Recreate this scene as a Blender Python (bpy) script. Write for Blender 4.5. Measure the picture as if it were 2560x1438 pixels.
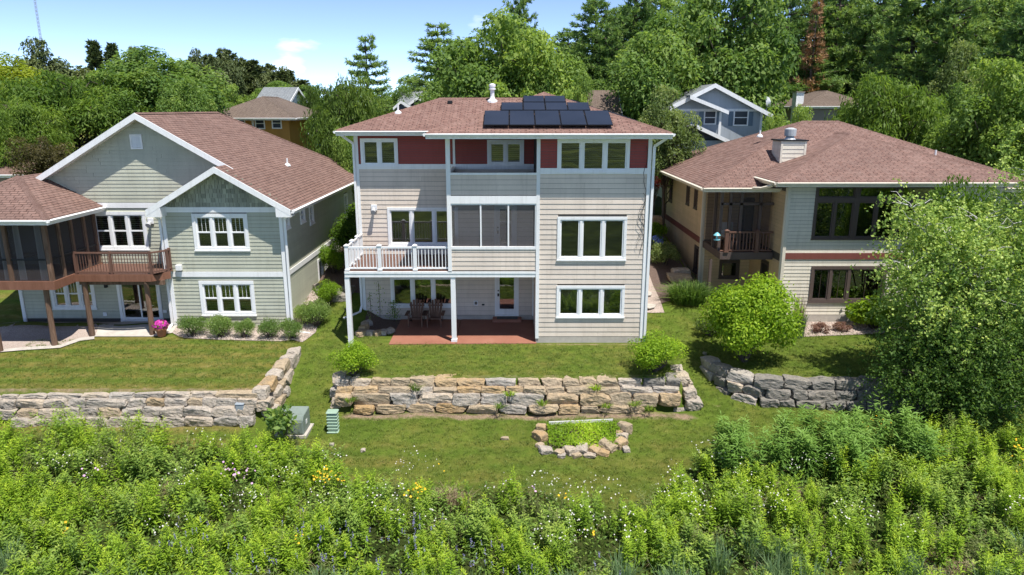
import bpy, bmesh, math, random
import numpy as np
from mathutils import Vector, Matrix, noise

for o in list(bpy.data.objects):
    bpy.data.objects.remove(o)
scene = bpy.context.scene
COL = scene.collection
R = math.radians

# ------------------------------------------------------------------ camera, sky, sun, exposure
CAM_H = 9.41
PITCH = R(14.14)
cam_data = bpy.data.cameras.new('camera')
cam_data.sensor_width = 36.0
cam_data.lens = 24.96
cam_data.clip_end = 3000
cam = bpy.data.objects.new('camera', cam_data)
cam.location = (0, 0, CAM_H)
cam.rotation_euler = (R(90) - PITCH, 0, 0)
COL.objects.link(cam)
scene.camera = cam

SUN_DIR = Vector((0.26, -0.31, 1.0)).normalized()          # towards the sun
SUN_EL = math.asin(SUN_DIR.z)
SUN_ROT = math.atan2(SUN_DIR.x, SUN_DIR.y)
world = bpy.data.worlds.new('World')
scene.world = world
world.use_nodes = True
wn = world.node_tree.nodes
wl = world.node_tree.links
wn.clear()
w_out = wn.new('ShaderNodeOutputWorld')
w_bg = wn.new('ShaderNodeBackground')
w_sky = wn.new('ShaderNodeTexSky')
w_sky.sky_type = 'NISHITA'
w_sky.sun_disc = False
w_sky.sun_elevation = SUN_EL
w_sky.sun_rotation = SUN_ROT
w_sky.air_density = 0.29
w_sky.dust_density = 0.0
w_sky.ozone_density = 2.2
w_bg.inputs['Strength'].default_value = 0.13
# thin fair-weather cloud over the whole sky
w_tc = wn.new('ShaderNodeTexCoord')
w_map = wn.new('ShaderNodeMapping')
w_map.inputs['Scale'].default_value = (3.0, 3.0, 9.0)
w_map.inputs['Location'].default_value = (0.35, 0.2, 0.1)
w_noise = wn.new('ShaderNodeTexNoise')
w_noise.inputs['Scale'].default_value = 1.3
w_noise.inputs['Detail'].default_value = 6
w_ramp = wn.new('ShaderNodeValToRGB')
w_ramp.color_ramp.elements[0].position = 0.60
w_ramp.color_ramp.elements[0].color = (0, 0, 0, 1)
w_ramp.color_ramp.elements[1].position = 0.74
w_ramp.color_ramp.elements[1].color = (0.85, 0.85, 0.85, 1)
w_mix = wn.new('ShaderNodeMix')
w_mix.data_type = 'RGBA'
w_mix.inputs['B'].default_value = (6.5, 6.9, 7.2, 1)
wl.new(w_tc.outputs['Generated'], w_map.inputs['Vector'])
wl.new(w_map.outputs['Vector'], w_noise.inputs['Vector'])
wl.new(w_noise.outputs['Fac'], w_ramp.inputs['Fac'])
wl.new(w_ramp.outputs['Color'], w_mix.inputs['Factor'])
wl.new(w_sky.outputs['Color'], w_mix.inputs['A'])
w_wb = wn.new('ShaderNodeMix')          # white balance of the whole sky
w_wb.data_type = 'RGBA'
w_wb.blend_type = 'MULTIPLY'
w_wb.inputs['Factor'].default_value = 1.0
w_wb.inputs['B'].default_value = (1.04, 0.95, 0.88, 1)
wl.new(w_mix.outputs['Result'], w_wb.inputs['A'])
wl.new(w_wb.outputs['Result'], w_bg.inputs['Color'])
wl.new(w_bg.outputs['Background'], w_out.inputs['Surface'])

sun_data = bpy.data.lights.new('sun', 'SUN')
sun_data.energy = 2.6
sun_data.angle = R(0.53)
sun_data.color = (1.0, 0.955, 0.89)
sun = bpy.data.objects.new('sun', sun_data)
sun.rotation_euler = SUN_DIR.to_track_quat('Z', 'Y').to_euler()
sun.location = (20, -20, 60)
COL.objects.link(sun)

scene.render.engine = 'CYCLES'
scene.cycles.max_bounces = 7
scene.cycles.diffuse_bounces = 4
scene.cycles.transparent_max_bounces = 10
scene.view_settings.view_transform = 'Standard'
scene.view_settings.look = 'None'
scene.view_settings.gamma = 1.0
scene.view_settings.exposure = 1.48

# ------------------------------------------------------------------ photo measurements -> metres
FPX = 1775.0
_s, _c = math.sin(PITCH), math.cos(PITCH)
def ray(px, py):
    v = (py - 719.0) / FPX
    return (px - 1280.0) / FPX, _c - v * _s, -_s - v * _c
def X(px, py, Y):
    a, b, c = ray(px, py); return a / b * Y
def Z(py, Y):
    a, b, c = ray(0, py); return CAM_H + c / b * Y
def G(px, py, z):
    a, b, c = ray(px, py); t = (z - CAM_H) / c
    return a * t, b * t

# ------------------------------------------------------------------ object helpers
ABS = {}
def tag(o, label, cat=None, group=None, kind=None):
    if label: o['label'] = label
    if cat: o['category'] = cat
    if group: o['group'] = group
    if kind: o['kind'] = kind
    return o
def thing(name, label, cat, loc=(0, 0, 0), rotz=0.0, group=None, absolute=True):
    o = bpy.data.objects.new(name, None)
    o.empty_display_size = 0.3
    o.location = loc
    o.rotation_euler = (0, 0, rotz)
    COL.objects.link(o)
    tag(o, label, cat, group)
    if absolute:
        ABS[o.name] = Vector(loc)
    return o
def link(o, parent=None):
    COL.objects.link(o)
    if parent is not None:
        o.parent = parent
        if parent.name in ABS:
            o.matrix_parent_inverse = Matrix.Translation(-ABS[parent.name])
    return o
class Fr:
    """wall frame: u runs along the wall, d is outward, z is up"""
    def __init__(s, o, ang=0.0):
        s.o = Vector(o); a = R(ang)
        s.U = Vector((math.cos(a), math.sin(a), 0)); s.N = Vector((math.sin(a), -math.cos(a), 0))
    def P(s, u, d, z):
        return s.o + s.U * u + s.N * d + Vector((0, 0, z))
class MB:
    def __init__(s):
        s.V = []; s.F = []; s.UV = {}
    def add(s, vs, fs):
        b = len(s.V); s.V += [tuple(v) for v in vs]; s.F += [tuple(i + b for i in f) for f in fs]
    def box(s, x0, x1, y0, y1, z0, z1, fr=None):
        if fr is None:
            c = [(x, y, z) for z in (z0, z1) for x, y in ((x0, y0), (x1, y0), (x1, y1), (x0, y1))]
        else:      # y0..y1 = outward distance
            c = [fr.P(x, d, z) for z in (z0, z1) for x, d in ((x0, y1), (x1, y1), (x1, y0), (x0, y0))]
        s.add(c, [(3, 2, 1, 0), (4, 5, 6, 7), (0, 1, 5, 4), (1, 2, 6, 5), (2, 3, 7, 6), (3, 0, 4, 7)])
        return s
    def bar(s, p, q, w, h, up=(0, 0, 1)):
        """square bar from p to q"""
        p = Vector(p); q = Vector(q); d = (q - p).normalized(); up = Vector(up)
        a = d.cross(up)
        if a.length < 1e-4: a = d.cross(Vector((0, 1, 0)))
        a.normalize(); b = a.cross(d).normalized()
        c = []
        for e in (p, q):
            c += [e - a * w / 2 - b * h / 2, e + a * w / 2 - b * h / 2, e + a * w / 2 + b * h / 2, e - a * w / 2 + b * h / 2]
        s.add(c, [(3, 2, 1, 0), (4, 5, 6, 7), (0, 1, 5, 4), (1, 2, 6, 5), (2, 3, 7, 6), (3, 0, 4, 7)])
        return s
    def prism(s, poly, off):
        n = len(poly); off = Vector(off)
        v = [Vector(p) for p in poly]; v += [p + off for p in v]
        f = [tuple(range(n)), tuple(range(2 * n - 1, n - 1, -1))]
        f += [(i, i + n, (i + 1) % n + n, (i + 1) % n) for i in range(n)]
        s.add(v, f); return s
    def tube(s, pts, rad, n=6, cap=True):
        pts = [Vector(p) for p in pts]
        if not hasattr(rad, '__len__'): rad = [rad] * len(pts)
        b = len(s.V); prev = None
        for i, p in enumerate(pts):
            d = (pts[min(i + 1, len(pts) - 1)] - pts[max(i - 1, 0)]).normalized()
            a = d.cross(Vector((0.3, 0.9, 0.1)) if abs(d.z) > 0.8 else Vector((0, 0, 1))).normalized()
            if prev is not None and a.dot(prev) < 0: a = -a
            prev = a; c = d.cross(a)
            for k in range(n):
                t = 2 * math.pi * k / n
                s.V.append(tuple(p + (a * math.cos(t) + c * math.sin(t)) * rad[i]))
        for i in range(len(pts) - 1):
            for k in range(n):
                s.F.append((b + i * n + k, b + i * n + (k + 1) % n, b + (i + 1) * n + (k + 1) % n, b + (i + 1) * n + k))
        if cap:
            s.F.append(tuple(b + k for k in range(n))[::-1])
            s.F.append(tuple(b + (len(pts) - 1) * n + k for k in range(n)))
        return s
    def lathe(s, c, prof, n=14):
        b = len(s.V)
        for r, z in prof:
            for k in range(n):
                t = 2 * math.pi * k / n
                s.V.append((c[0] + r * math.cos(t), c[1] + r * math.sin(t), c[2] + z))
        for i in range(len(prof) - 1):
            for k in range(n):
                s.F.append((b + i * n + k, b + i * n + (k + 1) % n, b + (i + 1) * n + (k + 1) % n, b + (i + 1) * n + k))
        s.F.append(tuple(b + k for k in range(n))[::-1]); s.F.append(tuple(b + (len(prof) - 1) * n + k for k in range(n)))
        return s
    def mesh(s, name, mat=None, smooth=False):
        m = bpy.data.meshes.new(name); m.from_pydata(s.V, [], s.F)
        if mat: m.materials.append(mat)
        if smooth: m.polygons.foreach_set('use_smooth', [True] * len(m.polygons))
        m.update(); return m
    def build(s, name, mat, parent=None, smooth=False, bevel=0.0, label=None, cat=None, group=None, kind=None):
        o = bpy.data.objects.new(name, s.mesh(name, mat, smooth)); link(o, parent)
        if bevel:
            b = o.modifiers.new('bevel', 'BEVEL'); b.width = bevel; b.segments = 1; b.limit_method = 'ANGLE'
        tag(o, label, cat, group, kind); return o
def box(name, mat, parent, a, b, c, d, e, f, fr=None, **k):
    return MB().box(a, b, c, d, e, f, fr).build(name, mat, parent, **k)

# ------------------------------------------------------------------ materials
class NT:
    def __init__(s, name, rough=0.7, spec=0.3):
        s.m = bpy.data.materials.new(name); s.m.use_nodes = True
        s.n = s.m.node_tree.nodes; s.l = s.m.node_tree.links
        s.b = s.n['Principled BSDF']; s.b.inputs['Roughness'].default_value = rough
        s.b.inputs['Specular IOR Level'].default_value = spec
        s._c = {}
    def node(s, t, **k):
        x = s.n.new(t)
        for a, v in k.items(): setattr(x, a, v)
        return x
    def coord(s, kind='Object'):
        if 'tc' not in s._c: s._c['tc'] = s.node('ShaderNodeTexCoord')
        return s._c['tc'].outputs[kind]
    def wpos(s):
        if 'geo' not in s._c: s._c['geo'] = s.node('ShaderNodeNewGeometry')
        return s._c['geo'].outputs['Position']
    def noise(s, scale, detail=4, rough=0.6, vec=None, stretch=None, dist=0.0):
        vec = vec or s.wpos()
        if stretch:
            mp = s.node('ShaderNodeMapping'); mp.inputs['Scale'].default_value = stretch
            s.l.new(vec, mp.inputs['Vector']); vec = mp.outputs['Vector']
        x = s.node('ShaderNodeTexNoise'); x.inputs['Scale'].default_value = scale
        x.inputs['Detail'].default_value = detail; x.inputs['Roughness'].default_value = rough
        x.inputs['Distortion'].default_value = dist
        s.l.new(vec, x.inputs['Vector']); return x.outputs['Fac']
    def ramp(s, fac, stops):
        x = s.node('ShaderNodeValToRGB'); e = x.color_ramp.elements
        while len(e) < len(stops): e.new(0.5)
        for i, (p, c) in enumerate(stops):
            e[i].position = p; e[i].color = c if len(c) == 4 else (*c, 1)
        s.l.new(fac, x.inputs['Fac']); return x.outputs['Color']
    def mix(s, fac, a, b, mode='MIX'):
        x = s.node('ShaderNodeMix', data_type='RGBA', blend_type=mode)
        for nm, v in (('Factor', fac), ('A', a), ('B', b)):
            if hasattr(v, 'is_output'): s.l.new(v, x.inputs[nm])
            elif nm == 'Factor': x.inputs[nm].default_value = v
            else: x.inputs[nm].default_value = v if len(v) == 4 else (*v, 1)
        return x.outputs['Result']
    def math(s, op, a, b=0.0, clamp=False):
        x = s.node('ShaderNodeMath', operation=op, use_clamp=clamp)
        for i, v in enumerate((a, b)):
            if hasattr(v, 'is_output'): s.l.new(v, x.inputs[i])
            else: x.inputs[i].default_value = v
        return x.outputs[0]
    def attr(s, name):
        x = s.node('ShaderNodeAttribute'); x.attribute_name = name; return x.outputs['Fac']
    def rnd(s):
        return s.node('ShaderNodeObjectInfo').outputs['Random']
    def col(s, c):
        if hasattr(c, 'is_output'): s.l.new(c, s.b.inputs['Base Color'])
        else: s.b.inputs['Base Color'].default_value = (*c, 1)
        return s
    def bump(s, h, strength=0.4, dist=0.02):
        x = s.node('ShaderNodeBump'); x.inputs['Strength'].default_value = strength; x.inputs['Distance'].default_value = dist
        s.l.new(h, x.inputs['Height']); s.l.new(x.outputs['Normal'], s.b.inputs['Normal']); return s

def paint(name, c, rough=0.55, var=0.10, objvar=0.10, spec=0.3):
    t = NT(name, rough, spec)
    n = t.noise(1.3, 5, 0.65, stretch=(1, 1, 0.5))
    d = tuple(max(0, x * (1 - var)) for x in c); l = tuple(min(1, x * (1 + var * 0.5)) for x in c)
    k = t.ramp(n, [(0.3, d), (0.7, l)])
    rv = t.ramp(t.rnd(), [(0, (1 - objvar,) * 3), (1, (1, 1, 1))])
    k = t.mix(1.0, k, rv, 'MULTIPLY')
    f = t.noise(38, 3, 0.6, stretch=(1, 1, 3))
    st = t.noise(2.2, 5, 0.7, stretch=(3, 3, 0.22)); k = t.mix(0.5, k, t.ramp(st, [(0.32, (0.80, 0.79, 0.77)), (0.5, (1, 1, 1))]), 'MULTIPLY')
    t.col(t.mix(0.10, k, t.ramp(f, [(0.35, (0.5, 0.5, 0.5)), (0.65, (1, 1, 1))]), 'MULTIPLY'))
    return t.m
M = {}
M['tan'] = paint('siding_tan', (0.735, 0.635, 0.535))
M['red'] = paint('siding_red', (0.33, 0.065, 0.05))
M['green'] = paint('siding_green', (0.50, 0.505, 0.40))
M['cream'] = paint('siding_cream', (0.78, 0.72, 0.60))
M['buff'] = paint('siding_buff', (0.66, 0.49, 0.30))
M['white'] = paint('trim_white', (0.86, 0.86, 0.85), 0.45, 0.05, 0.03)
M['vinyl'] = paint('vinyl_white', (0.82, 0.82, 0.82), 0.4, 0.04, 0.02)
M['lap_shade'] = paint('lap_shade_backing', (0.10, 0.09, 0.08))  # backing coloured dark to paint lap shade lines through the board gaps
M['brown_trim'] = paint('trim_brown', (0.115, 0.085, 0.075))
M['deck_brown'] = paint('deck_brown', (0.16, 0.085, 0.062), 0.6, 0.15, 0.12)
M['band_red'] = paint('band_red', (0.22, 0.075, 0.06))
M['ochre'] = paint('siding_ochre', (0.50, 0.26, 0.055))
M['bluegrey'] = paint('siding_bluegrey', (0.42, 0.46, 0.50))
M['shutter'] = paint('shutter_blue', (0.16, 0.22, 0.28))
M['greybrown'] = paint('siding_greybrown', (0.33, 0.28, 0.24))
M['pedestal'] = paint('pedestal_green', (0.33, 0.46, 0.35), 0.5)
M['transformer'] = paint('transformer_green', (0.21, 0.255, 0.225), 0.5)
M['greybox'] = paint('box_grey', (0.30, 0.34, 0.37), 0.5)
M['metal'] = paint('galvanised', (0.5, 0.52, 0.54), 0.4)
M['black'] = paint('black_plastic', (0.02, 0.02, 0.022), 0.5)
M['terracotta'] = paint('terracotta', (0.42, 0.17, 0.09), 0.8)
M['greenpipe'] = paint('green_pipe', (0.03, 0.11, 0.07), 0.5)
M['bluefeeder'] = paint('feeder_blue', (0.20, 0.55, 0.65), 0.4)
M['curtain'] = paint('curtain_white', (0.7, 0.7, 0.68), 0.9)
M['mast'] = paint('mast_grey', (0.35, 0.40, 0.48), 0.5)

def wood(name, a, b, scale=9):
    t = NT(name, 0.75, 0.2)
    n = t.noise(scale, 6, 0.7, stretch=(1, 1, 0.12), dist=1.2)
    k = t.ramp(n, [(0.3, a), (0.7, b)])
    rv = t.ramp(t.rnd(), [(0, (0.8,) * 3), (1, (1.1,) * 3)])
    t.col(t.mix(1, k, rv, 'MULTIPLY')); t.bump(n, 0.25, 0.01); return t.m
M['cedar'] = wood('cedar_post', (0.085, 0.05, 0.032), (0.23, 0.145, 0.10))
M['cedar_fascia'] = wood('cedar_fascia', (0.17, 0.075, 0.045), (0.27, 0.13, 0.085), 5)
M['chair'] = wood('chair_wood', (0.10, 0.055, 0.04), (0.21, 0.125, 0.085), 14)
M['bark'] = wood('bark', (0.045, 0.035, 0.028), (0.15, 0.12, 0.095), 6)
M['twig'] = wood('bark_red', (0.10, 0.055, 0.04), (0.2, 0.12, 0.08), 6)
t = NT('birch_bark', 0.7); n = t.noise(7, 5, 0.7, stretch=(1, 1, 2.5))
t.col(t.ramp(n, [(0.36, (0.06, 0.05, 0.045)), (0.46, (0.62, 0.6, 0.56)), (1, (0.75, 0.73, 0.69))])); M['birch'] = t.m

def shingle(name, a, b, c):
    t = NT(name, 0.9, 0.15)
    uv = t.node('ShaderNodeUVMap').outputs['UV']
    br = t.node('ShaderNodeTexBrick', offset=0.37, offset_frequency=2, squash=1.0)
    br.inputs['Scale'].default_value = 1.0
    br.inputs['Brick Width'].default_value = 0.33
    br.inputs['Row Height'].default_value = 0.155
    br.inputs['Mortar Size'].default_value = 0.022
    br.inputs['Mortar Smooth'].default_value = 0.3
    br.inputs['Bias'].default_value = 0.0
    br.inputs['Color1'].default_value = (*a, 1); br.inputs['Color2'].default_value = (*b, 1)
    br.inputs['Mortar'].default_value = (a[0] * .28, a[1] * .28, a[2] * .28, 1)
    t.l.new(uv, br.inputs['Vector'])
    n1 = t.noise(0.45, 6, 0.65)
    n2 = t.noise(5.0, 4, 0.8, stretch=(1, 0.35, 1))
    k = t.mix(t.ramp(n2, [(0.42, (0, 0, 0)), (0.70, (0.55,) * 3)]), br.outputs['Color'], c)
    k = t.mix(0.55, k, t.ramp(n1, [(0.3, (0.72,) * 3), (0.7, (1.12,) * 3)]), 'MULTIPLY')
    g = t.noise(120, 2, 0.5)
    k = t.mix(0.30, k, t.ramp(g, [(0.3, (0.55,) * 3), (0.7, (1.15,) * 3)]), 'MULTIPLY')
    t.col(k)
    # each course steps down to the next
    sep = t.node('ShaderNodeSeparateXYZ'); t.l.new(uv, sep.inputs[0])
    saw = t.math('FRACT', t.math('DIVIDE', sep.outputs['Y'], 0.155))
    h = t.math('SUBTRACT', t.math('MULTIPLY', br.outputs['Fac'], -0.4), saw)
    t.bump(h, 0.55, 0.02); return t.m
M['shingle_c'] = shingle('shingles_rose', (0.265, 0.155, 0.125), (0.19, 0.105, 0.088), (0.32, 0.215, 0.18))
M['shingle_l'] = shingle('shingles_brown', (0.235, 0.145, 0.118), (0.175, 0.108, 0.09), (0.28, 0.19, 0.16))
M['shingle_r'] = shingle('shingles_redbrown', (0.25, 0.15, 0.122), (0.18, 0.108, 0.09), (0.295, 0.205, 0.175))
M['shingle_far'] = shingle('shingles_taupe', (0.19, 0.145, 0.115), (0.155, 0.115, 0.095), (0.21, 0.17, 0.14))
M['shingle_grey'] = shingle('shingles_grey', (0.26, 0.28, 0.29), (0.21, 0.23, 0.245), (0.3, 0.32, 0.33))

t = NT('concrete', 0.85); n = t.noise(2.2, 8, 0.7)
t.col(t.ramp(n, [(0.3, (0.36, 0.33, 0.29)), (0.7, (0.52, 0.48, 0.42))])); t.bump(t.noise(40, 4), 0.2, 0.005); M['concrete'] = t.m
t = NT('patio_red', 0.7); n = t.noise(0.8, 7, 0.65)
t.col(t.ramp(n, [(0.3, (0.25, 0.10, 0.065)), (0.6, (0.31, 0.135, 0.09)), (0.78, (0.36, 0.19, 0.14))])); t.bump(t.noise(60, 3), 0.15, 0.004); M['patio'] = t.m
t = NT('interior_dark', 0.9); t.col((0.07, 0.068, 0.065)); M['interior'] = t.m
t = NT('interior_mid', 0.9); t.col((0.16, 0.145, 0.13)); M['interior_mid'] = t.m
t = NT('blind_slat', 0.7); t.col((0.42, 0.42, 0.40)); M['blind'] = t.m
t = NT('solar_cell', 0.32, 0.45); n = t.noise(0.7, 2)
t.col(t.ramp(n, [(0.3, (0.013, 0.018, 0.03)), (0.7, (0.02, 0.026, 0.042))])); M['solar'] = t.m
t = NT('solar_frame', 0.5); t.col((0.01, 0.01, 0.012)); M['solar_frame'] = t.m

def glass(name, tint, refl):
    t = NT(name); t.n.remove(t.b)
    out = t.n['Material Output']
    tr = t.node('ShaderNodeBsdfTransparent'); tr.inputs['Color'].default_value = (*tint, 1)
    gl = t.node('ShaderNodeBsdfGlossy'); gl.inputs['Roughness'].default_value = 0.012
    gl.inputs['Color'].default_value = (0.95, 0.97, 1, 1)
    fr = t.node('ShaderNodeFresnel'); fr.inputs['IOR'].default_value = 1.5
    f = t.math('ADD', fr.outputs['Fac'], refl, True)
    wob = t.noise(1.1, 1, 0.5); bp = t.node('ShaderNodeBump'); bp.inputs['Strength'].default_value = 0.05; bp.inputs['Distance'].default_value = 0.05
    t.l.new(wob, bp.inputs['Height']); t.l.new(bp.outputs['Normal'], gl.inputs['Normal'])
    mx = t.node('ShaderNodeMixShader'); t.l.new(f, mx.inputs['Fac']); t.l.new(tr.outputs[0], mx.inputs[1]); t.l.new(gl.outputs[0], mx.inputs[2])
    t.l.new(mx.outputs[0], out.inputs['Surface']); return t.m
M['glass'] = glass('window_glass', (0.7, 0.72, 0.71), 0.09)
def screen(name, c, open_):
    t = NT(name); t.n.remove(t.b); out = t.n['Material Output']
    tr = t.node('ShaderNodeBsdfTransparent'); df = t.node('ShaderNodeBsdfDiffuse'); df.inputs['Color'].default_value = (*c, 1)
    mx = t.node('ShaderNodeMixShader'); mx.inputs['Fac'].default_value = 1 - open_
    t.l.new(tr.outputs[0], mx.inputs[1]); t.l.new(df.outputs[0], mx.inputs[2]); t.l.new(mx.outputs[0], out.inputs['Surface']); return t.m
M['screen'] = screen('insect_screen', (0.16, 0.15, 0.15), 0.50)
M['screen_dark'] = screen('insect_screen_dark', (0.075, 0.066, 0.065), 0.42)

def stone(name, stops, stain):
    t = NT(name, 0.92, 0.15)
    oc = t.coord('Object')
    base = t.ramp(t.rnd(), stops)
    v = t.node('ShaderNodeVectorMath', operation='ADD')
    cb = t.node('ShaderNodeCombineXYZ'); rr = t.math('MULTIPLY', t.rnd(), 37.0)
    for i in range(3): t.l.new(rr, cb.inputs[i])
    t.l.new(t.wpos(), v.inputs[0]); t.l.new(cb.outputs[0], v.inputs[1]); vv = v.outputs[0]
    n1 = t.noise(2.6, 8, 0.72, vec=vv, dist=0.6)
    n2 = t.noise(9, 7, 0.8, vec=vv)
    vo = t.node('ShaderNodeTexVoronoi', feature='DISTANCE_TO_EDGE'); vo.inputs['Scale'].default_value = 5.0; t.l.new(vv, vo.inputs['Vector'])
    crack = t.ramp(vo.outputs['Distance'], [(0.0, (0.62,) * 3), (0.06, (1, 1, 1))])
    k = t.mix(t.ramp(n1, [(0.45, (0, 0, 0)), (0.68, (0.8,) * 3)]), base, stain)
    k = t.mix(0.75, k, t.ramp(n2, [(0.28, (0.45, 0.42, 0.40)), (0.55, (1, 1, 1)), (0.8, (1.15, 1.12, 1.08))]), 'MULTIPLY')
    k = t.mix(0.5, k, crack, 'MULTIPLY')
    t.col(k)
    h = t.math('ADD', t.math('MULTIPLY', n1, 0.5), t.math('MULTIPLY', n2, 0.8))
    t.bump(h, 1.0, 0.09); return t.m
M['stone_gold'] = stone('limestone_gold', [(0, (0.50, 0.37, 0.22)), (0.2, (0.47, 0.315, 0.15)), (0.45, (0.50, 0.40, 0.27)), (0.7, (0.43, 0.345, 0.24)), (0.85, (0.51, 0.355, 0.18)), (1, (0.53, 0.43, 0.31))], (0.35, 0.285, 0.205))
M['stone_grey'] = stone('limestone_grey', [(0, (0.52, 0.445, 0.355)), (0.35, (0.46, 0.42, 0.365)), (0.6, (0.56, 0.465, 0.35)), (1, (0.49, 0.44, 0.375))], (0.33, 0.305, 0.28))
M['stone_dark'] = stone('limestone_weathered', [(0, (0.32, 0.29, 0.245)), (0.5, (0.26, 0.245, 0.215)), (1, (0.36, 0.32, 0.265))], (0.17, 0.165, 0.15))
t = NT('pebble', 0.9); t.col(t.ramp(t.attr('rnd'), [(0, (0.30, 0.24, 0.20)), (0.5, (0.50, 0.42, 0.36)), (1, (0.62, 0.52, 0.46))])); M['pebble'] = t.m
t = NT('gravel', 0.95); n = t.noise(22, 5, 0.8); n2 = t.noise(1.2, 4)
t.col(t.mix(0.4, t.ramp(n, [(0.3, (0.20, 0.16, 0.14)), (0.5, (0.42, 0.34, 0.29)), (0.72, (0.60, 0.51, 0.45))]), t.ramp(n2, [(0.3, (0.6,) * 3), (0.7, (1.1,) * 3)]), 'MULTIPLY')); t.bump(n, 0.8, 0.04); M['gravel'] = t.m
t = NT('mulch', 0.95); n = t.noise(16, 6, 0.8, stretch=(1, 1.8, 1))
t.col(t.ramp(n, [(0.3, (0.05, 0.035, 0.028)), (0.55, (0.15, 0.105, 0.085)), (0.75, (0.27, 0.21, 0.17))])); t.bump(n, 0.9, 0.05); M['mulch'] = t.m

def leaf(name, dark, mid, light, trans=0.5, objvar=0.35, gloss=0.25):
    t = NT(name, 0.55, gloss)
    r = t.attr('rnd')
    k = t.ramp(r, [(0.0, dark), (0.5, mid), (1.0, light)])
    ov = t.ramp(t.rnd(), [(0, (1 - objvar, 1 - objvar * 0.8, 1 - objvar)), (1, (1 + objvar * 0.6, 1 + objvar * 0.4, 1))])
    k = t.mix(1, k, ov, 'MULTIPLY')
    t.col(k)
    out = t.n['Material Output']
    tl = t.node('ShaderNodeBsdfTranslucent')
    kk = t.mix(1, k, (1.15, 1.15, 0.7, 1), 'MULTIPLY'); t.l.new(kk, tl.inputs['Color'])
    mx = t.node('ShaderNodeMixShader'); mx.inputs['Fac'].default_value = trans
    t.l.new(t.b.outputs[0], mx.inputs[1]); t.l.new(tl.outputs[0], mx.inputs[2]); t.l.new(mx.outputs[0], out.inputs['Surface'])
    return t.m
M['l_maple'] = leaf('leaf_maple', (0.111, 0.195, 0.0503), (0.221, 0.344, 0.08), (0.422, 0.531, 0.126))
M['l_oak'] = leaf('leaf_oak', (0.0726, 0.147, 0.0469), (0.16, 0.273, 0.0702), (0.318, 0.428, 0.118))
M['l_willow'] = leaf('leaf_feathery', (0.06, 0.11, 0.025), (0.115, 0.195, 0.04), (0.21, 0.3, 0.06))
M['l_locust'] = leaf('leaf_locust', (0.0963, 0.17, 0.033), (0.179, 0.291, 0.0526), (0.33, 0.436, 0.075))
M['l_yellow'] = leaf('leaf_yellowgreen', (0.138, 0.196, 0.0207), (0.253, 0.333, 0.0345), (0.414, 0.483, 0.0575))
M['l_pine'] = leaf('needle_pine', (0.0884, 0.168, 0.0631), (0.205, 0.326, 0.11), (0.411, 0.531, 0.145), 0.35)
M['l_darkpine'] = leaf('needle_dark', (0.0546, 0.0838, 0.0359), (0.109, 0.146, 0.0575), (0.186, 0.215, 0.0754), 0.15)
M['l_dead'] = leaf('needle_dead', (0.182, 0.0924, 0.0504), (0.308, 0.178, 0.101), (0.41, 0.277, 0.173), 0.2)
M['l_grey'] = leaf('leaf_greygreen', (0.072, 0.12, 0.042), (0.156, 0.228, 0.078), (0.312, 0.372, 0.156))
M['l_brown'] = leaf('leaf_purple', (0.07, 0.06, 0.03), (0.13, 0.115, 0.05), (0.22, 0.18, 0.085))
M['l_birch'] = leaf('leaf_birch', (0.129, 0.227, 0.0606), (0.316, 0.455, 0.111), (0.647, 0.739, 0.221), 0.35)
M['l_shade'] = leaf('leaf_viburnum', (0.0581, 0.124, 0.0298), (0.124, 0.223, 0.0497), (0.232, 0.347, 0.0828))
M['l_arbor'] = leaf('leaf_arborvitae', (0.05, 0.11, 0.015), (0.1, 0.2, 0.025), (0.19, 0.3, 0.035))
M['l_bright'] = leaf('leaf_bright', (0.103, 0.195, 0.0168), (0.248, 0.408, 0.0294), (0.46, 0.613, 0.0554))
M['l_box'] = leaf('leaf_boxwood', (0.149, 0.238, 0.0594), (0.252, 0.371, 0.111), (0.401, 0.52, 0.193))
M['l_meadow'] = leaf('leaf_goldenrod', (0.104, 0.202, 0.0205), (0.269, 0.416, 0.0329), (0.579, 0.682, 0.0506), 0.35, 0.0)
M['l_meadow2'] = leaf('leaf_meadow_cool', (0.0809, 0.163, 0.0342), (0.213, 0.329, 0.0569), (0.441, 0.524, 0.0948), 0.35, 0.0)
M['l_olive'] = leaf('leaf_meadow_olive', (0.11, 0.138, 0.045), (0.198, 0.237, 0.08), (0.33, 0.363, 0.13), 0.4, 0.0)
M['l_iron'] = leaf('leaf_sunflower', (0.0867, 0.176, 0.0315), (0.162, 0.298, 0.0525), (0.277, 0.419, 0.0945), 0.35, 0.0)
M['l_sedge'] = leaf('leaf_sedge', (0.106, 0.19, 0.0983), (0.185, 0.291, 0.131), (0.291, 0.386, 0.145), 0.3, 0.0)
M['l_straw'] = leaf('stem_straw', (0.18, 0.13, 0.07), (0.3, 0.23, 0.14), (0.42, 0.34, 0.22), 0.2, 0.0)
M['l_lawn'] = leaf('blade_lawn', (0.0935, 0.151, 0.028), (0.154, 0.218, 0.04), (0.286, 0.302, 0.085), 0.3, 0.0)
M['l_redleaf'] = leaf('leaf_red', (0.16, 0.03, 0.03), (0.26, 0.05, 0.05), (0.36, 0.09, 0.08))
M['l_sedum'] = leaf('leaf_sedum', (0.17, 0.09, 0.09), (0.26, 0.15, 0.14), (0.33, 0.23, 0.19))
def petal(name, c, v=0.2):
    t = NT(name, 0.7); t.col(t.ramp(t.attr('rnd'), [(0, tuple(x * (1 - v) for x in c)), (1, c)])); return t.m
M['p_white'] = petal('petal_white', (0.60, 0.58, 0.52)); M['p_yellow'] = petal('petal_yellow', (0.72, 0.45, 0.02))
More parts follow.
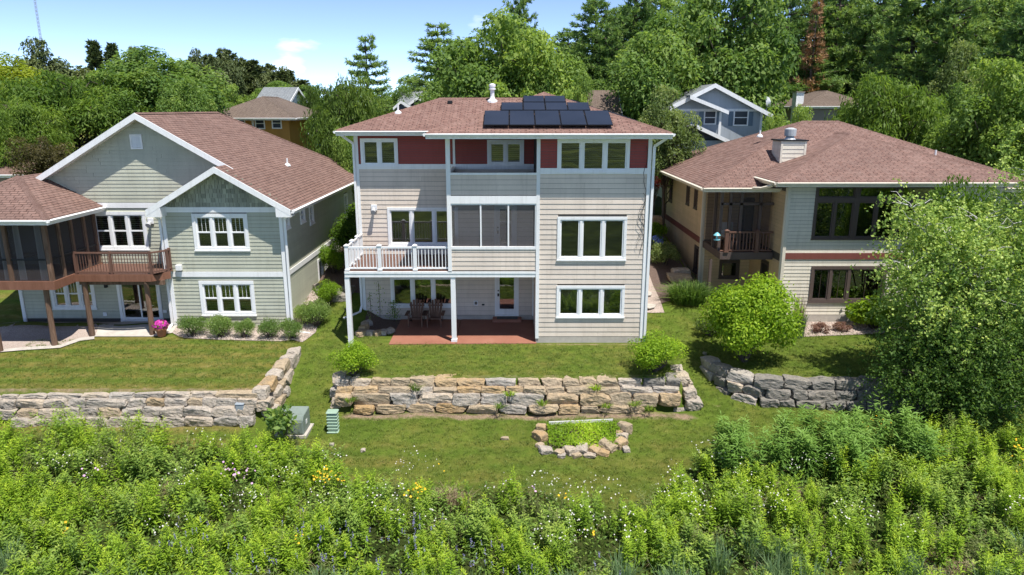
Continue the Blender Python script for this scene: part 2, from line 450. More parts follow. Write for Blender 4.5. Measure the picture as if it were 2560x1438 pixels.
M['p_blue'] = petal('petal_violet', (0.20, 0.19, 0.34), 0.4); M['p_pink'] = petal('petal_pink', (0.62, 0.38, 0.55)); M['p_magenta'] = petal('petal_magenta', (0.62, 0.05, 0.38), 0.4)
M['p_skyblue'] = petal('petal_blue', (0.18, 0.27, 0.68), 0.4)

# ------------------------------------------------------------------ terrain
PROF = np.array([(-400, -3.6), (0, -2.9), (13, -2.4), (18, -2.0), (21, -1.72), (23.4, -1.36), (25, -1.02), (26.5, -0.62), (28, -0.27),
                 (30, 0.24), (32, 0.68), (36, 1.35), (40, 2.0), (46, 2.9), (60, 3.2), (300, 3.6), (900, 3.6)])
def sst(a, b, v):
    t = np.clip((v - a) / (b - a), 0, 1); return t * t * (3 - 2 * t)
def lnoise(x, y):
    return 0.05 * np.sin(x * 0.9 + 1.3) * np.sin(y * 0.7) + 0.03 * np.sin(x * 2.3 + y * 1.7)
RW = [(7.75, 27.2), (7.95, 26.2), (8.45, 25.2), (9.3, 24.62), (11.0, 24.42), (14.5, 24.40), (20.0, 24.5)]   # line of the right wall
def right_edge(x):
    return np.interp(x, [p[0] for p in RW], [p[1] for p in RW])
def height(x, y):
    x = np.asarray(x, float); y = np.asarray(y, float)
    lo = np.interp(y, PROF[:, 0], PROF[:, 1]) + lnoise(x, y) * sst(10, 16, y) * (1 - sst(50, 60, y))
    # centre terrace
    w = sst(24.05, 24.42, y) * sst(-6.9, -5.7, x) * (1 - sst(6.1, 6.55, x)) * (1 - sst(28.0, 30.5, y) * sst(5.0, 5.6, x))
    w = w * (1 - sst(31.0, 33.0, y) * (1 - sst(-7.0, -6.5, x)))
    zt = np.interp(y, [24.2, 28, 60], [-0.14, 0.0, 0.0])
    h = lo * (1 - w) + zt * w
    # left terrace
    w = sst(23.15, 23.55, y) * (1 - sst(-9.2, -8.8, x)) * (1 - sst(29.5, 31.5, y) * sst(-9.9, -9.6, x))
    w = w * (1 - sst(30.0, 36.0, y) * (1 - sst(-23.5, -22.4, x)))
    zt = np.interp(y, [23.2, 28.3, 60], [-0.30, -0.02, -0.02])
    h = h * (1 - w) + np.maximum(zt, lo * (y < 30)) * w + 0
    # right terrace
    e = right_edge(x)
    w = sst(e - 0.15, e + 0.2, y) * sst(7.75, 7.95, x) * (1 - sst(27.0, 29.0, y) * (1 - sst(9.0, 10.5, x)))
    zt = np.interp(y, [24.4, 27, 31.7, 60], [-0.30, -0.24, -0.22, -0.22])
    h = h * (1 - w) + zt * w
    return h
def hz(x, y):
    return float(height(x, y))
EDGE_X = [-40, -15, -10, -8.6, -6.6, -5.6, -5.0, -3, 0, 1.5, 3.6, 5.0, 6.6, 9, 12, 16, 40]
EDGE_Y = [22.4, 22.3, 21.7, 21.5, 21.6, 20.6, 19.7, 19.5, 19.4, 19.0, 18.7, 19.8, 21.2, 21.8, 22.2, 22.6, 22.6]
def edge(x):
    return np.interp(x, EDGE_X, EDGE_Y)

fx = np.arange(-30, 30.01, 0.2); fy = np.arange(11, 48.01, 0.2)
gx = np.concatenate([[-900, -400, -200, -110, -70, -48, -38, -33], fx, [33, 38, 48, 70, 110, 200, 400, 900]])
gy = np.concatenate([[-400, -150, -60, -20, 0, 6, 9], fy, [50, 53, 57, 62, 70, 85, 110, 160, 260, 500, 1000]])
GX, GY = np.meshgrid(gx, gy)
GZ = height(GX, GY)
nx, ny = len(gx), len(gy)
gm = bpy.data.meshes.new('ground')
co = np.stack([GX, GY, GZ], -1).reshape(-1, 3)
ii = (np.arange(ny - 1)[:, None] * nx + np.arange(nx - 1)[None, :]).ravel()
quads = np.stack([ii, ii + 1, ii + 1 + nx, ii + nx], -1)
def np_mesh(m, co, quads, attrs=None, faceattrs=None, smooth=False):
    n = len(quads); k = quads.shape[1]
    m.vertices.add(len(co)); m.vertices.foreach_set('co', np.ascontiguousarray(co, dtype=np.float32).ravel())
    m.loops.add(n * k); m.loops.foreach_set('vertex_index', np.ascontiguousarray(quads, dtype=np.int32).ravel())
    m.polygons.add(n); m.polygons.foreach_set('loop_start', np.arange(n, dtype=np.int32) * k)
    if smooth: m.polygons.foreach_set('use_smooth', np.ones(n, dtype=bool))
    for nm, v in (attrs or {}).items():
        a = m.attributes.new(nm, 'FLOAT', 'POINT'); a.data.foreach_set('value', np.ascontiguousarray(v, dtype=np.float32).ravel())
    for nm, v in (faceattrs or {}).items():
        a = m.attributes.new(nm, 'FLOAT', 'FACE'); a.data.foreach_set('value', np.ascontiguousarray(v, dtype=np.float32).ravel())
    m.update(calc_edges=True); m.validate()
    return m
px_, py_ = co[:, 0], co[:, 1]
meadow = (1 - sst(edge(px_) - 0.5, edge(px_) + 0.4, py_))
d_c = np.exp(-((py_ - 23.62) / 0.28) ** 2) * sst(-6.6, -5.8, px_) * (1 - sst(6.3, 7.0, px_))
d_c = np.maximum(d_c, 0.9 * np.exp(-((py_ - 24.5) / 0.14) ** 2) * sst(-6.3, -5.8, px_) * (1 - sst(6.2, 6.5, px_)))
d_c = np.maximum(d_c, 0.8 * np.exp(-((py_ - 23.65) / 0.16) ** 2) * (px_ < -9))
d_c = np.maximum(d_c, 0.9 * np.exp(-((py_ - 27.75) / 0.12) ** 2) * (px_ > 1.0) * (px_ < 5.4))
d_c = np.maximum(d_c, 0.75 * np.exp(-((py_ - right_edge(px_) - .35) / 0.15) ** 2) * (px_ > 8.6))
dry = 0.75 * (px_ < -8.9) * (py_ > 23.2) + 0.22 * (np.abs(px_) < 6.4) * (py_ > 24) + 0.45 * np.exp(-((py_ - 20.7) / 1.1) ** 2) * (px_ < -3.5)
dry = dry + 0.9 * (px_ < -9.5) * (py_ < 23.3) + 0.25 * (np.abs(px_) < 8) * (py_ < 22)
np_mesh(gm, co, quads, {'meadow': meadow, 'dirt': d_c, 'dry': np.clip(dry, 0, 1)}, smooth=True)

t = NT('lawn_ground', 0.95, 0.1)
n_big = t.noise(0.55, 6, 0.7); n_mid = t.noise(2.4, 7, 0.75, stretch=(1, 1.6, 1)); n_fine = t.noise(26, 5, 0.85, stretch=(1.6, 0.7, 1))
lush = t.ramp(n_mid, [(0.25, (0.074, 0.120, 0.015)), (0.5, (0.108, 0.163, 0.022)), (0.75, (0.146, 0.196, 0.033))])
straw = t.ramp(n_mid, [(0.25, (0.130, 0.135, 0.024)), (0.5, (0.185, 0.172, 0.040)), (0.8, (0.32, 0.255, 0.11))])
dfac = t.math('ADD', t.math('MULTIPLY', t.attr('dry'), 0.62), t.math('SUBTRACT', t.math('MULTIPLY', n_big, 2.4), 1.08), True)
# mowing stripes across the left lawn
sp = t.node('ShaderNodeSeparateXYZ'); t.l.new(t.wpos(), sp.inputs[0])
wob = t.math('ADD', sp.outputs['Y'], t.math('MULTIPLY', n_big, 0.35))
stripe = t.math('SINE', t.math('MULTIPLY', wob, 6.6))
dfac = t.math('ADD', dfac, t.math('MULTIPLY', t.math('MULTIPLY', stripe, t.attr('dry')), 0.55), True)
k = t.mix(dfac, lush, straw)
mead = t.ramp(n_mid, [(0.3, (0.035, 0.055, 0.012)), (0.55, (0.07, 0.095, 0.022)), (0.75, (0.15, 0.14, 0.06))])
patch = t.ramp(t.noise(0.07, 6, 0.75), [(0.35, (0.25, 0.3, 0.3)), (0.5, (1, 1, 1)), (0.62, (2.2, 2.0, 1.6))])
mead = t.mix(1.0, mead, patch, 'MULTIPLY')
k = t.mix(t.attr('meadow'), k, mead)
soil = t.ramp(t.noise(9, 6, 0.75), [(0.3, (0.22, 0.15, 0.10)), (0.7, (0.42, 0.31, 0.225))])
dd = t.math('SUBTRACT', t.math('ADD', t.attr('dirt'), t.math('MULTIPLY', n_mid, 1.5)), 1.25, True)
k = t.mix(t.math('MULTIPLY', dd, 2.2, True), k, soil)
blot = t.ramp(t.noise(1.1, 5, 0.7, stretch=(1, 1.5, 1)), [(0.34, (0.62, 0.66, 0.6)), (0.5, (1, 1, 1)), (0.66, (1.32, 1.25, 1.2))])
k = t.mix(0.6, k, blot, 'MULTIPLY')
spots = t.ramp(t.noise(1.5, 7, 0.8), [(0.66, (0, 0, 0)), (0.73, (0.6,) * 3)])
k = t.mix(spots, k, (0.30, 0.24, 0.14))
k = t.mix(0.7, k, t.ramp(n_fine, [(0.28, (0.42, 0.45, 0.40)), (0.5, (0.95,) * 3), (0.75, (1.4, 1.35, 1.25))]), 'MULTIPLY')
t.col(k); t.bump(n_fine, 1.0, 0.06)
M['lawn'] = t.m
gm.materials.append(M['lawn'])
ground = bpy.data.objects.new('ground', gm); COL.objects.link(ground)
tag(ground, 'mown lawn terraces sloping down to a wild meadow', kind='structure')

def drape(name, poly, mat, lift=0.02, step=0.35, kind='structure', label=None, attrs=None, jag=0.0):
    """a thin sheet that follows the ground inside a polygon"""
    bm = bmesh.new()
    pts = []
    n = len(poly)
    for i in range(n):
        a, b = Vector(poly[i]), Vector(poly[(i + 1) % n]); k = max(1, int((b - a).length / 0.3))
        for j in range(k):
            p = a.lerp(b, j / k)
            if jag: p = p + Vector((random.uniform(-jag, jag), random.uniform(-jag, jag)))
            pts.append(p)
    f = bm.faces.new([bm.verts.new((p.x, p.y, 0)) for p in pts])
    bmesh.ops.triangulate(bm, faces=[f])
    xs = [p.x for p in pts]; ys = [p.y for p in pts]
    for ax, lo, hi in ((0, min(xs), max(xs)), (1, min(ys), max(ys))):
        v = lo + step
        while v < hi:
            no = (1, 0, 0) if ax == 0 else (0, 1, 0); c = (v, 0, 0) if ax == 0 else (0, v, 0)
            bmesh.ops.bisect_plane(bm, geom=bm.verts[:] + bm.edges[:] + bm.faces[:], plane_co=c, plane_no=no)
            v += step
    for v in bm.verts: v.co.z = hz(v.co.x, v.co.y) + lift
    m = bpy.data.meshes.new(name); bm.to_mesh(m); bm.free(); m.materials.append(mat)
    m.polygons.foreach_set('use_smooth', [True] * len(m.polygons))
    o = bpy.data.objects.new(name, m); COL.objects.link(o); tag(o, label, kind=kind); return o

# ------------------------------------------------------------------ stones
def stone_mesh(seed, flat=0.0):
    rng = random.Random(seed); n = 8; V = {}; F = []
    def key(p): return tuple(round(c, 4) for c in p)
    verts = []
    def vid(p):
        k = key(p)
        if k not in V: V[k] = len(verts); verts.append(Vector(p))
        return V[k]
    for ax in range(3):
        for sg in (-1, 1):
            for i in range(n):
                for j in range(n):
                    q = []
                    for a, b in ((i, j), (i + 1, j), (i + 1, j + 1), (i, j + 1)):
                        p = [0, 0, 0]; p[ax] = sg; p[(ax + 1) % 3] = -1 + 2 * a / n; p[(ax + 2) % 3] = -1 + 2 * b / n
                        q.append(vid(p))
                    F.append(tuple(q if sg > 0 else q[::-1]))
    off = Vector((rng.uniform(0, 50), rng.uniform(0, 50), rng.uniform(0, 50)))
    cuts = []
    for _ in range(16):          # chipped corners and edges
        d = Vector((rng.choice((-1, 1)) * rng.uniform(.15, 1), rng.choice((-1, 1)) * rng.uniform(.15, 1), rng.choice((-1, 1)) * rng.uniform(.15, 1))).normalized()
        reach = abs(d.x) + abs(d.y) + abs(d.z); cuts.append((d, reach * rng.uniform(.70, .90)))
    for ax in range(3):          # slightly skewed faces
        for sg in (-1, 1):
            d = Vector((rng.gauss(0, .10), rng.gauss(0, .10), rng.gauss(0, .10))); d[ax] = sg; cuts.append((d.normalized(), rng.uniform(.90, .99)))
    sk = [rng.uniform(-0.10, 0.10) for _ in range(4)]
    out = []
    for p in verts:
        q = Vector((p.x * (1 + sk[0] * p.z), p.y, p.z * (1 + sk[1] * p.x)))
        for d, c in cuts:
            e = q.dot(d) - c
            if e > 0: q = q - d * e
        q = q + Vector((noise.noise(q * 2.6 + off), noise.noise(q * 2.6 + off * 1.7), noise.noise(q * 2.6 - off))) * .10
        q = q + Vector((noise.noise(q * 6 + off), noise.noise(q * 6 + off * 1.7), noise.noise(q * 6 - off))) * .045
        out.append(q * 0.5)
    m = bpy.data.meshes.new('stone'); m.from_pydata([tuple(v) for v in out], [], F); m.update(); return m
STONES = {}
for key_, mat in (('gold', 'stone_gold'), ('grey', 'stone_grey'), ('dark', 'stone_dark')):
    L = []
    for i in range(12):
        m = stone_mesh(11 * i + 5 + len(key_) * 100 + ord(key_[1])); m.materials.append(M[mat]); L.append(m)
    STONES[key_] = L
rs = random.Random(4)
def put_stone(kind, parent, c, size, rotz=0.0, tilt=(0, 0), name='stone'):
    o = bpy.data.objects.new(name, rs.choice(STONES[kind]))
    o.location = c; o.scale = size
    o.rotation_euler = (tilt[0] + rs.choice((0, math.pi)), tilt[1], rotz + rs.choice((0, math.pi)))
    return link(o, parent)

# centre retaining wall, courses read off the photograph (edges along the course)
def zx(v): return 820 + v / 2.723
def zy(v): return 860 + v / 2.725
cw = thing('retaining_wall', 'golden limestone boulder retaining wall below the tan house lawn', 'retaining wall', (0, 24.0, -1.3))
rows = [(225, 302, [48, 145, 292, 425, 558, 730, 883, 1062, 1283, 1452, 1600, 1712, 1832, 1975, 2145, 2305, 2400], 24.22),
        (300, 350, [48, 165, 335, 560, 715, 880, 1040, 1205, 1330, 1483, 1615, 1838, 1995, 2210, 2400], 24.02),
        (346, 424, [48, 160, 420, 612, 850, 1040, 1222, 1477, 1715, 1920, 2075, 2255, 2405], 23.86),
        (420, 478, [170, 315, 527, 725, 945, 1160, 1360, 1570, 1720, 1850, 2060, 2160], 23.74)]
for r, (ya, yb, ed, Yf) in enumerate(rows):
    z1, z0 = Z(zy(ya + (18 if r == 0 else 0)), Yf), Z(zy(yb), Yf)
    for a, b in zip(ed[:-1], ed[1:]):
        xa, xb = X(zx(a), zy(ya), Yf), X(zx(b), zy(ya), Yf)
        w = xb - xa; dep = rs.uniform(0.55, 0.75); hh = (z1 - z0) * rs.uniform(0.98, 1.14)
        if r == 3: hh *= rs.uniform(0.75, 1.1)
        put_stone('dark' if (r < 1 and b > 2200 and rs.random() < .5) else 'grey' if (r < 2 and b > 2100) or (b <= 292 and r < 1) else ('grey' if (r == 2 and a in (420, 612, 1222)) or rs.random() < 0.08 else 'gold'), cw,
                  ((xa + xb) / 2, Yf + dep / 2 - 0.06 + rs.uniform(-.05, .05), (z0 + z1) / 2), (w * 1.02, dep, hh * 1.04), rs.uniform(-.04, .04), (rs.uniform(-.08, .08), rs.uniform(-.05, .05)))
# return at both ends
for (x, y, z, w, d, h) in ((6.25, 24.75, -0.32, .6, .7, .42), (6.5, 24.45, -0.72, .5, .75, .4), (6.62, 24.3, -1.1, .62, .7, .5), (6.22, 25.35, -0.22, .5, .6, .34), (6.05, 24.2, -1.3, .5, .5, .3), (6.45, 25.0, -0.65, .55, .6, .4),
                           (-6.4, 24.75, -0.3, .5, .75, .4), (-6.45, 24.6, -0.7, .5, .8, .4), (-6.35, 24.4, -1.05, .55, .7, .42)):
    put_stone('grey', cw, (x, y, z), (w, d, h), rs.uniform(-.3, .3))

# left retaining wall
lw = thing('retaining_wall', 'long pale grey limestone block retaining wall below the green house lawn', 'retaining wall', (-14, 23.2, -1.4))
def lx(v): return v / 2.844
def ly(v): return 640 + v / 2.844
rowsL = [(975, 1022, [-260, -130, 0, 125, 335, 565, 770, 960, 1165, 1345, 1545, 1825], 23.42, (-14, 12)),
         (1018, 1083, [-240, -110, 0, 110, 310, 480, 610, 905, 1035, 1165, 1330, 1440, 1545, 1685, 1835], 23.27, (8, -6)),
         (1080, 1152, [-200, -60, 110, 265, 450, 560, 690, 860, 1010, 1150, 1300, 1505, 1685, 1800], 23.13, (14, -8)),
         (1150, 1218, [60, 210, 370, 465, 590, 760, 900, 1140, 1310, 1510, 1690, 1800], 23.0, (10, -5))]
for r, (ya, yb, ed, Yf, sl) in enumerate(rowsL):
    for a, b in zip(ed[:-1], ed[1:]):
        t_ = ((a + b) / 2 / 1800)
        dy = sl[0] + (sl[1] - sl[0]) * t_ if r else 14 - 22 * t_
        z1, z0 = Z(ly(ya + dy), Yf), Z(ly(yb + dy * .6), Yf)
        xa, xb = X(lx(a), ly(ya), Yf), X(lx(b), ly(ya), Yf)
        dep = rs.uniform(0.5, 0.65)
        put_stone('grey' if rs.random() < 0.85 else 'gold', lw, ((xa + xb) / 2, Yf + dep / 2 - .08 + rs.uniform(-.04, .04), (z0 + z1) / 2), ((xb - xa) * 1.02, dep, (z1 - z0) * 1.10), rs.uniform(-.03, .03), (rs.uniform(-.06, .06), rs.uniform(-.05, .05)))
yy = 23.35
k = 0
while yy < 27.6:               # the wall turns uphill and fades into the slope
    L_ = rs.uniform(0.55, 0.95); yc = yy + L_ / 2
    top = float(np.interp(yc, [23.2, 27.6], [-0.24, -0.05])); low = hz(-8.35, yc) - 0.05
    xo = -8.95 + 0.10 * (yc - 23.3) / 4 + rs.uniform(-.05, .05)
    nrow = max(1, int(round((top - low) / 0.36)))
    hrow = max(0.24, (top - low) / nrow)
    for j in range(nrow):
        put_stone('grey' if rs.random() < .75 else 'gold', lw, (xo + 0.13 * (nrow - 1 - (nrow - 1 - j)) * -1 + 0.13 * (nrow - 1), yc + rs.uniform(-.15, .15) * (j < nrow - 1), low + hrow * (j + .5)),
                  (0.55, L_ * 1.05, hrow * 1.15), rs.uniform(-.06, .06), (rs.uniform(-.05, .08), 0))
    yy += L_; k += 1

# right retaining wall
rw = thing('retaining_wall', 'curved dark weathered boulder retaining wall below the cream house lawn', 'retaining wall', (11, 24.4, -1.3))
def along(path, s):
    for a, b in zip(path[:-1], path[1:]):
        a, b = Vector(a), Vector(b); l = (b - a).length
        if s <= l: return a.lerp(b, s / l), (b - a) / l
        s -= l
    return Vector(path[-1]), (Vector(path[-1]) - Vector(path[-2])).normalized()
path = [(7.72, 26.9), (7.95, 26.1), (8.45, 25.15), (9.3, 24.55), (11.0, 24.36), (14.5, 24.34), (18.0, 24.4)]
tot = sum((Vector(b) - Vector(a)).length for a, b in zip(path[:-1], path[1:]))
for r, (zt, zb) in enumerate(((-0.18, -0.55), (-0.53, -0.92), (-0.90, -1.30), (-1.28, -1.55))):
    s = 0.15 * r
    while s < tot:
        L_ = rs.uniform(0.55, 1.05); p, d = along(path, s + L_ / 2)
        nrm = Vector((d.y, -d.x)); nrm = nrm if nrm.y < 0 or nrm.x < 0 else -nrm
        c = p + nrm * (0.10 * r - 0.05)
        if zt > hz(c.x + nrm.x * .4, c.y + nrm.y * .4) - .02:
            put_stone('dark' if s > 2.0 or rs.random() < .5 else 'grey', rw, (c.x, c.y, (zt + zb) / 2), (L_ * 1.05, .6, (zt - zb) * 1.1), math.atan2(d.y, d.x), (rs.uniform(-.06, .06), rs.uniform(-.05, .05)))
        s += L_

# ------------------------------------------------------------------ house building kit
def roof(polys, mat, parent, thick=0.07, name='roof'):
    V = []; F = []; UVs = []
    for poly in polys:
        P_ = [Vector(p) for p in poly]; n = Vector((0, 0, 0))
        for i in range(len(P_)):
            a, b = P_[i], P_[(i + 1) % len(P_)]
            n += Vector(((a.y - b.y) * (a.z + b.z), (a.z - b.z) * (a.x + b.x), (a.x - b.x) * (a.y + b.y)))
        n.normalize()
        if n.z < 0: n = -n; P_ = P_[::-1]
        e = Vector((0, 0, 1)).cross(n)
        e = e.normalized() if e.length > 1e-5 else Vector((1, 0, 0))
        v = n.cross(e)
        b0 = len(V); k = len(P_)
        V += P_ + [p - Vector((0, 0, thick)) for p in P_]
        fs = [tuple(range(b0, b0 + k)), tuple(range(b0 + 2 * k - 1, b0 + k - 1, -1))] + [(b0 + i, b0 + i + k, b0 + (i + 1) % k + k, b0 + (i + 1) % k) for i in range(k)]
        for f in fs:
            F.append(f); UVs += [(V[i].dot(e), V[i].dot(v)) for i in f]
    m = bpy.data.meshes.new(name); m.from_pydata([tuple(v) for v in V], [], F); m.materials.append(mat)
    u = m.uv_layers.new(name='UVMap'); u.data.foreach_set('uv', np.array(UVs, dtype=np.float32).ravel())
    m.update(); o = bpy.data.objects.new(name, m); link(o, parent); return o
def cap(p, q, mat, parent, w=0.26):
    p, q = Vector(p), Vector(q); n_ = max(2, int((q - p).length / 0.25)); mb = MB()
    h = (q - p).cross(Vector((0, 0, 1))).normalized() * (w / 2)
    for i in range(n_):
        a, b = p.lerp(q, i / n_), p.lerp(q, (i + 1) / n_); za, zb = Vector((0, 0, .03)), Vector((0, 0, .045)); lo = Vector((0, 0, -.045))
        mb.add([a - h + lo, a + za, a + h + lo, b - h + lo + (zb - za), b + zb, b + h + lo + (zb - za)], [(0, 1, 4, 3), (1, 2, 5, 4), (3, 4, 5), (0, 2, 1)])
    o = mb.build('ridge_cap', mat, parent)
    uv = o.data.uv_layers.new(name='UVMap'); return o
def gutter(pts, parent, mat, h=0.13, w=0.12):
    """closed-back gutter along eave edge; pts at shingle edge"""
    mb = MB()
    for p, q in zip(pts[:-1], pts[1:]):
        p, q = Vector(p), Vector(q); d = (q - p).normalized(); o = d.cross(Vector((0, 0, 1)))      # outward on the right of travel
        prof = [(0.0, -0.02), (w, -0.03), (w + .015, -0.045), (w * .75, -h), (0.0, -h), (0.0, -h - 0.09), (-0.03, -h - 0.09), (-0.03, -0.06)]
        a = [p - d * 0.02 + o * x + Vector((0, 0, z)) for x, z in prof]; b = [q + d * 0.02 + o * x + Vector((0, 0, z)) for x, z in prof]
        k = len(prof)
        mb.add(a + b, [(i, (i + 1) % k, (i + 1) % k + k, i + k) for i in range(k)] + [tuple(range(k))[::-1], tuple(range(k, 2 * k))])
    return mb.build('gutter', mat, parent)
def hip_roof(parent, mat, x0, x1, y0, y1, ze, s, gut=None, soffit=None, caps=True, ridge_axis=None):
    wx, wy = x1 - x0, y1 - y0
    ax = ridge_axis or ('x' if wx >= wy else 'y')
    if ax == 'x':
        h = wy / 2; ym = (y0 + y1) / 2; zr = ze + s * h; A = (x0 + h, ym, zr); B = (x1 - h, ym, zr)
        polys = [[(x0, y0, ze), (x1, y0, ze), B, A], [(x1, y1, ze), (x0, y1, ze), A, B], [(x0, y1, ze), (x0, y0, ze), A], [(x1, y0, ze), (x1, y1, ze), B]]
        hips = [((x0, y0, ze), A), ((x0, y1, ze), A), ((x1, y0, ze), B), ((x1, y1, ze), B)]
    else:
        h = wx / 2; xm = (x0 + x1) / 2; zr = ze + s * h; A = (xm, y0 + h, zr); B = (xm, y1 - h, zr)
        polys = [[(x0, y0, ze), (x1, y0, ze), A], [(x1, y1, ze), (x0, y1, ze), B], [(x0, y1, ze), (x0, y0, ze), A, B], [(x1, y0, ze), (x1, y1, ze), B, A]]
        hips = [((x0, y0, ze), A), ((x1, y0, ze), A), ((x0, y1, ze), B), ((x1, y1, ze), B)]
    r = roof(polys, mat, parent)
    if caps:
        for a, b in hips + ([(A, B)] if (Vector(A) - Vector(B)).length > .3 else []): cap(a, b, mat, r)
    if gut: gutter([(x0, y1, ze), (x0, y0, ze), (x1, y0, ze), (x1, y1, ze), (x0, y1, ze)], parent, gut)
    if soffit:
        box('soffit', soffit, parent, x0 + .02, x1 - .02, y0 + .02, y1 - .02, ze - .21, ze - .17)
    return r, A, B
def panel(parent, fr, u0, u1, z0, z1, holes, mat, d=-0.005, name='wall'):
    us = sorted({u0, u1, *[min(max(h[i], u0), u1) for h in holes for i in (0, 1)]}); zs = sorted({z0, z1, *[min(max(h[i], z0), z1) for h in holes for i in (2, 3)]})
    mb = MB()
    for a, b in zip(us[:-1], us[1:]):
        for c, e in zip(zs[:-1], zs[1:]):
            cu, cz = (a + b) / 2, (c + e) / 2
            if b - a < 1e-4 or e - c < 1e-4 or any(h[0] < cu < h[1] and h[2] < cz < h[3] for h in holes): continue
            mb.add([fr.P(a, d, c), fr.P(b, d, c), fr.P(b, d, e), fr.P(a, d, e)], [(0, 1, 2, 3)])
    return mb.build(name, M['lap_shade'], parent)
JR = random.Random(12)
def lap(parent, fr, u0, u1, z0, z1, ex, mat, cuts=(), gable=None, name='siding_board', proud=0.028):
    """clapboards, each its own object; cuts = openings (u0,u1,z0,z1,trim)"""
    k = 0; z = z0
    while z < z1 - 0.03:
        zt = min(z + ex, z1)
        segs = [(u0, u1)]
        for c in cuts:
            tr = c[4] if len(c) > 4 else 0.1
            if zt > c[2] + tr * .85 and z < c[3] - tr * .85:
                ns = []
                for a, b in segs:
                    if c[1] <= a or c[0] >= b: ns.append((a, b)); continue
                    if c[0] + .02 > a: ns.append((a, c[0] + .02))
                    if c[1] - .02 < b: ns.append((c[1] - .02, b))
                segs = ns
        ns = []
        for a, b in segs:
            while b - a > 4.2:
                c_ = a + JR.uniform(1.4, 3.6); ns.append((a, c_ - .004)); a = c_
            ns.append((a, b))
        for a, b in ns:
            ab, bb, at_, bt = a, b, a, b
            if gable:
                l0, r0 = gable(z); l1, r1 = gable(zt)
                ab, bb, at_, bt = max(a, l0), min(b, r0), max(a, l1), min(b, r1)
                if bt <= at_: at_ = bt = (max(ab, min(bb, (at_ + bt) / 2)))
            if bb - ab < 0.04: continue
            p1, p0 = proud, proud * 0.45
            lo = z + 0.013  # gap bares the dark backing, standing in for shade under the lap
            v = [fr.P(ab, 0, lo), fr.P(bb, 0, lo), fr.P(bb, p1, lo), fr.P(ab, p1, lo), fr.P(at_, 0, zt), fr.P(bt, 0, zt), fr.P(bt, p0, zt), fr.P(at_, p0, zt)]
            mb = MB(); mb.add(v, [(0, 1, 2, 3), (7, 6, 5, 4), (3, 2, 6, 7), (0, 3, 7, 4), (2, 1, 5, 6), (1, 0, 4, 5)])
            mb.build(name, mat, parent)
        z = zt; k += 1
def window(parent, fr, u0, u1, z0, z1, n, trim=0.11, casing='white', sash=None, blind=False, hung=False, muntin=0, split=None, interior='interior', glass_='glass', mull=0.10, sill=True, depth=0.6, label=None):
    sash = sash or casing
    w = MB()
    w.box(u0, u1, -.03, .062, z1 - trim, z1, fr); w.box(u0, u1, -.03, .062, z0, z0 + trim * .85, fr)
    w.box(u0, u0 + trim, -.03, .060, z0 + trim * .85, z1 - trim, fr); w.box(u1 - trim, u1, -.03, .052, z0 + trim * .85, z1 - trim, fr)
    if sill: w.box(u0 - .02, u1 + .02, .0, .085, z0 - .03, z0 + .02, fr)
    a, b = u0 + trim, u1 - trim; zz0, zz1 = z0 + trim * .85, z1 - trim
    split = split or [1] * n; tot = sum(split); avail = (b - a) - mull * (n - 1); u = a; units = []
    for i in range(n):
        wd = avail * split[i] / tot; units.append((u, u + wd)); u += wd
        if i < n - 1: w.box(u, u + mull, -.03, .045, zz0, zz1, fr); u += mull
    wo = w.build('window', M[casing], parent, label=label)
    sw = 0.055
    for (p, q) in units:
        s = MB()
        s.box(p, q, -.055, .018, zz1 - sw, zz1, fr); s.box(p, q, -.055, .018, zz0, zz0 + sw, fr)
        s.box(p, p + sw, -.055, .016, zz0 + sw, zz1 - sw, fr); s.box(q - sw, q, -.055, .016, zz0 + sw, zz1 - sw, fr)
        zm = (zz0 + zz1) / 2
        if hung: s.box(p + sw, q - sw, -.055, .012, zm - .03, zm + .03, fr)
        for j in range(muntin):
            um = p + sw + (q - p - 2 * sw) * (j + 1) / (muntin + 1); s.box(um - .006, um + .006, -.032, -.02, zm if hung else zz0 + sw, zz1 - sw, fr)
        s.build('sash', M[sash], wo)
        for (c, e) in (((zz0 + sw, zm - .03), (zm + .03, zz1 - sw)) if hung else ((zz0 + sw, zz1 - sw),)):
            g = MB(); g.box(p + sw - .005, q - sw + .005, -.040, -.034, c - .005, e + .005, fr); g.build('pane', M[glass_], wo)
        if blind:
            bl = MB(); z = zz0 + sw + .02
            while z < zz1 - sw - .02:
                bl.add([fr.P(p + .03, -.14, z), fr.P(q - .03, -.14, z), fr.P(q - .03, -.10, z + .034), fr.P(p + .03, -.10, z + .034)], [(0, 1, 2, 3)]); z += 0.085
            bl.build('blind', M['blind'], wo)
    # the room behind
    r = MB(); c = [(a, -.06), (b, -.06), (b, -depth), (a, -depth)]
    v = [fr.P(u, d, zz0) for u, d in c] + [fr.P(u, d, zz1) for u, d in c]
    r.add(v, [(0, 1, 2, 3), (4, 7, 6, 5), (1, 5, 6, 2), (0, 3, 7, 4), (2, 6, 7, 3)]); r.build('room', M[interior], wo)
    return (u0, u1, z0, z1, trim)
def hole(c): return (c[0] + c[4] * .5, c[1] - c[4] * .5, c[2] + c[4] * .5, c[3] - c[4] * .5)
def downspout(parent, pts, mat, r=0.045, name='downspout'):
    mb = MB()
    for a, b in zip(pts[:-1], pts[1:]): mb.bar(a, b, r * 2, r * 1.7, up=(0.01, 1, 0.02))
    return mb.build(name, mat, parent)
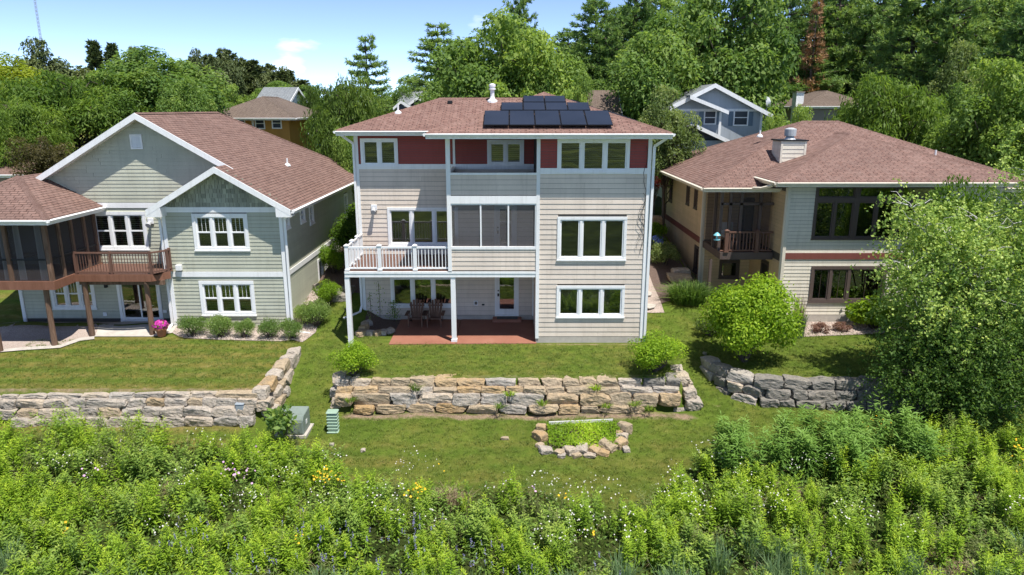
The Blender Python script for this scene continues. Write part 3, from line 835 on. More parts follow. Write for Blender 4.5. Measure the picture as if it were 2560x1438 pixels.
def railing(parent, pts, zf, mat, rail_h=0.92, spacing=0.125, bal=0.032, post=0.11, caps=True, posts=None, low=0.09, cap_mat=None, railw=0.07, wood=False):
    """posts, rails and balusters between consecutive points"""
    posts = range(len(pts)) if posts is None else posts
    for i in posts:
        x, y = pts[i]
        po = MB().box(x - post / 2, x + post / 2, y - post / 2, y + post / 2, zf, zf + rail_h + .06).build('railing_post', mat, parent)
        if caps:
            c = post / 2 + .025; z = zf + rail_h + .06
            mb = MB(); mb.box(x - c, x + c, y - c, y + c, z, z + .03)
            mb.add([(x - c, y - c, z + .03), (x + c, y - c, z + .03), (x + c, y + c, z + .03), (x - c, y + c, z + .03), (x, y, z + .09)], [(0, 1, 4), (1, 2, 4), (2, 3, 4), (3, 0, 4)])
            mb.build('post_cap', mat, po); MB().box(x - c, x + c, y - c, y + c, zf, zf + .06).build('post_skirt', mat, po)
    for (xa, ya), (xb, yb) in zip(pts[:-1], pts[1:]):
        a, b = Vector((xa, ya, 0)), Vector((xb, yb, 0)); d = (b - a); L_ = d.length; d.normalize()
        MB().bar(a + Vector((0, 0, zf + rail_h)), b + Vector((0, 0, zf + rail_h)), railw, .07).build('top_rail', mat, parent)
        MB().bar(a + Vector((0, 0, zf + low)), b + Vector((0, 0, zf + low)), railw * .8, .06).build('bottom_rail', mat, parent)
        nb = int((L_ - post) / spacing); h = rail_h - low - .065
        key = ('bal', round(h, 3), bal, mat.name)
        if key not in CACHE: CACHE[key] = MB().box(-bal / 2, bal / 2, -bal / 2, bal / 2, 0, h).mesh('baluster', mat)
        for j in range(nb):
            p = a + d * (post / 2 + (L_ - post) * (j + .5) / nb)
            o = bpy.data.objects.new('baluster', CACHE[key]); o.location = (p.x, p.y, zf + low + .03); link(o, parent)
            o.rotation_euler = (0, 0, math.atan2(d.y, d.x))
CACHE = {}
def corner(parent, fr, u, z0, z1, w=0.12, mat='white', d=0.062):
    return MB().box(u - w / 2, u + w / 2, -.03, d, z0, z1, fr).build('corner_board', M[mat], parent)
def band(parent, fr, u0, u1, z0, z1, mat='white', d=0.058, name='trim_band'):
    return MB().box(u0, u1, 0, d, z0, z1, fr).build(name, M[mat], parent)

# ================================================================== centre house
ch = thing('house', 'three storey tan clapboard house with dark red top floor and rooftop solar panels', 'house', (-0.7, 33.0, 0))
YF, YR = 28.0, 31.3
F0 = Fr((0, YF, 0)); F1 = Fr((0, YR, 0))
xr0, xr1 = 1.00, 5.37          # right bay
xl = -6.78                     # left corner
xp = -2.56                     # left edge of porch tower
ZT = 8.36                      # wall top
def win_px(parent, fr, Y, a, b, c, d, n, **k):
    ym = (c + d) / 2
    return window(parent, fr, X(a, ym, Y), X(b, ym, Y), Z(d, Y), Z(c, Y), n, **k)
# right bay
wr = panel(ch, F0, xr0, xr1, .25, ZT, [], M['tan']); bpy.data.objects.remove(wr)
cuts = [win_px(ch, F0, YF, 1393, 1574, 347, 431, 3, blind=True), win_px(ch, F0, YF, 1393, 1566, 542, 650, 3), win_px(ch, F0, YF, 1391, 1561, 714, 793, 3, interior='interior_mid')]
w_right = panel(ch, F0, xr0, xr1, .25, ZT, [hole(c) for c in cuts], M['tan'])
lap(w_right, F0, xr0 + .1, xr1 - .05, .27, 6.93, .203, M['tan'], cuts)
lap(w_right, F0, xr0 + .1, xr1 - .05, 7.16, ZT, .105, M['red'], cuts, proud=.022)
for a, b in ((xr0 + .1, cuts[0][0]), (cuts[0][1], xr1 - .05)): band(w_right, F0, a, b, 6.935, 7.16)
band(w_right, F0, cuts[0][0], cuts[0][1], 6.935, cuts[0][2] - .03)
corner(w_right, F0, xr0 + .03, .2, 8.5, .14); corner(w_right, F0, xr1 - .03, .2, 8.36, .13)
mb = MB(); mb.box(xr0 + .02, xr1 - .02, 0, .02, -.5, .27, F0); mb.box(xr0 - .02, xr0 + .02, -2.9, .015, -.5, .2, F0)
mb.box(xr1 - .02, xr1 + .02, -10, .01, -.5, .26, F0); fnd = mb.build('foundation', M['concrete'], ch)
# side walls
FS = Fr((xr1, YF, 0), 90); w_s = panel(ch, FS, 0, 10.5, .0, ZT, [], M['tan']); lap(w_s, FS, .02, 10.5, .25, 6.95, .203, M['tan']); lap(w_s, FS, .02, 10.5, 6.95, ZT, .21, M['red'])
corner(w_s, FS, .05, .2, ZT, .12)
FW = Fr((xl, 38.2, 0), -90); w_w = panel(ch, FW, 0, 6.9, .0, ZT, [], M['tan']); lap(w_w, FW, 0, 6.88, .2, 6.95, .203, M['tan']); lap(w_w, FW, 0, 6.88, 6.95, ZT, .21, M['red'])
corner(w_w, FW, 6.84, .1, ZT, .12)
FI = Fr((xr0, YR, 0), -90)       # inner face of the right bay seen under the porch
w_i = panel(ch, FI, 0, 3.3, 0, ZT, [], M['tan']); lap(w_i, FI, 0, 3.24, .2, 2.76, .203, M['tan'])
box('back_wall', M['tan'], ch, xl + .05, xr1 - .05, 38.1, 38.2, 0, ZT)
# recessed left wall
cuts = [win_px(ch, F1, YR, 902, 995, 346, 416, 2, blind=True),
        win_px(ch, F1, YR, 970, 1146, 519, 614, 3),
        win_px(ch, F1, YR, 977, 1138, 690, 767, 3)]
upw = win_px(ch, F1, YR, 1218, 1310, 350, 414, 2, blind=True, trim=.13)
cuts.append(upw)
pdoor = (X(1236, 600, YR), X(1292, 600, YR), 3.12, 5.35, .05)       # porch door
gdoor = (X(1237, 735, YR), X(1297, 735, YR), .22, 2.62, .05)        # patio door
w_l = panel(ch, F1, xl, xr0, .0, ZT, [hole(c) for c in cuts] + [pdoor[:4], gdoor[:4]], M['tan'])
lap(w_l, F1, xl + .1, xr0 - .05, .22, 6.85, .203, M['tan'], cuts + [pdoor, gdoor])
lap(w_l, F1, xl + .1, xr0 - .05, 7.07, ZT, .105, M['red'], cuts, proud=.022)
us = [xl + .1, cuts[0][0], cuts[0][1], upw[0], upw[1], xr0 - .05]
for a, b in ((us[0], us[1]), (us[2], us[3]), (us[4], us[5])): band(w_l, F1, a, b, 6.85, 7.07)
band(w_l, F1, us[1], us[2], 6.85, cuts[0][2] - .03); band(w_l, F1, us[3], us[4], 6.85, upw[2] - .03)
corner(w_l, F1, xl + .05, .1, ZT, .13); corner(w_l, F1, X(1135, 380, YR), 7.07, ZT, .1); corner(w_l, F1, X(1333, 760, YR), .2, 2.78, .09)
MB().box(xl + .02, xr0, 0, .05, -.4, .22, F1).build('foundation', M['concrete'], ch)
# patio door
def glazed_door(parent, fr, c, frame='white', slab='vinyl', leafw=None, stile=.13, label=None):
    u0, u1, z0, z1 = c[:4]
    f = MB(); t_ = .09
    f.box(u0, u0 + t_, -.05, .05, z0, z1, fr); f.box(u1 - t_, u1, -.05, .05, z0, z1, fr); f.box(u0 + t_, u1 - t_, -.05, .05, z1 - t_, z1, fr); f.box(u0, u1, -.05, .07, z0 - .03, z0 + .03, fr)
    do = f.build('door', M[frame], parent, label=label)
    a, b, lo, hi = u0 + t_, u1 - t_, z0 + .03, z1 - t_
    s = MB(); s.box(a, a + stile, -.06, .0, lo, hi, fr); s.box(b - stile, b, -.06, .0, lo, hi, fr); s.box(a + stile, b - stile, -.06, .0, hi - stile, hi, fr); s.box(a + stile, b - stile, -.06, .0, lo, lo + stile * 2, fr)
    s.build('door_leaf', M[slab], do)
    g = MB(); g.box(a + stile - .01, b - stile + .01, -.04, -.034, lo + stile * 2 - .01, hi - stile + .01, fr); g.build('pane', M['glass'], do)
    h = MB(); h.box(a + .05, a + .09, 0, .05, lo + .98, lo + 1.0, fr); h.box(a + .03, a + .11, 0, .015, lo + .86, lo + 1.0, fr); h.box(a + .04, a + .10, 0, .015, lo + 1.1, lo + 1.16, fr)
    h.build('handle', M['black'], do)
    r = MB(); v = [fr.P(u, d, z) for z in (lo, hi) for u, d in ((a, -.07), (b, -.07), (b, -.8), (a, -.8))]
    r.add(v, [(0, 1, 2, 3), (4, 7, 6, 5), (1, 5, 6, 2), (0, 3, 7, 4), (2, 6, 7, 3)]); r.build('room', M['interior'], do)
    return do
glazed_door(ch, F1, gdoor); glazed_door(ch, F1, pdoor, stile=.16)
box('door_step', M['patio'], ch, gdoor[0] - .1, gdoor[1] + .12, YR - .55, YR - .06, .02, .17, bevel=.015)
o = box('doormat', M['black'], None, gdoor[0] + .1, gdoor[1] - .05, YR - .5, YR - .12, .172, .19); tag(o, 'dark doormat on the red patio step', 'doormat')
# outlets, vent, lamp
def small_box(parent, fr, u, z, w, h, d, mat, name): return box(name, M[mat], parent, u - w / 2, u + w / 2, .02, .02 + d, z - h / 2, z + h / 2, fr, bevel=.01)
so = small_box(ch, F1, X(1190, 757, YR), Z(757, YR), .2, .22, .05, 'vinyl', 'wall_vent'); box('grille', M['interior_mid'], so, X(1190, 757, YR) - .06, X(1190, 757, YR) + .06, .065, .075, Z(757, YR) - .07, Z(757, YR) + .07, F1)
small_box(ch, F1, X(1208, 761, YR), Z(761, YR), .12, .05, .1, 'black', 'garden_tap')
def floodlight(parent, fr, u, z, mat='vinyl'):
    b_ = small_box(parent, fr, u, z, .26, .26, .06, mat, 'flood_light'); p = fr.P(u, .1, z - .02)
    q = fr.P(u, .34, z - .16); MB().tube([p, p.lerp(q, .4), q], [.05, .08, .11], 10).build('lamp_head', M['metal'], b_)
floodlight(ch, F1, X(936, 519, YR), Z(519, YR))
# deck and porch floor
zf = 3.06
DX0 = X(862, 690, YF); dk = MB()
nb = 23
for i in range(nb):
    y0 = YF + .02 + (YR - YF - .06) * i / nb; dk.box(DX0 + .02, xp, y0, y0 + (YR - YF - .06) / nb - .008, zf - .03, zf)
dk.build('deck_boards', M['deck_brown'], ch)
mb = MB(); mb.box(DX0, xr0 - .04, YF - .03, YF + .02, 2.79, zf - .032); mb.box(DX0, DX0 + .05, YF + .02, YR, 2.79, zf - .032)
mb.box(DX0, xr0 - .04, YF - .05, YF - .032, 2.94, zf - .034)
mb.build('deck_beam', M['white'], ch)
box('deck_soffit', M['greybrown'], ch, DX0 + .06, xr0 - .02, YF + .03, YR - .01, 2.84, 2.90)
pts = [(X(p, 640, YF), YF + .07) for p in (866, 948, 1037)]
lpts = [(DX0 + .1, YR - .1), (DX0 + .1, YF + 2.2), (DX0 + .1, YF + 1.15)]
railing(ch, lpts + pts + [(xp + .02, YF + .07)], zf, M['vinyl'], posts=[1, 2, 3, 4, 5], spacing=.128, post=.14, rail_h=.94)
# posts
for (a, zb) in ((X(872, 780, YF), -.34), (X(1134, 780, YF), .02)):
    po = box('deck_post', M['vinyl'], ch, a - .095, a + .095, YF - .0, YF + .19, zb, 2.79)
    MB().box(a - .12, a + .12, YF - .025, YF + .215, zb, zb + .12).build('post_base', M['vinyl'], po)
# porch tower front
tw = MB()
zb, zs0, zs1, zbeam, zpar = 3.07, 4.0, 5.78, 6.09, 6.96
xq = xr0 - .04
pf = panel(ch, F0, xp, xq, zb, zs0, [], M['tan'])
lap(pf, F0, xp + .12, xq - .0, zb, zs0, .186, M['tan'])
FP = Fr((xp, YR, 0), -90)
pside = panel(ch, FP, 0, YR - YF, zb, zs0, [], M['tan']); lap(pside, FP, 0, YR - YF - .05, zb, zs0, .186, M['tan'])
lap(pside, FP, 0, YR - YF - .05, 6.1, zpar - .06, .2, M['tan'])
pp = panel(ch, F0, xp, xq, zbeam, zpar, [], M['tan'])
lap(pp, F0, xp + .15, xq, zbeam + .01, zpar - .06, .2, M['tan'])
MB().box(xp, xq, -.12, .05, zpar - .06, zpar + .02, F0).build('parapet_rail', M['white'], ch)
MB().box(xp, xp + .12, -(YR - YF) + .03, -.125, zpar - .06, zpar + .02, F0).build('parapet_rail', M['white'], ch)
mb = MB(); mb.box(xp, xq, -.15, -.01, zbeam, zpar - .062, F0); mb.box(xp, xp + .1, -(YR - YF) + .03, -.16, zbeam, zpar - .062, F0); mb.build('parapet_lining', M['greybrown'], ch)
mb = MB(); mb.box(xp - .01, xq, -.14, .06, zs1, zbeam - .005, F0); mb.build('porch_beam', M['white'], ch)
mb = MB(); mb.box(xp - .01, xp + .14, -.14, .065, zb - .02, zs1 - .002, F0); mb.build('porch_post', M['white'], ch)
mb = MB(); mb.box(xp - .02, xp + .15, -.14, .06, zbeam, 8.46, F0); mb.build('balcony_post', M['white'], ch)
mb = MB(); mb.box(xp + .15, xq, -.14, .05, 8.30, 8.46, F0); mb.build('balcony_header', M['white'], ch)
mb = MB(); mb.box(xp + .14, xq, -.1, .05, zs0 - .06, zs0 + .05, F0); mb.box(xp + .14, xq, -.1, .03, zs1 - .06, zs1 - .002, F0); mb.build('screen_rail', M['white'], ch)
sx = [xp + .14, X(1202, 560, YF), X(1271, 560, YF), xq - .02]
for i, u in enumerate(sx):
    MB().box(u - .03, u + .03, -.08, .028, zs0 + .05, zs1 - .06, F0).build('screen_post', M['white'], ch)
for a, b in zip(sx[:-1], sx[1:]):
    g = MB(); g.add([F0.P(a + .03, -.03, zs0 + .05), F0.P(b - .03, -.03, zs0 + .05), F0.P(b - .03, -.03, zs1 - .06), F0.P(a + .03, -.03, zs1 - .06)], [(0, 1, 2, 3)]); g.build('insect_screen', M['screen'], ch)
g = MB(); g.add([FP.P(.05, -.03, zs0), FP.P(YR - YF - .1, -.03, zs0), FP.P(YR - YF - .1, -.03, zs1), FP.P(.05, -.03, zs1)], [(0, 1, 2, 3)]); g.build('insect_screen', M['screen'], ch)
MB().box(xp, xp + .1, -(YR - YF) + .02, -.16, zs1, zbeam - .01, F0).build('porch_beam', M['white'], ch)
box('porch_floor', M['greybrown'], ch, xp + .01, xq, YF + .06, YR - .02, zf - .02, zf + .03)
box('porch_ceiling', M['white'], ch, xp + .02, xq, YF + .15, YR - .04, 5.98, 6.06)
box('balcony_floor', M['greybrown'], ch, xp + .11, xq, YF + .16, YR - .04, 6.10, 6.16)
# roof
rm = M['shingle_c']
r1, A1, B1 = hip_roof(ch, rm, -3.24, 6.03, 27.34, 40.6, 8.52, .337, ridge_axis='y')
r2, A2, B2 = hip_roof(ch, rm, -7.42, 5.2, 30.64, 38.7, 8.52, .337, ridge_axis='x')
gutter([(-3.24, 30.6, 8.52), (-3.24, 27.34, 8.52), (6.03, 27.34, 8.52), (6.03, 40.6, 8.52)], ch, M['white'])
gutter([(-7.42, 38.7, 8.52), (-7.42, 30.64, 8.52), (-3.2, 30.64, 8.52)], ch, M['white'])
box('soffit', M['white'], ch, -3.22, 6.01, 27.36, 30.62, 8.31, 8.35); box('soffit', M['white'], ch, -7.4, 6.01, 30.66, 38.6, 8.305, 8.345)
# roof vents
def pipe_vent(parent, x, y, z, h=.42, r=.045):
    v = MB().lathe((x, y, z), [(r, -.1), (r, h), (r * .8, h)], 8).build('vent_pipe', M['vinyl'], parent)
    MB().lathe((x, y, z), [(.17, -.05), (.15, .03), (.06, .10), (.05, .1)], 8).build('flashing', M['vinyl'], v)
pipe_vent(ch, -5.1, 32.75, 8.52 + .337 * (32.75 - 30.64), .4)
vx, vy = X(1231, 250, 34.3), 34.3; vz = 8.52 + .337 * (34.3 - 30.64)
MB().lathe((vx, vy, vz), [(.26, -.12), (.24, .02), (.13, .1), (.095, .22), (.095, .5), (.155, .51), (.155, .58), (.11, .59), (.11, .63), (.155, .64), (.155, .74), (.05, .79)], 14).build('flue_cap', M['vinyl'], ch, smooth=False)
bx_, by_ = X(1125, 258, 34.0), 34.0; MB().box(bx_ - .11, bx_ + .11, by_ - .12, by_ + .12, 9.6, 9.78).build('roof_vent', M['black'], ch, bevel=.03)
# solar panels on the front slope
ca, sa = math.cos(math.atan(.337)), math.sin(math.atan(.337))
def on_front(x, Y, up): return Vector((x - 0, Y - up * sa, 8.52 + .337 * (Y - 27.34) + up * ca))
arr = thing('solar_array', 'dark solar panels stepped in three rows on the rose shingle roof', 'solar panels', (1.5, 29.5, 9.3))
prow = [(27.76, 29.32, 1208, 1533, 318, 5), (29.38, 30.28, 1252, 1476, 278, 4), (30.34, 31.1, 1308, 1415, 258, 2)]
for (ya, yb, pa, pb, py, n_) in prow:
    xa, xb = X(pa, py, ya), X(pb, py, ya)
    for i in range(n_):
        a = xa + (xb - xa) * i / n_ + .012; b = xa + (xb - xa) * (i + 1) / n_ - .012
        mb = MB(); mb.prism([on_front(a, ya, .16), on_front(b, ya, .16), on_front(b, yb, .16), on_front(a, yb, .16)], on_front(0, 28, -.04) - on_front(0, 28, 0)); po = mb.build('solar_panel', M['solar_frame'], arr)
        e = .022; MB().prism([on_front(a + e, ya + e, .166), on_front(b - e, ya + e, .166), on_front(b - e, yb - e, .166), on_front(a + e, yb - e, .166)], on_front(0, 28, -.008) - on_front(0, 28, 0)).build('cell_sheet', M['solar'], po)
    for q in (.25, .75):
        yq = ya + (yb - ya) * q; mb = MB(); mb.bar(on_front(xa - .02, yq, .085), on_front(xb + .02, yq, .085), .05, .07); mb.build('mounting_rail', M['solar_frame'], arr)
    for x_ in np.linspace(xa + .3, xb - .3, 3):
        for q in (.25, .75): mb = MB(); mb.bar(on_front(x_, ya + (yb - ya) * q, -.1), on_front(x_, ya + (yb - ya) * q, .1), .05, .05); mb.build('mount_foot', M['solar_frame'], arr)
arr2 = thing('solar_array', 'solar panels seen edge-on along the right-hand roof slope of the tan house', 'solar panels', (4.5, 33.0, 9.0))
for (sa_, sb_, y0, n_) in ((.7, 2.1, 31.2, 6), (2.2, 3.6, 32.9, 4)):
    for i in range(n_):
        y = y0 + i * 1.02
        def on_right(s, yy, up): return Vector((6.03 - s * ca + up * sa, yy, 8.52 + s * sa + up * ca))
        MB().prism([on_right(sa_, y, .16), on_right(sb_, y, .16), on_right(sb_, y + 1, .16), on_right(sa_, y + 1, .16)], on_right(0, 0, -.05) - on_right(0, 0, 0)).build('solar_panel', M['solar'], arr2)
        for s_ in (sa_ + .3, sb_ - .3): MB().bar(on_right(s_, y + .5, -.08), on_right(s_, y + .5, .13), .05, .05).build('mount_foot', M['solar_frame'], arr2)
# downspouts
downspout(ch, [(5.9, 27.42, 8.36), (5.5, 27.9, 8.0), (5.47, 27.93, .3)], M['white'], .05)
downspout(ch, [(5.47, 27.93, .32), (5.47, 27.9, .05), (5.5, 27.7, -.02)], M['greenpipe'], .055, 'drain_boot')
downspout(ch, [(-7.3, 30.75, 8.36), (-6.85, 31.2, 7.95), (-6.85, 31.22, .7), (-6.9, 31.0, .45), (-7.5, 30.3, .36)], M['white'], .045)
# hanging cable by the right corner
mb = MB(); rr = random.Random(3); pts = [(5.2 + .06 * math.sin(i * .7) + rr.uniform(-.02, .02), 27.93, 8.0 - i * .17) for i in range(26)]
mb.tube(pts, .009, 4)
for j in range(3): mb.tube([(5.15 - .04 * j + .12 * math.sin(i * 1.1 + j), 27.92, 6.2 - j * .4 - i * .16) for i in range(10)], .006, 4)
mb.build('cable', M['black'], ch)

# patio
pxy = [G(972, 861, .01), G(1341, 859, .01), (xr0 - .03, 31.2), G(1003, 798, .02)]
mb = MB(); q_ = [(p[0], p[1]) for p in pxy]
split_x = 1.0
def lerp2(a, b, t): return (a[0] + (b[0] - a[0]) * t, a[1] + (b[1] - a[1]) * t)
f0, f1 = lerp2(q_[0], q_[1], .452), lerp2(q_[0], q_[1], .455); b0, b1 = lerp2(q_[3], q_[2], .452), lerp2(q_[3], q_[2], .455)
pat = tag(bpy.data.objects.new('patio', None), 'red brown stained concrete patio under the white deck', kind='structure'); COL.objects.link(pat)
for poly in ((q_[0], f0, b0, q_[3]), (f1, q_[1], q_[2], b1)):
    MB().prism([(x, y, -.25) for x, y in poly], (0, 0, .285)).build('slab', M['patio'], pat, bevel=.01)

# wooden patio chairs
def slat_chair(name, label, loc, rz):
    t_ = thing(name, label, 'chair', loc, rz, 'wooden patio chairs', absolute=False); w = M['chair']
    # local: sits facing -Y
    for i in range(5):
        x = -.22 + .11 * i; hgt = (.66, .76, .80, .76, .66)[i]
        y0, z0 = .22, .28
        p = Vector((x * .8, y0, z0)); q = Vector((x * 1.25, y0 + .27 * hgt / .8, z0 + hgt)); mb = MB(); mb.bar(p, q, .10, .02, up=(0, 1, 0)); mb.build('back_slat', w, t_)
        if i in (0, 1, 2, 3, 4): pass
    for z, y, l in ((.42, .29, .27), (.80, .42, .33)): MB().bar((-l, y, z), (l, y, z), .03, .07).build('back_rail', w, t_)
    for i in range(5): 
        y = -.30 + .115 * i; z = .37 - .03 * i; MB().box(-.27, .27, y, y + .10, z, z + .022).build('seat_slat', w, t_)
    for s in (-1, 1):
        MB().box(s * .37 - .075, s * .37 + .075, -.42, .36, .55, .575).build('arm', w, t_)
        MB().box(s * .30 - .02, s * .30 + .02, -.36, -.26, 0, .55).build('leg', w, t_)
        MB().bar((s * .27, -.30, .33), (s * .27, .55, .06), .03, .11).build('leg', w, t_)
        MB().box(s * .32 - .015, s * .32 + .015, .26, .34, .1, .55).build('arm_post', w, t_)
    return t_
for px, lab in ((1040, 'brown slat-back wooden chair on the patio, nearer the flower bed'), (1087, 'brown slat-back wooden chair on the patio, nearer the white post')):
    cx, cy = X(px, 790, 30.35), 30.35
    slat_chair('patio_chair', lab, (cx, cy, .036), R(0))

# ================================================================== left house (sage green)
lh = thing('house', 'sage green clapboard house with white trimmed gables and a screened corner porch', 'house', (-15, 34, 0))
YS, YB = 29.75, 31.0
LF = Fr((0, YS, 0)); LB = Fr((0, YB, 0)); LSD = Fr((-9.7, YS, 0), 90)
xg0, xg1 = -14.74, -9.70
SL = .59
RX, RZ = -15.75, 9.22                 # main ridge
def main_z(x): return RZ - SL * abs(x - RX)
GXm, GZm = -12.15, 7.10              # front gable apex
def fg_z(x): return GZm - SL * abs(x - GXm)
zeave = 5.36
kw = dict(trim=.14, hung=True, muntin=2)
c1 = win_px(lh, LF, YS, 484, 622, 534, 626, 3, blind=True, **kw); c2 = win_px(lh, LF, YS, 502, 638, 702, 788, 3, blind=True, **kw)
w1 = panel(lh, LF, xg0, xg1, -.1, 5.2, [hole(c1), hole(c2)], M['green'])
mb = MB(); mb.add([LF.P(xg0 - .1, -.006, 5.2), LF.P(xg1 + .1, -.006, 5.2), LF.P(GXm, -.006, GZm - .1)], [(0, 1, 2)]); mb.build('gable_wall', M['green'], lh)
lap(w1, LF, xg0 + .1, xg1 - .06, .0, 2.40, .159, M['green'], [c2]); lap(w1, LF, xg0 + .1, xg1 - .06, 2.62, 5.18, .159, M['green'], [c1])
band(w1, LF, xg0 + .1, xg1 - .06, 2.40, 2.62); band(w1, LF, xg0 - .02, xg1 + .02, 5.18, 5.40, d=.06)
corner(w1, LF, xg0 + .06, -.15, 5.2, .15); corner(w1, LF, xg1 - .05, -.15, 5.2, .15, d=.064)
MB().box(xg0, xg1, 0, .015, -.4, .0, LF).build('foundation', M['concrete'], lh)
# shake gable
shp = thing
rr = random.Random(8)
gw = MB(); gw.add([LF.P(xg0, -.0, 5.4), LF.P(xg1, -.0, 5.4), LF.P(GXm, -.0, GZm - .2)], [(0, 1, 2)]); gw = gw.build('shake_wall', M['green'], lh)
M['shake'] = paint('cedar_shake', (0.42, 0.43, 0.33), .8, .25, .45)
z = 5.42; r_ = 0
while z < 6.9:
    zt = z + .19; u = xg0 + rr.uniform(0, .1)
    while u < xg1:
        wd = rr.uniform(.10, .20); lim = min(fg_z(u + wd / 2), 99) - .10
        if zt < lim + .22 and u > xg0 and z < lim - .02:
            ztt = min(zt + .03, lim + .12); lo = z - rr.uniform(0, .035); p1 = .035 + rr.uniform(0, .008)
            v = [LF.P(u, 0, lo), LF.P(u + wd - .012, 0, lo), LF.P(u + wd - .012, p1, lo), LF.P(u, p1, lo), LF.P(u, 0, ztt), LF.P(u + wd - .012, 0, ztt), LF.P(u + wd - .012, .012, ztt), LF.P(u, .012, ztt)]
            mb = MB(); mb.add(v, [(0, 1, 2, 3), (7, 6, 5, 4), (3, 2, 6, 7), (0, 3, 7, 4), (2, 1, 5, 6), (1, 0, 4, 5)]); mb.build('shake', M['shake'], gw)
        u += wd
    z = zt
# side wall
sc = []
for (ya, yb, pa, pb) in ((30.05, 30.65, 538, 572), (32.2, 33.0, 516, 557), (33.7, 34.45, 510, 560), (40.9, 41.7, 484, 540)):
    ym = (ya + yb) / 2; sc.append(window(lh, LSD, ya - YS, yb - YS, Z(pb, ym), Z(pa, ym), 1, trim=.11, hung=True))
ym = 35.5; sc.append(window(lh, LSD, 34.55 - YS, 36.45 - YS, Z(705, ym), Z(640, ym), 2, trim=.13))
w2 = panel(lh, LSD, 0, 15.5, -.2, 5.3, [hole(c) for c in sc], M['green'])
lap(w2, LSD, .08, 15.5, .0, 2.40, .159, M['green'], sc); lap(w2, LSD, .08, 15.5, 2.62, 5.2, .159, M['green'], sc)
band(w2, LSD, .08, 15.5, 2.40, 2.62); corner(w2, LSD, .05, -.15, 5.2, .15)
# back wall (above the deck and below) with the tall main gable
b1 = win_px(lh, LB, YB, 232, 369, 529, 624, 3, blind=True, trim=.14, hung=True); b2 = win_px(lh, LB, YB, 128, 238, 695, 772, 3, hung=True, muntin=2, trim=.13)
sd = (X(297, 750, YB), X(404, 750, YB), .06, Z(700, YB), .05)
xb0 = -22.2
w3 = panel(lh, LB, xb0, xg0, -.2, 5.3, [hole(b1), hole(b2), sd[:4]], M['green'])
mb = MB(); gl, gr = RX - (RZ - 5.3) / SL, RX + (RZ - 5.3) / SL
mb.add([LB.P(-20.8, -.006, 5.3), LB.P(-10.5, -.006, 5.3), LB.P(-10.5, -.006, main_z(-10.5) - .05), LB.P(RX, -.006, RZ - .1), LB.P(-20.8, -.006, main_z(-20.8) - .05)], [(0, 1, 2, 3, 4)])
w4 = mb.build('gable_wall', M['green'], lh)
lap(w3, LB, xb0 + .12, xg0, .15, 2.55, .159, M['green'], [b2, sd]); lap(w3, LB, -18.3, xg0, 2.6, 5.2, .159, M['green'], [b1])
band(w3, LB, -18.3, xg0 + .3, 5.2, 5.42, d=.05)
lap(w4, LB, -20.8, -10.6, 5.44, RZ, .159, M['green'], gable=lambda z: (RX - (RZ - z) / SL + .1, RX + (RZ - z) / SL - .1))
corner(w3, LB, xb0 + .06, -.2, 2.6, .15)
# louvre vent
vx0, vx1 = X(327, 355, YB), X(357, 355, YB); vz0, vz1 = Z(373, YB), Z(336, YB)
mb = MB(); mb.box(vx0, vx1, .03, .07, vz1 - .06, vz1, LB); mb.box(vx0, vx1, .03, .07, vz0, vz0 + .06, LB); mb.box(vx0, vx0 + .06, .03, .07, vz0 + .06, vz1 - .06, LB); mb.box(vx1 - .06, vx1, .03, .07, vz0 + .06, vz1 - .06, LB)
lv = mb.build('louvre_vent', M['white'], lh)
for i in range(7):
    z = vz0 + .07 + (vz1 - vz0 - .14) * i / 7; mb = MB(); mb.add([LB.P(vx0 + .05, .065, z), LB.P(vx1 - .05, .065, z), LB.P(vx1 - .05, .035, z + .075), LB.P(vx0 + .05, .035, z + .075)], [(0, 1, 2, 3)]); mb.build('slat', M['white'], lv)
# sliding door
mb = MB(); u0, u1, z0, z1 = sd[:4]; t_ = .12
mb.box(u0, u0 + t_, -.05, .06, z0, z1, LB); mb.box(u1 - t_, u1, -.05, .06, z0, z1, LB); mb.box(u0 + t_, u1 - t_, -.05, .06, z1 - .1, z1, LB); mb.box(u0, u1, -.05, .08, z0 - .06, z0 + .05, LB)
do = mb.build('sliding_door', M['white'], lh); um = (u0 + u1) / 2
for a, b, dd in ((u0 + t_, um + .04, -.02), (um - .04, u1 - t_, .015)):
    mb = MB(); s_ = .07; mb.box(a, a + s_, dd - .03, dd, z0 + .05, z1 - .1, LB); mb.box(b - s_, b, dd - .03, dd, z0 + .05, z1 - .1, LB); mb.box(a + s_, b - s_, dd - .03, dd, z0 + .05, z0 + .14, LB); mb.box(a + s_, b - s_, dd - .03, dd, z1 - .17, z1 - .1, LB); mb.build('door_leaf', M['white'], do)
    MB().box(a + s_ - .01, b - s_ + .01, dd - .018, dd - .012, z0 + .13, z1 - .16, LB).build('pane', M['glass'], do)
r = MB(); v = [LB.P(u, d, z) for z in (z0, z1) for u, d in ((u0, -.07), (u1, -.07), (u1, -1), (u0, -1))]
r.add(v, [(0, 1, 2, 3), (4, 7, 6, 5), (1, 5, 6, 2), (0, 3, 7, 4), (2, 6, 7, 3)]); r.build('room', M['interior'], do)
small_box(lh, LB, X(264, 785, YB), Z(785, YB), .18, .18, .04, 'vinyl', 'wall_vent'); small_box(lh, LB, X(414, 778, YB), Z(778, YB), .18, .13, .06, 'vinyl', 'outlet_box')
floodlight(lh, LB, X(378, 552, YB), Z(552, YB)); small_box(lh, LF, X(450, 668, YS), Z(668, YS), .24, .24, .16, 'vinyl', 'outlet_box')
lamp = small_box(lh, LB, X(267, 712, YB), Z(712, YB), .12, .22, .14, 'black', 'wall_lamp')
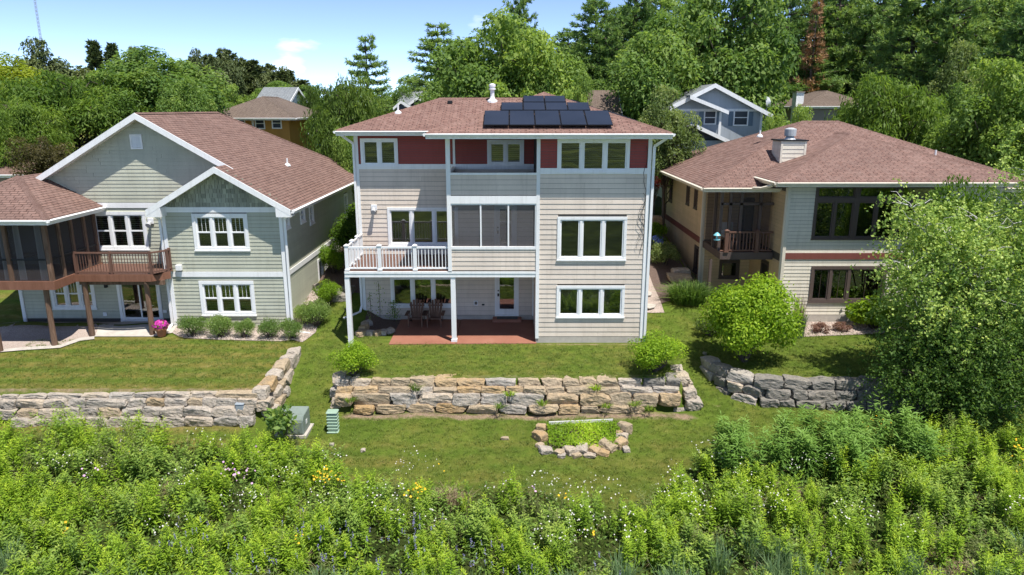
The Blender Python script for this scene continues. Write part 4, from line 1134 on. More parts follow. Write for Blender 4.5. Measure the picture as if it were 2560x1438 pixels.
# roof planes
rm = M['shingle_l']
ys0, yf0, yrid, yback = YB - .5, YS - .5, 39.1, 45.7
xe = -9.15; ze = main_z(xe)
P1 = [(RX, ys0, RZ), (GXm, ys0, main_z(GXm)), (GXm, yf0, main_z(GXm)), (xe, yf0, ze), (xe, yback, ze), (RX, yrid, RZ)]
xL = -20.3; zL = main_z(xL)
P2 = [(RX, ys0, RZ), (RX, yrid, RZ), (RX - (yback - yrid) + 2.05, yback - 2.05, RZ - SL * (yback - yrid - 2.05)), (xL, ys0, zL)]
P2 = [(RX, ys0, RZ), (RX, yrid, RZ), (xL, yrid + (RX - xL), zL), (xL, ys0, zL)]
xfl = -15.15
P3 = [(GXm, yf0, fg_z(GXm)), (GXm, YB + .2, fg_z(GXm)), (xfl, YB + .2, fg_z(xfl)), (xfl, yf0, fg_z(xfl))]
P4 = [(RX, yrid, RZ), (xe, yback, ze), (xL - 2.25, yback, ze), ]
lr = roof([P1, P2, P3, P4], rm, lh)
cap((RX, ys0, RZ), (RX, yrid, RZ), rm, lr); cap((RX, yrid, RZ), (xe, yback, ze), rm, lr)
gutter([(xe, yf0 + .1, ze), (xe, yback, ze)], lh, M['white'])
# rake boards
def rake(a, b, w=.26, th=.05):
    a, b = Vector(a), Vector(b); dn = Vector((0, 0, -w)); mb = MB()
    mb.prism([a + Vector((0, 0, .02)), b + Vector((0, 0, .02)), b + dn, a + dn], (0, -th, 0)); mb.build('rake_board', M['white'], lh)
def rake_soffit(a, b, yb):
    a, b = Vector(a) + Vector((0, .01, -.16)), Vector(b) + Vector((0, .01, -.16)); mb = MB()
    mb.prism([a, b, Vector((b.x, yb, b.z)), Vector((a.x, yb, a.z))], (0, 0, -.03)); mb.build('rake_soffit', M['white'], lh)
rake((RX, ys0, RZ), (-11.85, ys0, main_z(-11.85)), .24); rake((RX, ys0, RZ), (xL, ys0, zL), .24)
rake_soffit((RX, ys0, RZ), (-11.85, ys0, main_z(-11.85)), YB); rake_soffit((RX, ys0, RZ), (xL, ys0, zL), YB)
rake((GXm, yf0, GZm), (xe, yf0, fg_z(xe)), .24); rake((GXm, yf0, GZm), (xfl, yf0, fg_z(xfl)), .24)
rake_soffit((GXm, yf0, GZm), (xe, yf0, fg_z(xe)), YS); rake_soffit((GXm, yf0, GZm), (xfl, yf0, fg_z(xfl)), YS)
for x, s in ((xe, 1), (xfl, -1)):     # boxed eave returns
    a = fg_z(x); MB().prism([(x, yf0 - .045, a - .0), (x, yf0 - .045, a - .28), (x - s * .62, yf0 - .045, a - .28), (x - s * .62, yf0 - .045, a + .62 * SL - .26)], (0, .55, 0)).build('eave_return', M['white'], lh)
box('soffit', M['white'], lh, xg1 + .04, xe - .02, YS - .4, 45.3, 5.12, 5.15)
box('back_wall', M['green'], lh, -22, -9.8, 44.9, 45.1, 0, 5.2)
box('back_wall', M['green'], lh, -22.2, -22.05, 31.1, 45, -.2, 5.2)
xv, yv = -11.35, 36.3; pipe_vent(lh, xv, yv, main_z(xv) + .02, .34)
downspout(lh, [(-9.1, yf0 + .15, 5.2), (-9.55, YS - .12, 4.95), (-9.58, YS - .1, .1)], M['white'], .045)
downspout(lh, [(xfl + .05, yf0 + .2, 5.2), (xg0 - .1, YS - .06, 4.9), (xg0 - .08, YS - .08, .3), (xg0 - .18, YS - .45, .04)], M['white'], .045)
downspout(lh, [(-9.58, YS - .1, .1), (-9.4, YS - .4, .05), (-8.6, YS - .55, -.03)], M['white'], .05, 'downspout_extension')
# ---- screened porch with hip roof
px0, px1, pyf = -22.8, -18.3, 27.55
fl = 2.72; pe = 5.28
hx0, hx1, hy0 = -23.25, -17.85, 27.05
tt = (hx1 - hx0) / 2; sl2 = .52; apx = ((hx0 + hx1) / 2, hy0 + tt, pe + sl2 * tt)
prf = roof([[(hx0, hy0, pe), (hx1, hy0, pe), apx], [(hx1, hy0, pe), (hx1, 31.2, pe), (apx[0], 33.4, apx[2]), apx], [(hx0, 33.4, pe), (hx0, hy0, pe), apx, (apx[0], 33.4, apx[2])]], rm, lh)
cap((hx1, hy0, pe), apx, rm, prf); cap((hx0, hy0, pe), apx, rm, prf)
gutter([(hx0, 31.2, pe), (hx0, hy0, pe), (hx1, hy0, pe), (hx1, 31.0, pe)], lh, M['white'])
box('soffit', M['white'], lh, hx0 + .02, hx1 - .02, hy0 + .02, 30.95, pe - .21, pe - .17)
# fascia, floor, posts, screens
mb = MB(); mb.box(px0 - .1, px1 + .08, pyf - .1, pyf - .04, fl - .33, fl + .02); mb.box(px1 + .02, px1 + .08, pyf - .04, 30.96, fl - .33, fl + .02); mb.build('porch_fascia', M['cedar_fascia'], lh)
box('porch_floor', M['deck_brown'], lh, px0 - .09, px1 + .01, pyf - .03, 30.97, fl - .05, fl)
def cpost(x, y, w=.15): return MB().box(x - w / 2, x + w / 2, y - w / 2, y + w / 2, fl, pe - .22).build('porch_post', M['cedar'], lh)
fxs = [px0, -21.3, X(14, 620, pyf), px1 - .04]
fxs = [-22.8, -21.45, -19.92, -18.34]
for x in fxs: cpost(x, pyf)
sys_ = [28.35, 29.2, 30.1, 30.88]
for y in sys_: cpost(px1 - .04, y, .13)
for a, b in zip(fxs[:-1], fxs[1:]):
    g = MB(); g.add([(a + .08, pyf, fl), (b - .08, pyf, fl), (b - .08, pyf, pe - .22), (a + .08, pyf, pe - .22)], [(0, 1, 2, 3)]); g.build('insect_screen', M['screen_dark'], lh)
    MB().box(a + .08, b - .08, pyf - .03, pyf + .03, fl + .85, fl + .91).build('screen_rail', M['black'], lh)
for a, b in zip([pyf] + sys_[:-1], sys_):
    g = MB(); g.add([(px1 - .04, a + .08, fl), (px1 - .04, b - .08, fl), (px1 - .04, b - .08, pe - .22), (px1 - .04, a + .08, pe - .22)], [(0, 1, 2, 3)]); g.build('insect_screen', M['screen_dark'], lh)
    MB().box(px1 - .07, px1 - .01, a + .08, b - .08, fl + .85, fl + .91).build('screen_rail', M['black'], lh)
def curtain(x, y, w, parent):
    mb = MB(); n_ = 14; v = []; f = []
    for z, k_ in ((fl + .02, 1.0), (pe - .35, .75)):
        for i in range(n_): v.append((x + w * k_ * (i / (n_ - 1) - .5), y + .06 * math.sin(i * 1.9), z))
    f = [(i, i + 1, i + 1 + n_, i + n_) for i in range(n_ - 1)]; mb.add(v, f); return mb.build('curtain', M['curtain'], parent)
for x in (-18.75, -19.6, -20.2, -21.15): curtain(x, pyf + .18, .32, lh)
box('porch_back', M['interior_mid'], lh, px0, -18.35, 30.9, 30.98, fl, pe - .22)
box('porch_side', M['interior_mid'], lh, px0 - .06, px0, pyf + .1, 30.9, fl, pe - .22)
tb = thing('porch_table', 'small round table seen inside the screened corner porch of the green house', 'table', (-20.6, 29.2, fl))
MB().lathe((-20.6, 29.2, fl + .70), [(.6, 0), (.62, .02), (.6, .04)], 20).build('table_top', M['cedar'], tb); MB().lathe((-20.6, 29.2, fl), [(.28, 0), (.1, .06), (.06, .3), (.06, .70)], 10).build('leg', M['cedar'], tb)
# deck with brown railing
dfl = 2.72; dyf = 28.75
mb = MB(); n_ = 14
for i in range(n_):
    y0 = dyf + .05 + (30.95 - dyf - .05) * i / n_; mb.box(px1 + .09, xg0 - .03, y0, y0 + (30.95 - dyf - .05) / n_ - .01, dfl - .03, dfl)
mb.build('deck_boards', M['deck_brown'], lh)
xa, xc = px1 + .09, xg0 + .28
mb = MB(); mb.box(xa, xc - .55, dyf - .02, dyf + .03, dfl - .30, dfl - .01); mb.bar((xc - .56, dyf + .01, dfl - .155), (xc - .03, dyf + .6, dfl - .155), .05, .29); mb.build('deck_fascia', M['cedar_fascia'], lh)
mb = MB(); mb.prism([(xg0 - .03, dyf + .05, dfl - .03), (xc - .5, dyf + .05, dfl - .03), (xc - .05, dyf + .55, dfl - .03), (xc - .05, YS - .05, dfl - .03), (xg0 - .03, YS - .05, dfl - .03)], (0, 0, .03)); mb.build('deck_boards', M['deck_brown'], lh)
railing(lh, [(xa + .08, dyf + .08), (X(273, 650, dyf), dyf + .08), (xc - .55, dyf + .08), (xc - .1, dyf + .6), (xc - .12, YS - .12)], dfl, M['deck_brown'], caps=False, spacing=.115, bal=.022, post=.09, rail_h=.90)
# heavy support posts and beam
for (px, py) in ((137, 862), (231, 840), (382, 838), (0, 875)):
    gx_, gy_ = G(px, py, 0.0); MB().tube([(gx_, gy_, -.1), (gx_ + .0, gy_, 1.2), (gx_, gy_, 2.44)], [.12, .105, .10], 8).build('deck_post', M['cedar'], lh)
MB().box(-18.2, xg0 + .1, 29.0, 29.12, 2.22, 2.42).build('deck_beam', M['cedar'], lh)
# patio slab & gravel below
drape('concrete_patio', [G(236, 842, 0), G(380, 842, 0), G(432, 836, 0), (-14.8, 30.95), (-17.6, 30.95), G(255, 815, 0)], M['concrete'], .035, label='concrete patio slab below the brown deck')
drape('gravel_border', [G(-40, 872, 0), G(60, 866, 0), G(150, 862, 0), G(200, 846, 0), G(236, 841, 0), G(255, 815, 0), (-17.6, 30.9), (-22.5, 30.9), (-25, 29.5)], M['gravel'], .02, label='gravel bed under the brown deck')
drape('concrete_edging', [G(-40, 874, 0), G(60, 867, 0), G(150, 862, 0), G(200, 846, 0), G(236, 842, 0), G(236, 849, 0), G(200, 853, 0), G(150, 868, 0), G(60, 873, 0), G(-40, 880, 0)], M['concrete'], .045, label='pale curved concrete edging')
bed_poly = [G(432, 836, 0), G(460, 845, 0), G(560, 850, 0), G(700, 853, 0), G(755, 848, 0), G(790, 830, 0.05), G(800, 808, .1), (-8.55, 30.6), (-8.75, 32.2), (-9.68, 33.2), (-9.68, 29.72), (-14.8, 29.72)]
drape('gravel_border', bed_poly, M['gravel'], .025, label='pinkish gravel bed along the green house')

# ================================================================== right house (cream)
rh = thing('house', 'cream and buff clapboard house with brown windows and a wide hip roof', 'house', (15, 36, -.2))
RY, RB = 31.7, 35.9
QF = Fr((0, RY, 0)); QB = Fr((0, RB, 0)); xs0, xs1 = 12.3, 21.8; QL = Fr((xs0, RB, 0), -90); xw = 9.8; QW = Fr((xw, 46.0, 0), -90)
bt = dict(casing='brown_trim', trim=.13, mull=.11)
zr0 = -.05
def wpx(a, b, c, d, n, **k): return win_px(rh, QF, RY, a, b, c, d, n, **{**bt, **k})
lw1 = wpx(2024, 2212, 666, 755, 3, split=[1, 1, 2.1], muntin=1, interior='interior')
# upper window wall: tall units below transoms
zt0, zt1, zmid = Z(598, RY), Z(462, RY), Z(497, RY)
def wall_win(u0, u1):
    a = window(rh, QF, u0, u1, zmid - .04, zt1, 1, casing='brown_trim', trim=.10, sill=False)
    b = window(rh, QF, u0, u1, zt0, zmid - .04, 2, casing='brown_trim', trim=.10, mull=.09)
    return (u0, u1, zt0, zt1, .10)
us = [X(2034, 530, RY), X(2138, 530, RY), X(2242, 530, RY), X(2346, 530, RY)]
uw = [wall_win(a, b) for a, b in zip(us[:-1], us[1:])]
uwall = (us[0], us[-1], zt0, zt1, .1)
v1 = panel(rh, QF, xs0, xs1, zr0, 6.15, [hole(lw1)] + [hole(c) for c in uw], M['cream'])
zb0, zb1 = Z(648, RY), Z(633, RY)
lap(v1, QF, xs0 + .12, xs1, .12, zb0, .165, M['cream'], [lw1]); lap(v1, QF, xs0 + .12, xs1, zb1, 6.13, .165, M['cream'], [uwall])
band(v1, QF, xs0 + .1, xs1, zb0, zb1, 'band_red', name='belt_course')
corner(v1, QF, xs0 + .05, -.2, 6.15, .14, 'cream')
MB().box(xs0, xs1, 0, .02, -.6, .12, QF).build('foundation', M['concrete'], rh)
# side of the front section beside the porch
ddoor = (1.7, 2.75, .0, 2.2, .05)
v2 = panel(rh, QL, 0, RB - RY, zr0, 6.0, [ddoor[:4]], M['buff']); lap(v2, QL, 0, RB - RY - .08, .0, 2.6, .165, M['buff'], [ddoor]); corner(v2, QL, RB - RY - .06, -.2, 6.0, .12, 'cream')
lap(v2, QL, 0, RB - RY - .08, 2.95, 5.8, .165, M['buff'])
mb = MB(); mb.box(ddoor[0], ddoor[0] + .1, -.05, .05, 0, 2.2, QL); mb.box(ddoor[1] - .1, ddoor[1], -.05, .05, 0, 2.2, QL); mb.box(ddoor[0] + .1, ddoor[1] - .1, -.05, .05, 2.1, 2.2, QL); dd_ = mb.build('door', M['brown_trim'], rh)
MB().box(ddoor[0] + .1, ddoor[1] - .1, -.05, -.01, .0, 2.1, QL).build('door_leaf', M['black'], dd_)
MB().box(ddoor[1] - .2, ddoor[1] - .14, -.01, .05, .95, 1.05, QL).build('handle', M['metal'], dd_)
# back wall of the recess
bw = win_px(rh, QB, RB, 1797, 1848, 650, 696, 1, casing='brown_trim', trim=.11)
pdr = (X(1848, 560, RB), X(1896, 560, RB), 2.92, 5.0, .05)
tw1 = (X(1848, 486, RB), X(1900, 486, RB), 5.08, 5.62)
v3 = panel(rh, QB, xw, xs0, zr0 - .2, 6.0, [hole(bw), pdr[:4]], M['buff'])
lap(v3, QB, xw, xs0, .2, 2.6, .165, M['buff'], [bw]); lap(v3, QB, xw, xs0, 2.9, 5.8, .165, M['buff'], [pdr])
glazed_door(rh, QB, pdr, 'brown_trim', 'brown_trim', stile=.15)
# left side wall
qs = [window(rh, QW, 46 - b, 46 - a, Z(pb, (a + b) / 2), Z(pa, (a + b) / 2), 1, casing='brown_trim', trim=.09) for (a, b, pa, pb) in ((43.3, 44.1, 445, 505), (39.1, 39.8, 462, 512), (37.4, 38.05, 470, 522), (36.5, 37.3, 615, 680))]
sdo = (46 - 45.6, 46 - 44.9, 2.9, 5.2, .05)
v4 = panel(rh, QW, 0, 46 - RB, .0, 6.0, [hole(c) for c in qs], M['buff'])
lap(v4, QW, 0, 46 - RB - .08, .4, 2.62, .165, M['buff'], qs); lap(v4, QW, 0, 46 - RB - .08, 2.92, 5.75, .165, M['buff'], qs)
band(v4, QW, 0, 46 - RB - .08, 2.62, 2.92, 'band_red', name='belt_course'); corner(v4, QW, 46 - RB - .05, .2, 5.75, .12, 'cream'); corner(v3, QB, xw + .05, .2, 2.6, .1, 'cream')
MB().box(sdo[0], sdo[1], .0, .05, sdo[2], sdo[3], QW).build('side_door', M['brown_trim'], v4)
box('back_wall', M['buff'], rh, xw, 23, 45.9, 46.0, 0, 5.8)
# porch deck
dz = 2.86; dy0 = 32.75
mb = MB(); mb.box(xw - .02, xs0 - .04, dy0, dy0 + .07, dz - .34, dz - .0); mb.box(xw - .02, xw + .05, dy0 + .07, RB - .05, dz - .34, dz); mb.build('porch_beam', M['brown_trim'], rh)
box('porch_floor', M['deck_brown'], rh, xw + .05, xs0 - .04, dy0 + .07, RB - .06, dz - .06, dz - .01)
box('porch_soffit', M['cream'], rh, xw + .06, xs0 - .05, dy0 + .08, RB - .07, dz - .33, dz - .28)
dx1 = X(1893, 600, dy0)
railing(rh, [(xw + .25, dy0 + .05), (dx1, dy0 + .05), (xs0 - .1, dy0 + .05)], dz, M['deck_brown'], caps=True, posts=[0, 1], spacing=.14, bal=.045, post=.16, rail_h=.95)
ptop = 5.68
scr_y = dy0 + .35
for (x, y) in ((xw + .03, dy0 + .5), (xw + .03, 34.2), (X(1852, 560, scr_y), scr_y + .15), (X(1900, 560, scr_y), scr_y + .15), (xw + .45, scr_y + .15)):
    MB().box(x - .07, x + .07, y - .07, y + .07, dz, ptop).build('porch_post', M['brown_trim'], rh)
MB().box(xw, xs0 - .02, scr_y + .08, scr_y + .22, 5.02, 5.14).build('screen_rail', M['brown_trim'], rh)
MB().box(xw, xs0 - .02, scr_y + .06, scr_y + .24, ptop, ptop + .12).build('porch_header', M['brown_trim'], rh)
g = MB(); g.add([(xw + .06, dy0 + .55, dz), (xw + .06, RB - .1, dz), (xw + .06, RB - .1, ptop), (xw + .06, dy0 + .55, ptop)], [(0, 1, 2, 3)]); g.build('insect_screen', M['screen_dark'], rh)
xs_ = [xw + .45, X(1852, 560, scr_y), X(1900, 560, scr_y), xs0 - .08]
for a, b in zip(xs_[:-1], xs_[1:]):
    g = MB(); g.add([(a + .07, scr_y + .15, dz), (b - .07, scr_y + .15, dz), (b - .07, scr_y + .15, ptop), (a + .07, scr_y + .15, ptop)], [(0, 1, 2, 3)]); g.build('insect_screen', M['screen_dark'], rh)
pc = thing('porch_chair', 'pale chair inside the screened porch of the cream house', 'chair', (10.75, 34.9, dz))
MB().box(10.45, 11.05, 34.6, 35.2, dz + .38, dz + .5).build('seat', M['curtain'], pc); MB().box(10.45, 11.05, 35.16, 35.26, dz + .5, dz + 1.05).build('backrest', M['curtain'], pc)
for sx_ in (10.48, 11.02):
    for sy_ in (34.63, 35.17): MB().box(sx_ - .025, sx_ + .025, sy_ - .025, sy_ + .025, dz, dz + .38).build('leg', M['brown_trim'], pc)
bx = MB().box(xw + 1.1, xw + 1.2, dy0 + .6, dy0 + .7, dz, 2.9)
lp = MB(); ppx = X(1771, 700, 33.0); lp.box(ppx - .06, ppx + .06, dy0 + .02, dy0 + .14, -.3, dz - .34); lp.build('porch_support', M['brown_trim'], rh)
lampp = MB().lathe((11.3, 34.2, dz - .42), [(.02, .1), (.12, .08), (.12, .02), (.05, 0)], 10).build('ceiling_lamp', M['black'], rh)
small_box(rh, QB, X(1792, 727, RB), Z(727, RB), .14, .18, .05, 'metal', 'outlet_box')
# roofs
rm = M['shingle_r']
hip_roof(rh, rm, 8.76, 24.8, 32.6, 46.7, 5.92, .40, gut=M['cream'])
hip_roof(rh, rm, 11.45, 22.6, 30.85, 46.0, 6.34, .33, gut=M['cream'], ridge_axis='y')
mb = MB(); mb.box(8.8, 24.7, 32.64, 46.6, 5.72, 5.76); mb.build('soffit', M['cream'], rh); box('soffit', M['brown_trim'], rh, 11.5, 22.5, 30.9, 34.0, 6.13, 6.17)
downspout(rh, [(11.4, 31.2, 6.15), (11.15, 31.9, 5.95), (11.0, 32.5, 5.9)], M['cream'], .05)
downspout(rh, [(8.8, 35.6, 5.72), (9.65, 35.85, 5.5), (9.68, 35.85, .6)], M['cream'], .04)
# chimney
cY = 34.9; cx0, cx1 = X(1951, 380, cY), X(2014, 380, cY); cz0, cz1 = 6.5, Z(353, cY)
CH = MB().box(cx0, cx1, cY, cY + 1.15, cz0, cz1).build('chimney', M['cream'], rh)
for fr_, a, b in ((Fr((0, cY, 0)), cx0 + .09, cx1 - .09), (Fr((cx0, cY + 1.15, 0), -90), .05, 1.1)):
    lap(CH, fr_, a, b, cz0, cz1 - .05, .2, M['cream'], proud=.03)
for u in (cx0 + .04, cx1 - .04): corner(CH, Fr((0, cY, 0)), u, cz0, cz1, .1, 'cream', .04)
MB().box(cx0 - .08, cx1 + .08, cY - .08, cY + 1.23, cz1, cz1 + .06).build('chimney_cap', M['black'], CH)
MB().lathe(((cx0 + cx1) / 2, cY + .55, cz1 + .06), [(.28, 0), (.2, .1), (.18, .16), (.27, .17), (.28, .48), (.27, .5), (.1, .56)], 14).build('flue', M['metal'], CH)
# dark flashing at chimney foot
pipe_vent(rh, 20.2, 34.4, 7.05, .45); pipe_vent(rh, X(1900, 335, 38.5), 38.5, 8.0, .3)
# hanging feeder
ft = thing('bird_feeder', 'small turquoise bird feeder hanging beside the brown deck railing', 'bird feeder', (X(1793, 585, 32.6), 32.6, Z(600, 32.6)), absolute=False)
MB().lathe((0, 0, 0), [(.15, 0), (.15, .03), (.05, .04), (.05, .2), (.17, .22), (.1, .3), (.02, .36)], 10).build('feeder_body', M['bluefeeder'], ft)
MB().tube([(0, 0, .36), (.0, .02, .55), (.1, .12, .62), (.3, .18, .45)], .012, 5).build('hanger', M['black'], ft)

# ================================================================== houses behind
def far_house(name, label, x0, x1, y0, y1, zb, zw, siding, roofm, kind, slope, wins, over=.5, gable_axis='y', shutter=None):
    h = thing(name, label, 'house', ((x0 + x1) / 2, (y0 + y1) / 2, zb)); fr = Fr((0, y0, 0))
    box('wall', M[siding], h, x0, x1, y0, y1, zb - .5, zw)
    for (u, z, w, hh) in wins:
        wo = MB(); wo.box(u - w / 2, u + w / 2, .0, .06, z + hh / 2 - .1, z + hh / 2, fr).box(u - w / 2, u + w / 2, .0, .07, z - hh / 2, z - hh / 2 + .1, fr).box(u - w / 2, u - w / 2 + .1, 0, .06, z - hh / 2 + .1, z + hh / 2 - .1, fr).box(u + w / 2 - .1, u + w / 2, 0, .06, z - hh / 2 + .1, z + hh / 2 - .1, fr).box(u - w / 2 + .1, u + w / 2 - .1, 0, .045, z - .03, z + .03, fr)
        wo = wo.build('window', M['white'], h)
        MB().box(u - w / 2 + .1, u + w / 2 - .1, .005, .02, z - hh / 2 + .1, z - .03, fr).build('pane', M['solar'], wo); MB().box(u - w / 2 + .1, u + w / 2 - .1, .005, .02, z + .03, z + hh / 2 - .1, fr).build('pane', M['solar'], wo)
        if shutter:
            for s in (-1, 1): MB().box(u + s * (w / 2 + .2) - .17, u + s * (w / 2 + .2) + .17, 0, .05, z - hh / 2, z + hh / 2, fr).build('shutter', M[shutter], wo)
    if kind == 'hip':
        hip_roof(h, M[roofm], x0 - over, x1 + over, y0 - over, y1 + over, zw + .1, slope, gut=M['white'])
    elif kind == 'gable':      # gable faces the viewer
        xm = (x0 + x1) / 2; zr = zw + slope * (x1 - x0) / 2; a = zw - slope * over
        roof([[(x0 - over, y0 - over, a), (xm, y0 - over, zr), (xm, y1, zr), (x0 - over, y1, a)], [(xm, y0 - over, zr), (x1 + over, y0 - over, a), (x1 + over, y1, a), (xm, y1, zr)]], M[roofm], h)
        MB().add([(x0, y0 - .005, zw), (x1, y0 - .005, zw), (xm, y0 - .005, zr - .1)], [(0, 1, 2)]) if False else None
        g = MB(); g.prism([(x0, y0, zw), (x1, y0, zw), (xm, y0, zr - .08)], (0, .2, 0)); g.build('gable_wall', M[siding], h)
        for p, q in (((x0 - over, y0 - over - .01, a), (xm, y0 - over - .01, zr)), ((xm, y0 - over - .01, zr), (x1 + over, y0 - over - .01, a))):
            p, q = Vector(p), Vector(q); mb = MB(); mb.prism([p + Vector((0, 0, .03)), q + Vector((0, 0, .03)), q - Vector((0, 0, .3)), p - Vector((0, 0, .3))], (0, -.06, 0)); mb.build('rake_board', M['white'], h)
        band(h, fr, x0, x1, zw - .05, zw + .15)
        for x in (x0 + .08, x1 - .08): corner(h, fr, x, zb, zw, .16)
    else:                      # side gable: slope faces viewer
        ym = (y0 + y1) / 2; zr = zw + slope * (y1 - y0) / 2
        roof([[(x0 - over, y0 - over, zw), (x1 + over, y0 - over, zw), (x1 + over, ym, zr), (x0 - over, ym, zr)], [(x0 - over, ym, zr), (x1 + over, ym, zr), (x1 + over, y1 + over, zw), (x0 - over, y1 + over, zw)]], M[roofm], h)
        for x in (x0, x1 - .2): g = MB(); g.prism([(x, y0, zw), (x, y1, zw), (x, ym, zr - .1)], (.2, 0, 0)); g.build('gable_wall', M[siding], h)
        mb = MB(); x = x1 + over
        for a_, b_ in (((x, y0 - over, zw), (x, ym, zr)), ((x, ym, zr), (x, y1 + over, zw))):
            a_, b_ = Vector(a_), Vector(b_); mb.prism([a_, b_, b_ - Vector((0, 0, .3)), a_ - Vector((0, 0, .3))], (.05, 0, 0))
        mb.build('rake_board', M['white'], h)
    return h
def wz(px, py, Y): return (X(px, py, Y), Z(py, Y))
# ochre house
Y = 66; zt_ = Z(297, Y)
o = far_house('house', 'ochre yellow house with a brown hip roof behind the green house', X(540, 300, Y), X(722, 300, Y), Y, Y + 11, 3, zt_, 'ochre', 'shingle_far', 'hip', .45, [(*wz(650, 309, Y), .9, 1.0), (*wz(692, 308, Y), .9, 1.0), (*wz(598, 306, Y), 1.1, 1.0)], over=.9)
downspout(o, [(X(632, 297, Y), Y - .1, zt_), (X(632, 297, Y), Y - .1, 3.5)], M['white'], .07)
# blue-grey house
Y = 58
bh = far_house('house', 'blue-grey gabled house with white trim and shutters among the trees', X(1650, 280, Y), X(1907, 280, Y), Y, Y + 9, 3, Z(277, Y), 'bluegrey', 'shingle_grey', 'gable', .50, [(*wz(1775, 294, Y), 1.0, 1.1), (*wz(1852, 294, Y), 1.2, 1.3)], over=.6, shutter='shutter')
corner(bh, Fr((0, Y, 0)), X(1800, 300, Y), 3, Z(280, Y), .2)
x0_, x1_ = X(1700, 340, Y - 2), X(1822, 350, Y - 2)
roof([[(x0_ - 2, Y - 3, Z(330, Y - 3)), (X(1742, 310, Y - 3), Y - 3, Z(312, Y - 3)), (X(1742, 310, Y - 3), Y + .1, Z(312, Y - 3)), (x0_ - 2, Y + .1, Z(330, Y - 3))], [(X(1742, 310, Y - 3), Y - 3, Z(312, Y - 3)), (X(1824, 350, Y - 3), Y - 3, Z(350, Y - 3)), (X(1824, 350, Y - 3), Y + .1, Z(350, Y - 3)), (X(1742, 310, Y - 3), Y + .1, Z(312, Y - 3))]], M['shingle_grey'], bh, name='porch_roof')
mb = MB(); a, b = Vector((X(1742, 310, Y - 3), Y - 3.02, Z(312, Y - 3))), Vector((X(1824, 350, Y - 3), Y - 3.02, Z(350, Y - 3))); mb.prism([a, b, b - Vector((0, 0, .3)), a - Vector((0, 0, .3))], (0, -.06, 0)); mb.build('rake_board', M['white'], bh)
box('garage_wall', M['bluegrey'], bh, x0_ - 1, x1_ - .3, Y - 2.6, Y - .02, 2.5, Z(352, Y - 3))
# lower front gable leaning on the blue-grey house
YY = Y - 1.2; zc = Z(245, YY)
a0, a1, am = X(1712, 250, YY), X(1818, 278, YY), X(1722, 240, YY)
roof([[(am, YY - .4, Z(238, YY)), (a1, YY - .4, Z(277, YY)), (a1, Y, Z(277, YY)), (am, Y, Z(238, YY))]], M['shingle_grey'], bh, name='porch_roof')
mb = MB(); a, b = Vector((am, YY - .42, Z(238, YY))), Vector((a1, YY - .42, Z(277, YY))); mb.prism([a, b, b - Vector((0, 0, .28)), a - Vector((0, 0, .28))], (0, -.06, 0)); mb.build('rake_board', M['white'], bh)
dish = thing('satellite_dish', 'small grey satellite dish beside the blue-grey house roof', 'satellite dish', (X(1917, 255, 61), 61, Z(262, 61)), absolute=False)
MB().tube([(0, .0, -6), (0, 0, .3)], .05, 6).build('pole', M['metal'], dish); MB().tube([(0, -.1, .2), (.1, -.16, .22), (.2, -.3, .25)], [.45, .4, .05], 12).build('reflector', M['metal'], dish)
# tan gable roof behind centre house
Y = 62
far_house('house', 'taupe shingled side gable roof rising behind the solar roof', X(1470, 290, Y), X(1548, 290, Y), Y, Y + 7, 3, Z(300, Y), 'greybrown', 'shingle_far', 'side', .72, [], over=.3)
Y = 78
far_house('house', 'grey shingled side gable house behind the left end of the tan roof', X(1000, 270, Y), X(1100, 270, Y), Y, Y + 8, 3, Z(266, Y), 'bluegrey', 'shingle_grey', 'side', .42, [], over=.4)
dmr = bpy.data.objects[-1] if False else None
dm = thing('house', 'grey gabled house with triangular white framed window peeking over the tan roof', 'house', (X(1045, 270, 74), 74, 3))
for (pa, pm, pb, pt, pb_) in ((1018, 1045, 1072, 243, 262), (983, 1002, 1030, 253, 270)):
    Yq = 74 if pa > 1000 else 72; xa_, xm_, xb_ = X(pa, pb_, Yq), X(pm, pt, Yq), X(pb, pb_, Yq); za_, zt2 = Z(pb_, Yq), Z(pt, Yq)
    roof([[(xa_, Yq, za_), (xm_, Yq, zt2), (xm_, Yq + 5, zt2), (xa_, Yq + 5, za_)], [(xm_, Yq, zt2), (xb_, Yq, za_), (xb_, Yq + 5, za_), (xm_, Yq + 5, zt2)]], M['shingle_grey'], dm)
    for p, q in (((xa_, Yq - .02, za_), (xm_, Yq - .02, zt2)), ((xm_, Yq - .02, zt2), (xb_, Yq - .02, za_))):
        p, q = Vector(p), Vector(q); mb = MB(); mb.prism([p + Vector((0, 0, .05)), q + Vector((0, 0, .05)), q - Vector((0, 0, .22)), p - Vector((0, 0, .22))], (0, -.08, 0)); mb.build('rake_board', M['white'], dm)
    MB().prism([(xa_ + .3, Yq + .15, za_ - .2), (xb_ - .3, Yq + .15, za_ - .2), (xm_, Yq + .15, zt2 - .3)], (0, .05, 0)).build('gable_window', M['solar'], dm)
    box('wall', M['bluegrey'], dm, xa_ + .3, xb_ - .3, Yq + .22, Yq + 5, 2.5, za_ - .1)
Y = 82
far_house('house', 'white roofed house half hidden by the feathery tree left of centre', X(640, 240, Y), X(712, 240, Y), Y, Y + 8, 3, Z(262, Y), 'white', 'shingle_grey', 'side', .5, [], over=.4)
Y = 68
hc = far_house('house', 'taupe roofed house with a white chimney behind the cream house roof', X(2015, 280, Y), X(2180, 280, Y), Y, Y + 9, 3, Z(268, Y), 'greybrown', 'shingle_far', 'hip', .40, [], over=.5)
